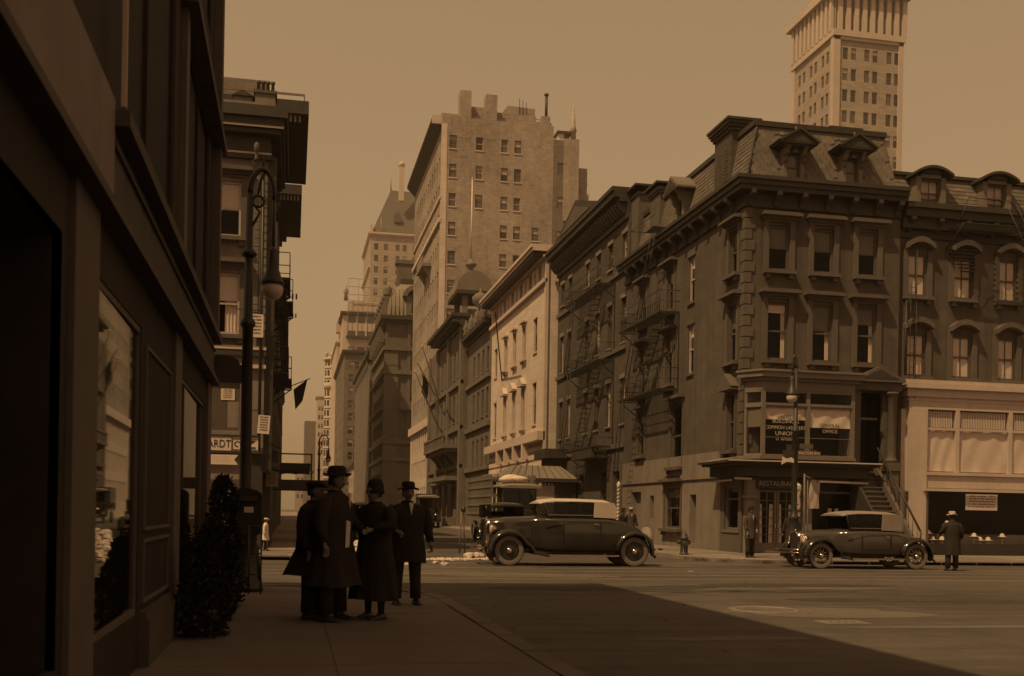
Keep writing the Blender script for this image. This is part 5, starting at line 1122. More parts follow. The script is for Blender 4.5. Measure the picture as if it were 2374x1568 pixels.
# ============================================================ NEAR LEFT BUILDING (dark shopfront)
N_ = thing('near_shop_building', 'dark polished stone shopfront building in shadow filling the left edge', 'building', (-1.2, 3, 0))
xw = -1.2; ye = 16.2; bays = [(1.6, 6.0), (6.95, 9.0), (12.0, 15.9)]; bays = [(-2.6, .9), (2.2, 5.95), (6.95, 8.96), (12.0, 15.2)]
ops = [(a, b_, .55, 2.85) for a, b_ in bays] + [(a, b_, 4.05, 6.6) for a, b_ in ((-2.6, .9), (2.2, 6.0), (7.3, 11.0), (12.2, 15.3))] + [(a, b_, z, z + 2.2) for a, b_ in ((2.2, 6.0), (7.3, 11.0), (12.2, 15.3)) for z in ()] + [(a, b_, z0, z1) for a, b_ in ((2.2, 6.0), (7.3, 11.0), (12.2, 15.3)) for z0, z1 in ((7.9, 9.8), (10.3, 11.9))]
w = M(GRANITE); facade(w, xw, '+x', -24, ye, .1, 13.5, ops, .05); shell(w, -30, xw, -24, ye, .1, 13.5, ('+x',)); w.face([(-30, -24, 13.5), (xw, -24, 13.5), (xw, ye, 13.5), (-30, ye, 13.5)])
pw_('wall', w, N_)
w = M(GRANITE)
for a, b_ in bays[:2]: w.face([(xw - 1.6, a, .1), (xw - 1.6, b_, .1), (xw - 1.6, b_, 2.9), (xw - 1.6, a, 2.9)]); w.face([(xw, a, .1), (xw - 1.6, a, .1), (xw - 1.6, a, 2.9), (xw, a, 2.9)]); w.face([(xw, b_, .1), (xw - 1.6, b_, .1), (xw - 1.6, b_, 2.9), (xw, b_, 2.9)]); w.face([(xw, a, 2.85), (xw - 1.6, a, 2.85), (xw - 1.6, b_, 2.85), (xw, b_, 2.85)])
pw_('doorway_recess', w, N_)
w = M(GRAN_L)
for a, b_ in ((6.12, 6.86), (11.25, 11.86), (15.5, 16.15), (1.1, 1.9)): 
    w.box(xw, xw + .035, a, b_, .1, 3.2)
pw_('pilaster', w, N_)
w = M(mat('brown_beam_stone', .075, .8, .35, 2, .1, streak=.8)); w.box(xw, xw + .14, -24, ye, 3.2, 3.26); w.box(xw, xw + .05, 7.15, ye, 3.26, 3.82); w.box(xw + .05, xw + .075, 7.15, ye, 3.36, 3.39); w.box(xw + .05, xw + .075, 7.15, ye, 3.70, 3.73); w.box(xw, xw + .09, 9.05, 11.2, .1, .5); w.box(xw, xw + .06, 9.05, 11.2, .5, .56); w.box(xw, xw + .16, 7.1, ye + .1, 3.82, 3.92); w.box(xw, xw + .18, 11.4, ye + .15, 6.62, 6.75); w.box(xw, xw + .1, -24, ye, 9.9, 10.2); w.box(xw, xw + .3, -24, ye + .1, 13.1, 13.5); pw_('lintel_beam', w, N_)
w = M(BASEST).box(xw, xw + .07, -24, 7.1, 3.3, 3.98); pw_('lit_beam_band', w, N_)  # sunlit stretch of the beam, its light put into a paler stone
w = M(LIME_P).box(xw + .1, xw + .13, 7.12, 7.16, 3.95, 4.65); pw_('edge_bead', w, N_)
w = M(GRAN_L)
for z0_, z1_ in ((.62, 1.15), (1.22, 2.75)): w.box(xw, xw + .02, 9.2, 9.24, z0_, z1_); w.box(xw, xw + .02, 11.0, 11.04, z0_, z1_); w.box(xw, xw + .02, 9.24, 11.0, z0_, z0_ + .03); w.box(xw, xw + .02, 9.24, 11.0, z1_ - .03, z1_)
pw_('wall_panel', w, N_)
w = M(GRAN_L).box(xw, xw + .12, ye - .28, ye, 3.9, 11.9); w.box(xw + .0, xw + .06, 11.55, 11.85, 3.9, 11.8); pw_('corner_pilaster', w, N_)
for a, b_ in bays[2:]:
    fr = M(GRAN_L).box(xw - .045, xw - .01, a, a + .03, .55, 2.85).box(xw - .045, xw - .01, b_ - .03, b_, .55, 2.85).box(xw - .045, xw - .01, a + .03, b_ - .03, .55, .6).box(xw - .045, xw - .01, a + .03, b_ - .03, 2.8, 2.85)
    f_ = pw_('shop_window', fr, N_)
    MG = mat('mirror_dark_plate_glass', .012, .02, 0, 1, spec=.5); MG.node_tree.nodes['Principled BSDF'].inputs['IOR'].default_value = 3.6
    g = M(MG).prism([(xw - .014, a + .03), (xw - .014 - .009 * (b_ - a), b_ - .03), (xw - .06, b_ - .03), (xw - .06, a + .03)], 'z', .6, 2.8); l = N_.location; g.v = [(p - l.x, q - l.y, r) for p, q, r in g.v]; obj('pane', g, f_)
for a, b_ in ((2.2, 6.0), (7.3, 11.0), (12.2, 15.3)):
    for z0, z1 in ((4.05, 6.6), (7.9, 9.8), (10.3, 11.9)):
        if z0 > 5: b2 = b_
        else: b2 = b_
        f_ = pw_('window', M(GRANITE).box(xw - .045, xw - .01, a, a + .08, z0, z1).box(xw - .045, xw - .01, b2 - .08, b2, z0, z1).box(xw - .045, xw - .01, (a + b2) / 2 - .04, (a + b2) / 2 + .04, z0, z1).box(xw - .045, xw - .01, a, b2, z1 - .06, z1), N_)
        g = M(mat('matt_upper_pane', .03, .75, .3, 2, spec=.15)).box(xw - .05, xw - .046, a, b2, z0, z1); l = N_.location; g.v = [(p - l.x, q - l.y, r) for p, q, r in g.v]; obj('pane', g, f_)  # dark rough pane that reflects almost nothing
# ============================================================ STREET FURNITURE
def bishop_lamp(name, label, loc, h, flip=1, base_h=1.2, scale=1.0, arm=.75, rz=0.0, drop=1.2):
    t = thing(name, label, 'street lamp', loc, rz)
    b = M(IRON); zt = h - .45
    b.lathe([(.30, 0), (.30, .1), (.24, .16), (.22, .6), (.26, .66), (.2, .74), (.16, base_h), (.19, base_h + .04), (.13, base_h + .12), (.095, base_h + .3), (.085, zt * .66), (.12, zt * .66 + .03), (.12, zt * .66 + .1), (.075, zt * .66 + .16), (.05, zt)], n=12)
    for k in range(8):
        a = k * pi / 4; b.tube([(.27 * cos(a), .27 * sin(a), .1), (.2 * cos(a), .2 * sin(a), .7)], .025, 4)
    b.lathe([(.1, 0), (.13, .04), (.1, .1)], (0, 0, zt * .84), 8)
    obj('pole', b, t)
    b = M(IRON); pts = []
    for k in range(17):
        a = pi - k * pi * 1.06 / 16; pts.append((flip * (arm / 2 + arm / 2 * cos(a)), 0, zt + .4 * sin(a)))
    b.tube(pts, [.05 - .0012 * k for k in range(17)], 7)
    b.tube([(flip * (arm * .34 + .09 * cos(2 * pi * k / 14)), 0, zt - .12 + .09 * sin(2 * pi * k / 14)) for k in range(15)], .022, 5)
    b.tube([(flip * .03, 0, zt - .55), (flip * .16, 0, zt - .3), (flip * (arm * .34 - .14), 0, zt - .1)], .022, 5); b.tube([(flip * arm * .34, 0, zt), (flip * arm * .45, 0, zt + .25), (flip * arm * .6, 0, zt + .36)], .02, 5)
    obj('crook', b, t)
    x = flip * arm; zb = zt - drop
    b = M(IRON); b.tube([(x, 0, zt + .02), (x, 0, zb + .62)], .025, 6); b.lathe([(.03, .66), (.07, .6), (.07, .48), (.085, .44), (.085, .3), (.11, .27), (.14, .16), (.19, .08), (.19, .05), (.1, .05)], (x, 0, zb), 14)
    obj('lamp_housing', b, t)
    obj('globe', M(GLOBE).lathe([(.15, .05), (.172, -.02), (.16, -.1), (.11, -.17), (.05, -.2), (0, -.205)], (x, 0, zb), 16), t)
    return t
lp = bishop_lamp('street_lamp', 'black bishop-crook lamp post with opal globe standing near in the left foreground', (-.74, 17.75, .11), 6.85, 1, 1.0, arm=.38, drop=1.5)
b = M(IRON).box(-.72, -.02, -.03, .03, 3.32, 3.62); P = [(-.62 + .0, 3.62), (-.1, 3.62)] + [(-.36 + .24 * cos(pi * k / 8), 3.62 + .14 * sin(pi * k / 8)) for k in range(9)]
b.prism([(-.36 + .25 * cos(pi * k / 10), 3.62 + .15 * sin(pi * k / 10)) for k in range(11)], 'y', -.03, .03); obj('street_name_bracket', b, lp)
mb_ = thing('parcel_mailbox', 'dark pedestal mailbox with a small pale card beside the near lamp post', 'mailbox', (-.70, 17.3, .11))
b = M(GRANITE); b.box(-.25, .25, -.2, .2, .92, 1.5); b.prism([(-.25, 1.5)] + [(-.25 * cos(pi * k / 8), 1.5 + .12 * sin(pi * k / 8)) for k in range(1, 8)] + [(.25, 1.5)], 'y', -.22, .22); obj('box', b, mb_)
b = M(IRON).lathe([(.28, 0), (.28, .08), (.2, .14), (.16, .5), (.18, .88), (.24, .92)], n=10); obj('pedestal', b, mb_)
obj('card', M(PAPER).box(-.02, .12, -.215, -.201, 1.24, 1.33), mb_); obj('flap', M(IRON).box(-.18, .18, -.24, -.2, 1.42, 1.5), mb_)
rk = M(IRON)
for q in (0, .18): rk.tube([(q, 0, 0), (q, .05, 1.05)], .014, 5)
for z in (.3, .62, 1.04): rk.tube([(0, .01, z), (.18, .01, z)], .012, 5)
o = obj('paper_rack', rk, None, (-.62, 16.7, .11)); o['label'] = 'thin iron two-legged rack standing beside the pedestal mailbox'; o['category'] = 'rack'
lr = bishop_lamp('street_lamp', 'bishop-crook lamp post with white globe standing before the restaurant corner', (15.62, 31.3, .11), 6.5, -1, 1.25, arm=.14, drop=.9)
b = M(SASH).box(-.02, .75, -.04, -.0, 3.28, 3.46).box(.15, .6, -.04, 0, 3.5, 3.66); b.mat(DTRIM).box(-.42, .02, -.05, .0, 3.2, 3.44).box(-.3, -.12, -.05, 0, 3.44, 3.62)
sg = obj('street_sign', b, lr); lettering('LEXINGTON AVE', .125, lr, (.37, -.045, 3.32), PAPER)
b = M(PAPER).prism([(-.48, 2.98), (-.3, 3.08), (-.02, 3.04), (-.02, 3.14), (-.15, 3.22), (-.3, 3.16), (-.44, 3.24)], 'y', -.06, -.04); obj('arrow_plate', b, lr)
bishop_lamp('street_lamp', 'far bishop-crook lamp post against the sky down the avenue', (1.75, 72, .11), 6.3, 1, 1.0, arm=.6)
# striped barber pole on a stand with hanging cloths
bp = thing('barber_pole_stand', 'striped barber pole rack with cloths hanging beside the corner lamp', 'barber pole', (16.35, 32.3, .11))
b = M(PWHITE).lathe([(.13, 0), (.13, .15), (.1, .2), (.1, 2.2), (.14, 2.25), (.1, 2.4), (0, 2.45)], (-.12, 0, 0), 12); obj('pole', b, bp)
b = M(INK); 
for k in range(9):
    z = .25 + k * .22; b.tube([(-.12 + .102 * cos(a), .102 * sin(a), z + .12 * a / pi) for a in [pi + pi * i / 6 for i in range(7)]], .03, 4)
obj('stripe', b, bp)
b = M(WOOD); b.tube([(.12, 0, 0), (.12, 0, 2.75)], .03, 6); b.tube([(.3, .05, 0), (.26, .05, 2.6)], .02, 6); b.tube([(.12, 0, 2.7), (.75, 0, 2.45)], .015, 4); obj('rack', b, bp)
cl = M(HATL); P = []
for j in range(7): P.append([(.36 + .3 * i / 5 - .04 * j * (1 - i / 5) * .6, .03 * sin(i * 2 + j), 2.55 - j * .155) for i in range(6)])
cl.grid(P, False); P2 = [[(-.3 + .1 * i + .03 * sin(j * 2), -.12 + .03 * cos(i), 2.35 - j * .15) for i in range(3)] for j in range(6)]; cl.grid(P2, False); obj('cloth', cl, bp)
# second striped pole by the brick row
bp2 = thing('barber_pole', 'slim striped barber pole leaning by the brick row steps behind the coupe', 'barber pole', (14.6, 46.6, .11))
b = M(PWHITE).lathe([(.1, 0), (.09, .1), (.08, 2.6), (.1, 2.7), (0, 2.85)], n=10); obj('pole', b, bp2); b = M(INK)
for k in range(14): b.tube([(.082 * cos(a), .082 * sin(a), .2 + k * .17 + .1 * a / pi) for a in [pi + pi * i / 5 for i in range(6)]], .022, 4)
obj('stripe', b, bp2)
# hydrant
hy = thing('fire_hydrant', 'iron fire hydrant on the pavement kerb before the corner building', 'hydrant', (12.95, 33.9, .11))
b = M(mat('hydrant_paint', .06, .5, .3, 8)).lathe([(.16, 0), (.16, .05), (.11, .08), (.11, .5), (.15, .53), (.15, .57), (.12, .6), (.11, .66), (.06, .74), (.03, .76), (.03, .82), (0, .83)], n=12)
for k in range(10): a = k * pi / 5; b.tube([(.115 * cos(a), .115 * sin(a), .08), (.115 * cos(a), .115 * sin(a), .5)], .014, 4)
obj('barrel', b, hy)
b = M(MT['hydrant_paint']).lathe([(.07, -.24), (.07, -.1), (.06, -.1)], (0, 0, .42), 8, 'x'); b.lathe([(.08, .1), (.08, .2), (0, .2)], (0, 0, .42), 8, 'x'); b.lathe([(.09, -.2), (.09, -.1)], (0, 0, .38), 8, 'y'); obj('nozzle', b, hy)
# manholes
mc = thing('manhole_cover', 'large round iron manhole cover flush in the asphalt', 'manhole cover', (7.12, 15.2, 0))
b = M(mat('manhole_iron', .2, .5, .3, 12)).lathe([(.54, 0), (.54, .012), (.49, .016), (.47, .006), (.47, .003)], n=32, caps=(False, True)); obj('rim', b, mc)
b = M(MT['manhole_iron'])
for i in range(-5, 6):
    for j in range(-5, 6):
        if i * i + j * j < 27: b.box(i * .078 - .025, i * .078 + .025, j * .078 - .025, j * .078 + .025, .003, .013)
obj('stud', b, mc)['kind'] = 'stuff'
mc = thing('manhole_cover', 'smaller pierced iron cover in a square frame nearest the bottom right', 'manhole cover', (7.37, 13.3, 0))
b = M(MT['manhole_iron']).box(-.33, .33, -.22, .22, .001, .01); obj('frame', b, mc); b = M(INK)
for i in range(4): b.lathe([(.035, 0), (.035, .0125), (0, .0125)], (-.16 + i * .11, 0, 0), 8)
obj('hole', b, mc)
o = obj('paper_scrap', M(PAPER).prism([(0, 0), (.16, .05), (.2, .13), (.04, .1)], 'z', .001, .012), None, (9.9, 25.6, 0)); o['label'] = 'small white paper scrap on the street below the hydrant'; o['category'] = 'litter'
# snow heap at the gutter
def lumps(name, label, pts, m=SNOW, seed=1):
    b = M(m); r = random.Random(seed)
    for x, y, z, s in pts:
        n = 7; rings = []
        for i in range(1, 5):
            ph = pi * i / 5; rings.append([(x + s * r.uniform(.75, 1.15) * sin(ph) * cos(2 * pi * j / n), y + s * r.uniform(.75, 1.15) * sin(ph) * sin(2 * pi * j / n), z - s * .7 * cos(ph) * r.uniform(.8, 1.1)) for j in range(n)])
        b.grid(rings, True, (True, True), smooth=False)
    o = obj(name, b); o['label'] = label; o['kind'] = 'stuff'; return o
r2 = random.Random(8)
pts = []
for k in range(230):
    x = r2.gauss(2.45, .55); y = r2.uniform(27.5, 32.5); hmax = .75 * math.exp(-((x - 2.4) / .6) ** 2); pts.append((x, y, r2.uniform(0, max(hmax, .03)), r2.uniform(.05, .2)))
for k in range(330):
    x = r2.uniform(3.2, 6.2); y = 31.0 + .35 * (x - 3.2) * .6 + r2.gauss(0, .22); pts.append((x, y, r2.uniform(-.02, .02), r2.uniform(.02, .075)))
for k in range(20): pts.append((5.5 + r2.gauss(0, .18), 32.4 + r2.gauss(0, .15), r2.uniform(0, .12), .13))
lumps('snow_heap', 'dirty leftover snow heaped along the gutter at the crossing', pts)
# wooden barricade
bc = thing('street_barricade', 'thin two-legged wooden barricade standing in the avenue beside the coupe', 'barricade', (5.75, 36.0, 0))
b = M(WOOD); b.tube([(-.1, 0, 0), (-.06, 0, 1.45)], .03, 5); b.tube([(.12, .2, 0), (.02, .1, 1.35)], .025, 5); b.box(-.14, .14, -.02, .02, .95, 1.02); b.mat(IRON).lathe([(.07, 1.4), (.09, 1.5), (.05, 1.62)], n=8); obj('frame', b, bc)
# evergreens at the foot of the near building
def shrub(x, y, h, wd, seed, label):
    t = thing('potted_evergreen', label, 'shrub', (x, y, .11)); r = random.Random(seed)
    obj('planter', M(IRON).lathe([(.15, 0), (.19, .25), (.2, .28), (.17, .28)], n=10), t); obj('stem', M(WOOD).tube([(0, 0, .3), (.02, 0, h * .7)], [.03, .012], 5), t)
    b = M(LEAF)
    for k in range(4600):
        z = .02 + (h - .02) * r.random() ** .9; a = r.uniform(0, 2 * pi); f = (1.02 - z / h) ** .36; rad = wd * f * (r.random() ** .4) * (1 + .2 * sin(z * 11 + seed + 2 * a) + .2 * sin(3 * a + seed * 2 + z * 4))
        c = Vector((rad * cos(a), rad * sin(a), z + r.uniform(-.05, .05))); d = Vector((r.gauss(0, 1), r.gauss(0, 1), r.gauss(.4, 1))).normalized(); e = d.cross(Vector((r.random(), r.random(), r.random()))).normalized(); s = r.uniform(.02, .045)
        b.face([c - d * s, c + e * s * .45, c + d * s * 1.2, c - e * s * .45])
    obj('foliage', b, t)['kind'] = 'stuff'; return t
shrub(-.88, 11.2, .95, .30, 3, 'dark evergreen shrub second along the near shopfront base')
shrub(-.88, 12.8, 1.15, .30, 5, 'dark evergreen shrub third along the near shopfront base')
shrub(-.9, 14.6, 1.7, .32, 4, 'tallest dark evergreen shrub by the near building end pilaster')

# ============================================================ VEHICLES
def wheel(parent, x, y, r, side, style='disc', wdt=.15):
    b = M(TYREW); s = side
    b.lathe([(r * .66, -wdt * .42), (r * .80, -wdt * .5), (r * .95, -wdt * .42)], ax='y', n=28, caps=(False, False)); b.mat(RUBBER).lathe([(r * .95, -wdt * .42), (r, -wdt * .25), (r, wdt * .25), (r * .95, wdt * .42)], ax='y', n=28, caps=(False, False))
    b.mat(TYREW).lathe([(r * .95, wdt * .42), (r * .80, wdt * .5), (r * .66, wdt * .42)], ax='y', n=28, caps=(False, False))
    o = obj('wheel', b, parent, (x, y, r))
    b = M(CARF).lathe([(r * .68, -wdt * .3), (r * .68, wdt * .3), (r * .6, wdt * .3), (r * .6, -wdt * .3), (r * .68, -wdt * .3)], ax='y', n=28, caps=(False, False))
    if style == 'disc': b.mat(CARP).lathe([(r * .6, s * .05), (r * .5, s * .03), (r * .3, s * .06), (.0, s * .06)], ax='y', n=24)
    else:
        b.mat(HATL if style == 'wood' else CARF)
        for k in range(12): a = k * pi / 6; b.tube([(0.03 * cos(a), 0, .03 * sin(a)), (r * .62 * cos(a), 0, r * .62 * sin(a))], .018, 5)
    b.mat(CHROME).lathe([(r * .22, s * .06), (r * .2, s * .1), (r * .1, s * .13), (0, s * .135)], ax='y', n=14)
    obj('rim', b, o); return o
def ring(x, hw, zb, zt, cr=.03):
    h = [(-hw * .9, zb), (-hw, zb + .08), (-hw * 1.0, zb + (zt - zb) * .55), (-hw * .99, zt - .12), (-hw * .93, zt - .045), (-hw * .75, zt - .008), (-hw * .3, zt + cr * .8)]
    return [(x, y, z) for y, z in h] + [(x, 0, zt + cr)] + [(x, -y, z) for y, z in h[::-1]]
def fender(b, cx, r, a0, a1, y0, y1, tail=None, z0=.0, n=12, side=1):
    """crowned mudguard over a wheel: arc then tail points"""
    path = []
    for k in range(n + 1):
        a = a0 + (a1 - a0) * k / n; path.append((cx + r * cos(a), r * .0 + z0 + r * sin(a)))
    if tail: path += tail
    rings = []
    for i, (x, z) in enumerate(path):
        p0 = path[max(i - 1, 0)]; p1 = path[min(i + 1, len(path) - 1)]; tx, tz = p1[0] - p0[0], p1[1] - p0[1]; l = math.hypot(tx, tz) or 1; nx, nz = tz / l * -1, tx / l
        if nz < 0 and abs(nz) > .3: nx, nz = -nx, -nz
        # outward normal: away from wheel centre
        ox, oz = x - cx, z - z0
        if i <= n: L0 = math.hypot(ox, oz); nx, nz = ox / L0, oz / L0
        else: nx, nz = (-tz / l, tx / l); 
        if i > n and nz < 0: nx, nz = -nx, -nz
        w = y1 - y0; ks = [(0, .0), (.15, .035), (.45, .055), (.75, .04), (.93, -.005), (1, -.07), (.97, -.07), (.9, -.02), (.5, .03), (.1, .0)]
        rings.append([(x + nx * h, side * (y0 + w * t), z + nz * h) for t, h in ks])
    b.grid(rings, True, (True, True))
def car(label, loc, rz, wb, r, body=CARP, top=TOPW, belt=1.32, roof=1.84, style='disc', spare=True, hood=1.35, front=.42, rear=.75, group=None, sedan=False, people=True, cat='car', small=False):
    t = thing('vintage_car', label, cat, loc, rz, group)
    x1 = wb * .27; x2 = wb * .82 if not sedan else wb * 1.05
    k = belt / 1.33
    secs = [(-front + .02, .25, .52 * k, 1.16 * k), (-front + .06, .30, .50 * k, 1.20 * k), (0, .34, .46, (belt - .06)), (wb * .18, .42, .44, belt - .03), (x1 - .02, .56, .42, belt - .005), (x1 + .06, .68, .40, belt), (wb * .5, .74, .38, belt), (wb * .78, .75, .38, belt - .01)]
    if not sedan: secs += [(wb * .86, .73, .4, belt - .05), (wb * .98, .66, .45, belt - .15), (wb * 1.08, .56, .5, belt - .34), (wb + .45, .48, .52, belt - .6)]
    else: secs += [(wb * 1.0, .72, .42, belt), (wb * 1.12, .68, .5, belt - .02), (wb * 1.16, .62, .55, belt - .08)]
    b = M(body); b.grid([ring(*s) for s in secs], True, (True, True)); obj('body', b, t)
    b = M(CHROME); b.grid([ring(-front - .05, .25, .50 * k, 1.17 * k, .02), ring(-front + .01, .30, .48 * k, 1.215 * k, .02), ring(-front + .05, .30, .5 * k, 1.215 * k, .02)], True, (False, False)); b.mat(INK); b.grid([ring(-front - .035, .23, .52 * k, 1.14 * k, .01), ring(-front, .22, .53 * k, 1.12 * k, .01)], True, (True, True)); b.mat(CHROME).lathe([(.02, 0), (.03, .05), (.0, .09)], (-front, 0, 1.22 * k), 6); obj('radiator', b, t)
    b = M(GRAN_L)
    for s in (-1, 1):
        b.box(x1 - .05, x2, s * .76 - .006, s * .76 + .006, belt - .10, belt - .075)
        for i in range(12): b.box(wb * .07 + i * .045, wb * .07 + i * .045 + .012, s * .41 - .02, s * .41 + .02, .75 * k, 1.05 * k)
    obj('moulding', b, t)
    # doors
    for s in (-1, 1):
        b = M(CARF)
        for xx, yy in ((wb * .42, .745), (wb * .72, .762)): b.box(xx, xx + .012, s * yy - .01, s * yy + .01, .55, belt - .14)
        b.box(wb * .42 + .012, wb * .72, s * .758 - .008, s * .758 + .008, .55, .562); d = obj('door', b, t); obj('door_handle', M(CHROME).box(wb * .66, wb * .70, s * .78 - .015, s * .78 + .015, belt - .2, belt - .17), d)
    # roof
    hw = .64
    def rr(x, zb, zt, hw=hw): return [(x, -hw, zb), (x, -hw, zt - .05), (x, -hw * .9, zt - .01), (x, -hw * .4, zt + .02), (x, 0, zt + .03), (x, hw * .4, zt + .02), (x, hw * .9, zt - .01), (x, hw, zt - .05), (x, hw, zb)]
    xr = x2 + (.1 if not sedan else .12)
    b = M(top); b.grid([rr(x1 - .12, roof - .13, roof - .10), rr(x1 + .02, roof - .10, roof - .04), rr(x1 + .35, roof - .08, roof - .005), rr((x1 + x2) / 2, roof - .07, roof), rr(x2 - .15, roof - .09, roof - .02), rr(xr - .05, roof - .18, roof - .08)], True, (True, True)); obj('roof', b, t)
    q0 = x2 - (.52 if not sedan else .35)
    b = M(top)
    for s in (-1, 1): b.prism([(q0, belt), (xr, belt - .02), (xr + .02, belt + .25), (xr - .05, roof - .08), (q0 + .02, roof - .06)], 'y', s * (hw + .01) - .03, s * (hw + .01) + .03)
    b.box(xr - .03, xr + .02, -hw + .02, hw - .02, belt - .03, belt + .2); b.prism([(xr + .02, belt + .2), (xr - .05, roof - .08), (xr - .1, roof - .08), (xr - .03, belt + .2)], 'y', -hw + .02, -.32); b.prism([(xr + .02, belt + .2), (xr - .05, roof - .08), (xr - .1, roof - .08), (xr - .03, belt + .2)], 'y', .32, hw - .02)
    obj('rear_quarter', b, t)
    b = M(CARF)
    for s in (-1, 1):
        b.tube([(x1 + .12, s * .62, belt - .02), (x1 + .02, s * .62, roof - .08)], .022, 5); 
        if sedan: b.tube([(wb * .62, s * .65, belt - .02), (wb * .62, s * .65, roof - .06)], .025, 5)
    b.tube([(x1 + .12, -.62, belt), (x1 + .12, .62, belt)], .02, 5); b.tube([(x1 + .02, -.62, roof - .09), (x1 + .02, .62, roof - .09)], .02, 5); obj('windscreen_frame', b, t)
    b = M(CARG); b.face([(x1 + .12, -.6, belt + .01), (x1 + .12, .6, belt + .01), (x1 + .03, .6, roof - .1), (x1 + .03, -.6, roof - .1)]); obj('windscreen', b, t)
    b = M(CHROME); 
    for s in (-1, 1): b.box(x1 + .12, q0, s * .65 - .008, s * .65 + .008, belt + .045, belt + .06)
    obj('window_rail', b, t)
    for s in (-1, 1): obj('side_glass', M(CARG).prism([(x1 + .15, belt + .01), (q0, belt + .01), (q0 + .02, roof - .1), (x1 + .06, roof - .1)], 'y', s * .625 - .003, s * .625 + .003), t)
    b = M(INK).box(x1 + .3, xr - .15, -.55, .55, belt - .35, belt + .02).box(xr - .55, xr - .12, -.5, .5, belt, belt + .22); obj('seat', b, t)
    # fenders
    for s in (-1, 1):
        nm = obj
        b = M(CARF); rf = r + .12; fender(b, 0, rf, R(188), R(30), .42, .86, [(rf * .95 + .12, r + .22 * .6), (wb * .2, r - .02), (wb * .27, .34), (wb * .32, .31)], r, 12, s); obj('front_fender', b, t)
        b = M(CARF); fender(b, wb, rf, R(172), R(-8), .48, .86, [(wb + rf + .06, r - .14)], r, 12, s); obj('rear_fender', b, t)
        b = M(CARF).box(wb * .3, wb - rf + .03, s * .66 - .2, s * .66 + .2, .27, .31); b.mat(CHROME).box(wb * .3, wb - rf + .05, s * .865 - .008, s * .865 + .008, .268, .315); obj('running_board', b, t)
        b = M(CHROME).lathe([(.03, .16), (.1, .1), (.14, 0), (.145, -.02), (.13, -.03)], (-front + .08, s * .4, .97 * k), 14, 'x'); b.mat(GLOBE).lathe([(.125, -.025), (.08, -.045), (0, -.05)], (-front + .08, s * .4, .97 * k), 14, 'x'); obj('headlight', b, t)
        for xx in (0, wb): wheel(t, xx, s * .68, r, s, style)
    b = M(CHROME)
    for zz in (.44, .53): b.tube([(-front - .28, -.78, zz), (-front - .36, -.4, zz), (-front - .38, 0, zz), (-front - .36, .4, zz), (-front - .28, .78, zz)], .022, 5)
    for s in (-1, 1): b.box(-front - .34, -front + .1, s * .35 - .02, s * .35 + .02, .44, .5)
    b.tube([(-front + .08, -.4, .86 * k), (-front + .06, 0, .9 * k), (-front + .08, .4, .86 * k)], .02, 5); obj('front_bumper', b, t)
    b = M(CARF)
    for s in (-1, 1): b.box(wb + .5, wb + rear, s * .3 - .02, s * .3 + .02, .44, .48); 
    for s in (-1, 1): b.tube([(wb + rear, s * .85, .48), (wb + rear + .06, s * .5, .48), (wb + rear + .06, s * .38, .48)], .025, 5)
    b.box(-.1, wb + .3, -.5, .5, .34, .42); obj('rear_bumper', b, t)
    if spare:
        b = M(TOPG).lathe([(r * .9, -.07), (r * .92, 0), (r * .9, .07), (0, .08)], (wb + .58, 0, r + .3), 20, 'x'); b.lathe([(r * .9, -.07), (0, -.08)], (wb + .58, 0, r + .3), 20, 'x'); obj('spare_wheel', b, t)
    return t
CL = car('dark open-top style coupe with white canvas roof driving left across the avenue mouth', (5.72, 28.62, 0), 0, 3.5, .41, CARP, TOPW, 1.33, 1.81, 'disc', True, front=.5)
CR = car('smaller grey coupe with tan roof driving left before the restaurant at right', (14.5, 28.1, 0), 0, 2.95, .37, CARP2, TOPG, 1.10, 1.62, 'wood', False, front=.42, rear=.55)
car('dark sedan facing the camera close behind the white-topped coupe', (8.0, 38.6, 0), pi / 2, 2.95, .38, CARP, CARF, 1.25, 1.78, 'disc', False, front=.45, sedan=True)
car('dark sedan waiting in the avenue behind the standing people', (3.7, 52.0, 0), pi / 2, 2.9, .38, CARP, TOPG, 1.25, 1.8, 'disc', False, sedan=True)
car('distant car with pale roof far down the avenue behind the woman', (9.4, 104, 0), pi / 2, 2.9, .38, CARP, TOPW, 1.25, 1.85, 'disc', False, sedan=True)
car('distant dark car down the left lane by the street canopy', (2.9, 92, 0), pi / 2, 2.9, .38, CARP2, TOPG, 1.25, 1.85, 'disc', False, sedan=True)
car('distant dark car between the brick tower and people down the avenue', (6.2, 78, 0), pi / 2, 2.9, .38, CARP, CARF, 1.25, 1.8, 'disc', False, sedan=True)
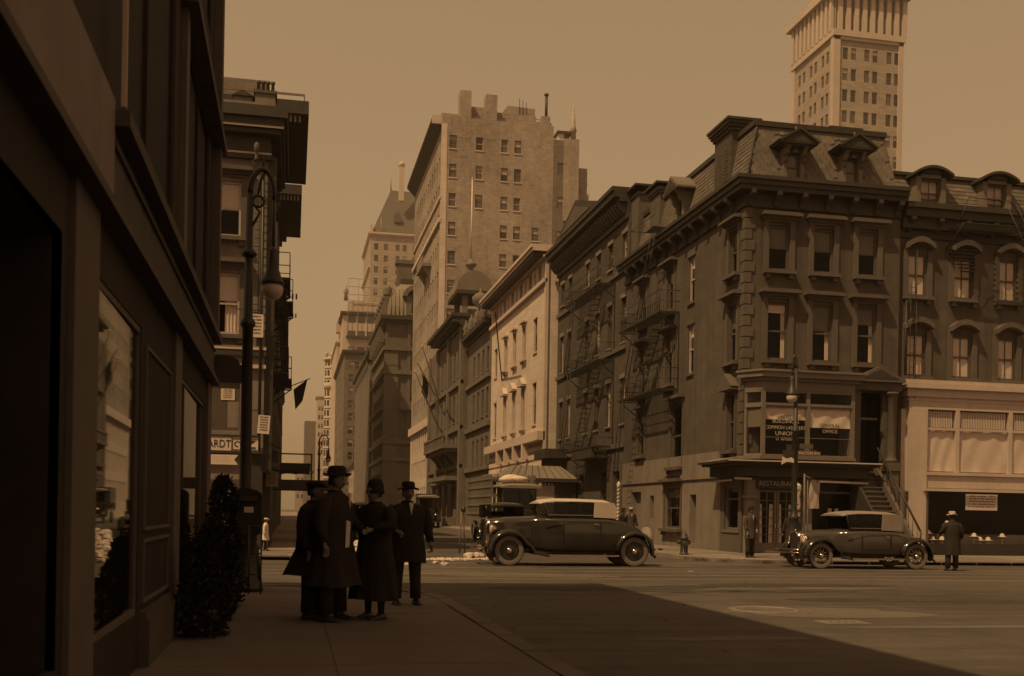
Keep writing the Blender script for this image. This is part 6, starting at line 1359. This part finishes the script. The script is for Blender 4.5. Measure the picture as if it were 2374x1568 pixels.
def truck(label, loc, rz, length=8.6, wd=2.2, cab_z=2.85, stake_z=3.3, stakes=True, load=True):
    """front towards -X; origin under the front axle"""
    t = thing('truck', label, 'truck', loc, rz); h = wd / 2
    b = M(CARF); b.grid([ring(-.9, .38, .75, 1.5), ring(-.8, .42, .72, 1.55), ring(.3, .5, .7, 1.65), ring(.6, .8, .7, 1.7)], True, (True, True)); obj('bonnet', b, t)
    b = M(CARP2); b.box(.6, 1.9, -.85, .85, .7, 1.7); b.box(.62, .7, -.85, -.78, 1.7, 2.6).box(.62, .7, .78, .85, 1.7, 2.6).box(1.8, 1.9, -.85, .85, 1.7, 2.6).box(.64, .68, -.03, .03, 1.7, 2.6).box(.6, .7, -.85, .85, 1.66, 1.74)
    b.box(.6, .7, -.85, .85, 2.5, 2.6); obj('cab', b, t)
    b = M(TOPG); b.grid([[(x, -h * .92, 2.6), (x, -h * .92, z - .08), (x, -h * .5, z), (x, h * .5, z), (x, h * .92, z - .08), (x, h * .92, 2.6)] for x, z in ((.2, 2.74), (.35, 2.82), (1.9, 2.84), (2.0, 2.78))], True, (True, True)); obj('cab_roof', b, t)
    obj('windscreen', M(CARG).box(.64, .65, -.78, .78, 1.74, 2.5), t)
    b = M(WOOD).box(2.1, length, -h, h, 1.0, 1.2); obj('bed', b, t)
    st = M(WOOD)
    if stakes:
        for s in (-1, 1):
            n = int((length - 2.1) / .32)
            for k in range(n + 1): st.box(2.1 + k * .32, 2.17 + k * .32, s * h - .03, s * h + .03, 1.2, stake_z)
            for z in (1.3, 1.75, 2.2, 2.65, 3.05): st.box(2.1, length, s * (h + .03) - .02, s * (h + .03) + .02, z, z + .13)
        for k in range(8): st.box(2.08, 2.14, -h + k * (wd / 7) - .03, -h + k * (wd / 7) + .03, 1.2, stake_z)
        for z in (1.3, 1.75, 2.2, 2.65, 3.05): st.box(2.04, 2.08, -h, h, z, z + .13)
        st.mat(CARP2)
        for s in (-1, 1): st.box(2.1, length, s * h * .98 - .02, s * h * .98 + .02, 1.2, 1.7)
    else:
        st.mat(CARP2).box(2.1, length, -h, h, 1.2, stake_z)
    obj('stake_side' if stakes else 'box_body', st, t)
    for s in (-1, 1):
        b = M(CARF); fender(b, 0, .6, R(170), R(20), .55, .98, [(.75, .5), (1.0, .5)], .45, 8, s); obj('front_fender', b, t)
        wheel(t, 0, s * .78, .44, s, 'wood', .18); wheel(t, length - 1.6, s * (h - .12), .48, s, 'wood', .26)
        obj('headlight', M(CHROME).lathe([(.03, .1), (.11, .04), (.12, -.03), (0, -.04)], (-.85, s * .45, 1.15), 10, 'x'), t)
    obj('front_bumper', M(IRON).box(-1.15, -1.08, -.85, .85, .5, .62), t)
    return t
truck('stake-sided truck parked facing the camera at the right kerb with white sacks on its cab', (10.75, 49.6, 0), pi / 2, 9.2, 2.2)
sk = []
r3 = random.Random(5)
for k, (x, y, z, sx_, sy_) in enumerate([(10.2, 50.6, 3.0, .42, .3), (10.8, 50.7, 3.04, .5, .32), (10.5, 51.0, 3.12, .5, .3)]):
    b = M(SHADE); rings = []
    for i in range(1, 8):
        ph = pi * i / 8; rings.append([(sx_ * cos(ph) * -1, sy_ * sin(ph) * (1 + .1 * sin(3 * a + k)) * cos(a), .18 * sin(ph) * sin(a) + .02 * sin(5 * a)) for a in [2 * pi * j / 10 for j in range(10)]])
    b.grid(rings, True, (True, True)); o = obj('sack', b, None, (x, y, z)); o['category'] = 'sack'; o['group'] = 'white sacks on the truck cab'; o['label'] = ['left sack of the white load on the stake truck cab', 'right sack of the white load on the stake truck cab', 'top sack of the white load on the stake truck cab'][k]
truck('dark box van far down the avenue left of the club house', (11.6, 91, 0), pi / 2, 5.5, 1.9, 2.8, 2.95, False)

# ============================================================ PEOPLE
def skin_mesh(verts, edges, root=0, sub=2):
    me = bpy.data.meshes.new('fig'); me.from_pydata([v[:3] for v in verts], edges, []); o = bpy.data.objects.new('fig', me); COL.objects.link(o)
    m = o.modifiers.new('s', 'SKIN'); m.use_smooth_shade = True
    sv = me.skin_vertices[0].data
    for i, v in enumerate(verts):
        rr = v[3]; sv[i].radius = rr if isinstance(rr, tuple) else (rr, rr); sv[i].use_root = (i == root)
    if sub: o.modifiers.new('u', 'SUBSURF').levels = sub
    dg = bpy.context.evaluated_depsgraph_get(); r = bpy.data.meshes.new_from_object(o.evaluated_get(dg))
    bpy.data.objects.remove(o); return r
def head_mb(b, c, s=1.0, yaw=0.0):
    """head facing -Y with brow, nose, chin, ears"""
    n, m = 20, 16; rings = []
    for i in range(1, m):
        ph = pi * i / m; z = cos(ph); ringp = []
        for j in range(n):
            a = 2 * pi * j / n; x = sin(ph) * sin(a); y = -sin(ph) * cos(a); f = max(0, -y)
            wx = .076 * (1 - .28 * max(0, -z) ** 1.2); wy = .098 * (1 - .18 * max(0, -z)); px, py, pz = x * wx, y * wy, z * .118
            if f > .8 and abs(x) < .22:
                if -.35 < z < .12: py -= .022 * (1 - abs(z + .2) / .4) * (1 - abs(x) / .25)
                if -.62 < z < -.42: py -= .006
            if f > .6 and .08 < z < .3 and .15 < abs(x) < .6: py += .007
            if f > .5 and z > .28: py -= .003
            if f > .6 and z < -.72: py -= .014
            if abs(x) > .93 and -.25 < z < .2: px *= 1.13
            ringp.append((px, py, pz))
        rings.append(ringp)
    cy, sy = cos(yaw), sin(yaw)
    rings = [[(c[0] + s * (p[0] * cy - p[1] * sy), c[1] + s * (p[0] * sy + p[1] * cy), c[2] + s * p[2]) for p in rg] for rg in rings]
    b.grid(rings, True, (True, True))
def person(label, loc, rz, h=1.72, sex='m', coat=COAT, coat_len=.62, hat='fedora', hatm=COAT2, arms=((-.08, 0, 0), (.08, 0, 0)), stance=.11, stride=.0, flare=1.0, trousers=COAT2, fold=1, head_yaw=0.0, group=None, bulk=1.0, armbend=(0, 0)):
    """standing figure facing -Y; arms: (out, forward, raise) hand offsets from a hanging arm"""
    t = thing('person', label, 'person', loc, rz, group); k = h / 1.75
    V = []; Ed = []
    def add(p, r, par=None):
        V.append((p[0], p[1], p[2], r)); i = len(V) - 1
        if par is not None: Ed.append((par, i))
        return i
    pel = add((0, 0, .93), (.14, .11)); wai = add((0, .0, 1.08), (.13, .10), pel); ch = add((0, -.01, 1.28), (.16, .115), wai); nk0 = add((0, 0, 1.44), (.09, .075), ch); nk = add((0, -.012, 1.53), .052, nk0); add((0, -.03, 1.6), .05, nk)
    hands = []
    for s, st, (ox, fy, up), bend in ((-1, 1, arms[0], armbend[0]), (1, -1, arms[1], armbend[1])):
        hip = add((s * .095, 0, .88), (.095, .1), pel); kn = add((s * stance, -.02 + st * stride * .5, .49), (.06, .065), hip); an = add((s * stance * 1.05, .02 + st * stride, .09), (.038, .042), kn); add((s * stance * 1.12, -.05 + st * stride, .045), (.02, .02), an); add((s * stance * 1.12, -.12 + st * stride, .03), (.016, .016), len(V) - 1)
        sh = add((s * .175, 0, 1.42), (.06, .06), ch); el = add((s * (.235 + abs(ox) * .4), .03 - fy * .35, 1.13 + up * .35), .042, sh)
        wr = add((s * .235 + ox, -.02 - fy, .89 + up), .027, el); pm = V[wr]
        d = (Vector(pm[:3]) - Vector(V[el][:3])).normalized(); pc = Vector(pm[:3]) + d * .07
        pa = add(tuple(pc), (.024, .032), wr); hands.append((pc, d, s))
        side = Vector((0, -1, 0)) if abs(d.y) < .6 else Vector((0, 0, 1)); side = (side - d * side.dot(d)).normalized(); cur = d.cross(side).normalized() * s
        for fi, (off, ln) in enumerate(((-.027, .055), (-.009, .066), (.009, .062), (.027, .048))):
            a0 = pc + d * .028 + side * -off; a = add(tuple(a0), .0095, pa); b_ = add(tuple(a0 + d * ln * .55 - cur * .01), .009, a); add(tuple(a0 + d * ln * .9 - cur * .03), .008, b_)
        a0 = pc - d * .015 + side * .034; a = add(tuple(a0), .011, pa); add(tuple(a0 + d * .03 + side * .018 - cur * .012), .0095, a)
    V = [(v[0] * k * bulk if abs(v[0]) < .3 else v[0] * k, v[1] * k, v[2] * k, tuple(q * k for q in v[3]) if isinstance(v[3], tuple) else v[3] * k) for v in V]
    me = skin_mesh(V, Ed, 0, 1)
    hb = MB().mat(SKIN); hc = (0, -.035 * k, 1.64 * k); head_mb(hb, hc, k, head_yaw); hm = hb.mesh('head')
    bm = bmesh.new(); bm.from_mesh(me); bm.from_mesh(hm); me2 = bpy.data.meshes.new('body'); bm.to_mesh(me2); bm.free(); me2.materials.append(SKIN)
    for p in me2.polygons: p.use_smooth = True
    body = obj('body', me2, t)
    b = M(INK); cyw, syw = cos(head_yaw), sin(head_yaw)
    for q in (-.034, .034):
        b.lathe([(.004, -.004), (.012, 0), (.004, .004)], (q * k, -.125 * k, 1.655 * k), 8, 'y'); b.box((q - .018) * k, (q + .018) * k, -.128 * k, -.12 * k, 1.675 * k, 1.681 * k)
    b.box(-.022 * k, .022 * k, -.128 * k, -.12 * k, 1.583 * k, 1.588 * k)
    if sex == 'm' and h > 1.5: b.box(-.026 * k, .026 * k, -.133 * k, -.12 * k, 1.597 * k, 1.606 * k)
    b.v = [(x * cyw - (y + .035 * k) * syw, x * syw + (y + .035 * k) * cyw - .035 * k, z) for x, y, z in b.v]
    obj('facial_features', b, t)['kind'] = 'stuff'
    # trousers / stockings and shoes
    if sex == 'm':
        b = M(trousers)
        for s, st in ((-1, 1), (1, -1)):
            rings = []
            for z, rx, ry in ((.92, .105, .12), (.7, .095, .105), (.49, .082, .09), (.3, .075, .085), (.1, .072, .088)):
                f = (.92 - z) / .82; cx = bulk * s * (.09 + (stance * 1.05 - .09) * f); cy = st * stride * min(1, f * 1.15) + .01
                rings.append([(k * (cx + rx * 1.08 * cos(a)), k * (cy + 1.05 * ry * sin(a) + .004 * sin(7 * a)), k * z) for a in [2 * pi * j / 12 for j in range(12)]])
            b.grid(rings, True, (True, True))
        obj('trousers', b, t)
    b = M(IRON)
    for s, st in ((-1, 1), (1, -1)):
        cx = bulk * s * stance * 1.1; cy = st * stride; rings = []
        for i, (dy, w_, z1) in enumerate(((.09, .03, .05), (.07, .038, .09), (.0, .042, .1), (-.07, .045, .07), (-.15, .047, .05), (-.2, .035, .035), (-.22, .015, .02))):
            rings.append([(k * (cx + w_ * q), k * (cy + dy), k * zz) for q, zz in ((-1, .0), (-1, z1 * .6), (-.6, z1), (.6, z1), (1, z1 * .6), (1, .0))])
        b.grid(rings, True, (True, True))
        if sex == 'f': b.box(k * (cx - .025), k * (cx + .025), k * (cy + .03), k * (cy + .09), 0, k * .05)
    obj('shoes', b, t)
    if sex == 'f':
        b = M(COAT2)
        for s in (-1, 1): b.lathe([(.04 * k, .08 * k), (.055 * k, .3 * k), (.062 * k, .45 * k), (.07 * k, .6 * k)], (bulk * s * stance * 1.05 * k, .01, 0), 10)
        obj('stockings', b, t)
    # coat: folded loft + sleeves
    b = M(coat); zb = 1.45 * (1 - coat_len) + .02; rings = []; n = 44
    prof = [(1.50, .075, .07), (1.475, .13, .09), (1.44, .19, .115), (1.36, .215, .14), (1.2, .205, .15), (1.05, .19, .145), (.9, .20 * 1.0, .16)]
    zz = .78
    while zz > zb + .05: f = (.9 - zz); prof.append((zz, .205 + .13 * f * flare, .165 + .13 * f * flare)); zz -= .13
    f = .9 - zb; prof.append((zb, .205 + .13 * f * flare, .165 + .13 * f * flare))
    for z, rx, ry in prof:
        rings.append([(k * bulk * rx * cos(a) * (1 + fold * (.10 * sin(5 * a + 1) + .07 * sin(11 * a + 4 * z)) * max(0, 1.0 - z) + fold * .012 * sin(9 * z + 2 * a)), k * bulk * ry * sin(a) * (1 + fold * (.11 * sin(7 * a) + .06 * sin(12 * a + 1)) * max(0, 1.0 - z) + fold * .015 * sin(11 * z + a)) + 0, k * (z + fold * .012 * sin(3 * a) * (z < zb + .01))) for a in [2 * pi * j / n for j in range(n)]])
    b.grid(rings, True, (False, False)); 
    inner = [[(p[0] * .94, p[1] * .94, p[2] + .004) for p in rg] for rg in rings[-3:]][::-1]; b.grid([rings[-1]] + inner, True, (False, True))
    for (pc, d, s), (ox, fy, up) in zip(hands, arms):
        pts = [(s * .15, 0, 1.43), (s * .2 * 1.0, .01, 1.36), (s * (.235 + abs(ox) * .4), .03 - fy * .35, 1.13 + up * .35), (s * .235 + ox, -.02 - fy, .905 + up)]
        mid = [((pts[1][i] + pts[2][i]) / 2) for i in range(3)]; mid2 = [((pts[2][i] + pts[3][i]) / 2) for i in range(3)]
        b.tube([tuple(k * (q if i else q * bulk) for i, q in enumerate(p)) for p in (pts[0], pts[1], mid, pts[2], mid2, pts[3])], [.07 * k, .078 * k * bulk, .072 * k * bulk, .065 * k * bulk, .06 * k, .056 * k], 12)
    # collar and lapel
    b.lathe([(.085 * k, 1.44 * k), (.1 * k, 1.47 * k), (.085 * k, 1.53 * k), (.07 * k, 1.53 * k)], n=14, caps=(False, False))
    obj('overcoat' if coat_len > .4 else 'jacket', b, t)
    if sex == 'm' and coat_len < .75:
        obj('shirt_front', M(SHIRT).prism([(-.035 * k, 1.5 * k), (.035 * k, 1.5 * k), (0, 1.32 * k)], 'y', -.147 * k * bulk, -.135 * k * bulk), t)
    # hat
    b = M(hatm); c = (0, -.02 * k, 0); z = 1.70 * k
    if hat == 'fedora':
        rings = []
        for i, (rx, ry, dz) in enumerate(((.10, .12, .0), (.155, .17, .004), (.158, .172, .012), (.1, .12, .012), (.098, .116, .05), (.09, .105, .1), (.06, .075, .115), (.02, .05, .095))):
            rings.append([(c[0] + k * rx * cos(a), c[1] + k * ry * sin(a), z + k * (dz + (.02 * cos(2 * a) * -1 if i in (1, 2) else 0))) for a in [2 * pi * j / 20 for j in range(20)]])
        b.grid(rings, True, (False, True)); b.mat(CARF).lathe([(.102 * k, .013), (.1 * k, .04)], (c[0], c[1], z), 18, caps=(False, False))
    elif hat == 'derby': b.lathe([(.09 * k, 0), (.145 * k, .012), (.148 * k, .025), (.1 * k, .01), (.103 * k, .06 * k), (.09 * k, .11 * k), (.05 * k, .135 * k), (0, .14 * k)], (c[0], c[1], z), 18, caps=(False, True))
    elif hat == 'cloche': b.lathe([(.118 * k, -.07 * k), (.125 * k, -.06 * k), (.11 * k, -.02 * k), (.108 * k, .05 * k), (.085 * k, .1 * k), (.04 * k, .125 * k), (0, .13 * k)], (c[0], c[1] + .01, z), 18, caps=(False, True))
    elif hat == 'cap': b.lathe([(.1 * k, 0), (.125 * k, .03 * k), (.12 * k, .06 * k), (.05 * k, .085 * k), (0, .088 * k)], (c[0], c[1], z), 16, caps=(True, True)); b.box(-.06 * k, .06 * k, -.19 * k, -.1 * k, z, z + .012)
    obj('hat', b, t)
    hr = M(COAT2); hr.lathe([(.080 * k, -.07 * k), (.085 * k, -.02 * k), (.083 * k, .06 * k)], (0, .0, 1.66 * k), 14, caps=(False, False)); hr.v = [(x, y if y > -.02 else -.02 + (y + .02) * .3, zc) for x, y, zc in hr.v]; obj('hair', hr, t)
    return t
# the group in the left foreground
person('tall heavy man in wide fedora and flared dark overcoat, left foreground group', (.50, 12.65, .11), R(62), 1.76, coat=COAT2, coat_len=.72, flare=1.35, bulk=1.33, arms=((-.02, .02, .02), (-.03, .24, .16)), stance=.13, head_yaw=R(-8))
person('stout person in a black flaring coat standing just behind the tall man in the fedora', (.26, 12.95, .11), R(75), 1.62, coat=COAT, coat_len=.62, flare=2.3, bulk=1.4, hat='cap', hatm=COAT2, stance=.12)
person('woman in black cloche hat and long black coat standing between the two men', (.99, 12.85, .11), R(-52), 1.62, 'f', COAT, .83, 'cloche', COAT, arms=((-.01, .22, .26), (-.05, .24, .28)), flare=.8, bulk=1.3, stance=.09)
person('man in fedora and knee-length black overcoat facing the camera right of the woman', (1.58, 14.8, .11), R(12), 1.66, coat=COAT, coat_len=.58, flare=.6, bulk=1.3, arms=((.06, .2, .2), (.03, .03, .03)), stance=.1, stride=.04)
person('man in derby hat and open brown overcoat standing by the restaurant door kerb', (14.42, 31.9, .11), R(20), 1.60, coat=COAT3, coat_len=.55, hat='derby', hatm=COAT, flare=.4, arms=((0, .05, .05), (-.06, .1, .12)), stance=.09)
person('man in pale hat and long dark coat seen from behind at the right edge', (18.15, 26.75, .0), R(172), 1.62, coat=COAT2, coat_len=.68, hat='fedora', hatm=HATL, flare=.3, bulk=1.15, arms=((-.05, .05, .1), (.05, .12, .22)), stance=.1)
person('dark figure in a cap half hidden beside the barber pole rack', (15.95, 32.1, .11), R(-30), 1.55, coat=COAT2, coat_len=.5, hat='cap', hatm=COAT, stance=.1)
person('small child in pale clothes on the far left pavement', (-.76, 33.4, .11), R(80), 1.0, 'f', PWHITE, .6, 'cap', PWHITE, stance=.08, stride=.1)
person('person in black standing on the pavement just behind the rear of the white-topped coupe', (14.2, 44.6, .11), R(30), 1.55, coat=COAT, coat_len=.55, hat='cloche', hatm=COAT)
person('man in straw hat beside the person in black behind the coupe', (14.95, 45.8, .11), R(0), 1.6, coat=COAT3, coat_len=.5, hat='fedora', hatm=HATL)
o = obj('folded_newspaper', M(PAPER).prism([(-.02, -.16), (.03, -.15), (.04, .14), (-.01, .16)], 'y', -.05, .05), None, (.62, 12.5, 1.14), R(20)); o['label'] = 'folded pale newspaper held upright against the coat of the man in the wide fedora'; o['category'] = 'newspaper'
def driver(label, loc, rz=0.0):
    t = thing('person', label, 'person', loc, rz); V = [(0, 0, -.35, (.17, .12)), (0, 0, -.1, (.19, .12)), (0, 0, .08, (.09, .08)), (0, 0, .2, .05), (.19, 0, 0, .06), (.24, -.2, -.22, .045), (.1, -.42, -.1, .035), (-.19, 0, 0, .06), (-.24, -.2, -.22, .045), (-.1, -.42, -.1, .035)]
    me = skin_mesh(V, [(0, 1), (1, 2), (2, 3), (1, 4), (4, 5), (5, 6), (1, 7), (7, 8), (8, 9)], 0, 1); me.materials.append(COAT3)
    hb = MB().mat(SKIN); head_mb(hb, (0, -.02, .3)); hm = hb.mesh('head'); bm = bmesh.new(); bm.from_mesh(me); n0 = len(bm.faces); bm.from_mesh(hm); bm.faces.ensure_lookup_table()
    for f in bm.faces[n0:]: f.material_index = 1
    me2 = bpy.data.meshes.new('body'); bm.to_mesh(me2); bm.free(); me2.materials.append(COAT3); me2.materials.append(SKIN); obj('body', me2, t)
    obj('hat', M(COAT2).lathe([(.1, 0), (.15, .01), (.15, .02), (.1, .02), (.095, .09), (.05, .12), (0, .12)], (0, -.01, .36), 14), t)
driver('driver in a dark hat at the wheel of the white-topped coupe', (7.5, 28.3, 1.34), -pi / 2)
driver('driver in a dark hat at the wheel of the grey coupe', (15.95, 27.9, 1.08), -pi / 2)

# every separate piece of a kind becomes an object of its own
def split_islands(o, tol=.03, most=80):
    me = o.data; n = len(me.vertices); par = list(range(n))
    def find(a):
        while par[a] != a: par[a] = par[par[a]]; a = par[a]
        return a
    for p in me.polygons:
        v = p.vertices; r = find(v[0])
        for q in v[1:]: par[find(q)] = r
    isl = {}
    for p in me.polygons: isl.setdefault(find(p.vertices[0]), []).append(p.index)
    co = [v.co for v in me.vertices]; bx = []
    for k, ps in isl.items():
        vs = set(v for i in ps for v in me.polygons[i].vertices)
        bx.append([[min(co[v][a] for v in vs) - tol for a in range(3)], [max(co[v][a] for v in vs) + tol for a in range(3)], ps])
    ch = True
    while ch:
        ch = False; out_ = []
        for b_ in bx:
            for c_ in out_:
                if all(b_[0][a] <= c_[1][a] and c_[0][a] <= b_[1][a] for a in range(3)):
                    c_[0] = [min(p, q) for p, q in zip(b_[0], c_[0])]; c_[1] = [max(p, q) for p, q in zip(b_[1], c_[1])]; c_[2] += b_[2]; ch = True; break
            else: out_.append(b_)
        bx = out_
    if not 1 < len(bx) <= most: return
    base = o.name.split('.')[0]
    for i, (a, b_, ps) in enumerate(bx):
        vid = {}; vs = []; fs = []; ms = []; sm = []
        for p in ps:
            pl = me.polygons[p]; f = []
            for v in pl.vertices:
                if v not in vid: vid[v] = len(vs); vs.append(tuple(co[v]))
                f.append(vid[v])
            fs.append(f); ms.append(pl.material_index); sm.append(pl.use_smooth)
        m2 = bpy.data.meshes.new(base); m2.from_pydata(vs, [], fs)
        for m in me.materials: m2.materials.append(m)
        m2.polygons.foreach_set('material_index', ms); m2.polygons.foreach_set('use_smooth', sm); m2.update()
        if i == 0: first = m2
        else:
            c = o.copy(); c.data = m2; c.name = base; COL.objects.link(c)
    o.data = first
SPLIT = ('pilaster', 'corner_pilaster', 'chimney', 'shop_pier', 'carved_ornament', 'roof_ornament', 'post', 'flagpole', 'pinnacle', 'roof_turret', 'setback', 'awning_roller', 'vent_pipe',
         'window_card', 'window_rail', 'wall_panel', 'belt_course', 'stringer', 'door_frame', 'roof_house', 'finial', 'console', 'frieze_panel', 'shop_emblem', 'balcony', 'bay_window', 'parapet', 'base_course', 'arcade_glazing', 'roof_rail', 'running_board', 'shoes', 'stockings', 'scallop', 'valance', 'floor_slab', 'step', 'rear_bumper', 'seat', 'rear_quarter', 'window_frame', 'shop_window_frame', 'entrance_hood', 'moulding', 'cornice_block', 'portal', 'rack', 'door_hood', 'lintel_beam', 'handrail')
for o in list(COL.objects):
    if o.type == 'MESH' and o.parent and o.name.split('.')[0] in SPLIT and not o.children and o.data.users == 1 and not o.get('kind'): split_islands(o)

# thin air between the camera and the far end of the avenue
hz = bpy.data.materials.new('haze_air'); hz.use_nodes = True; N = hz.node_tree.nodes; N.clear()
pv = N.new('ShaderNodeVolumePrincipled'); pv.inputs['Color'].default_value = (.92, .76, .6, 1); pv.inputs['Density'].default_value = 0.00042; pv.inputs['Anisotropy'].default_value = .2
oo = N.new('ShaderNodeOutputMaterial'); hz.node_tree.links.new(pv.outputs[0], oo.inputs['Volume'])
ho = obj('haze', M(hz).box(-1600, 1600, -400, 2600, -1.6, 150)); ho['kind'] = 'stuff'; ho['label'] = 'thin smoky city air fading the far end of the avenue'
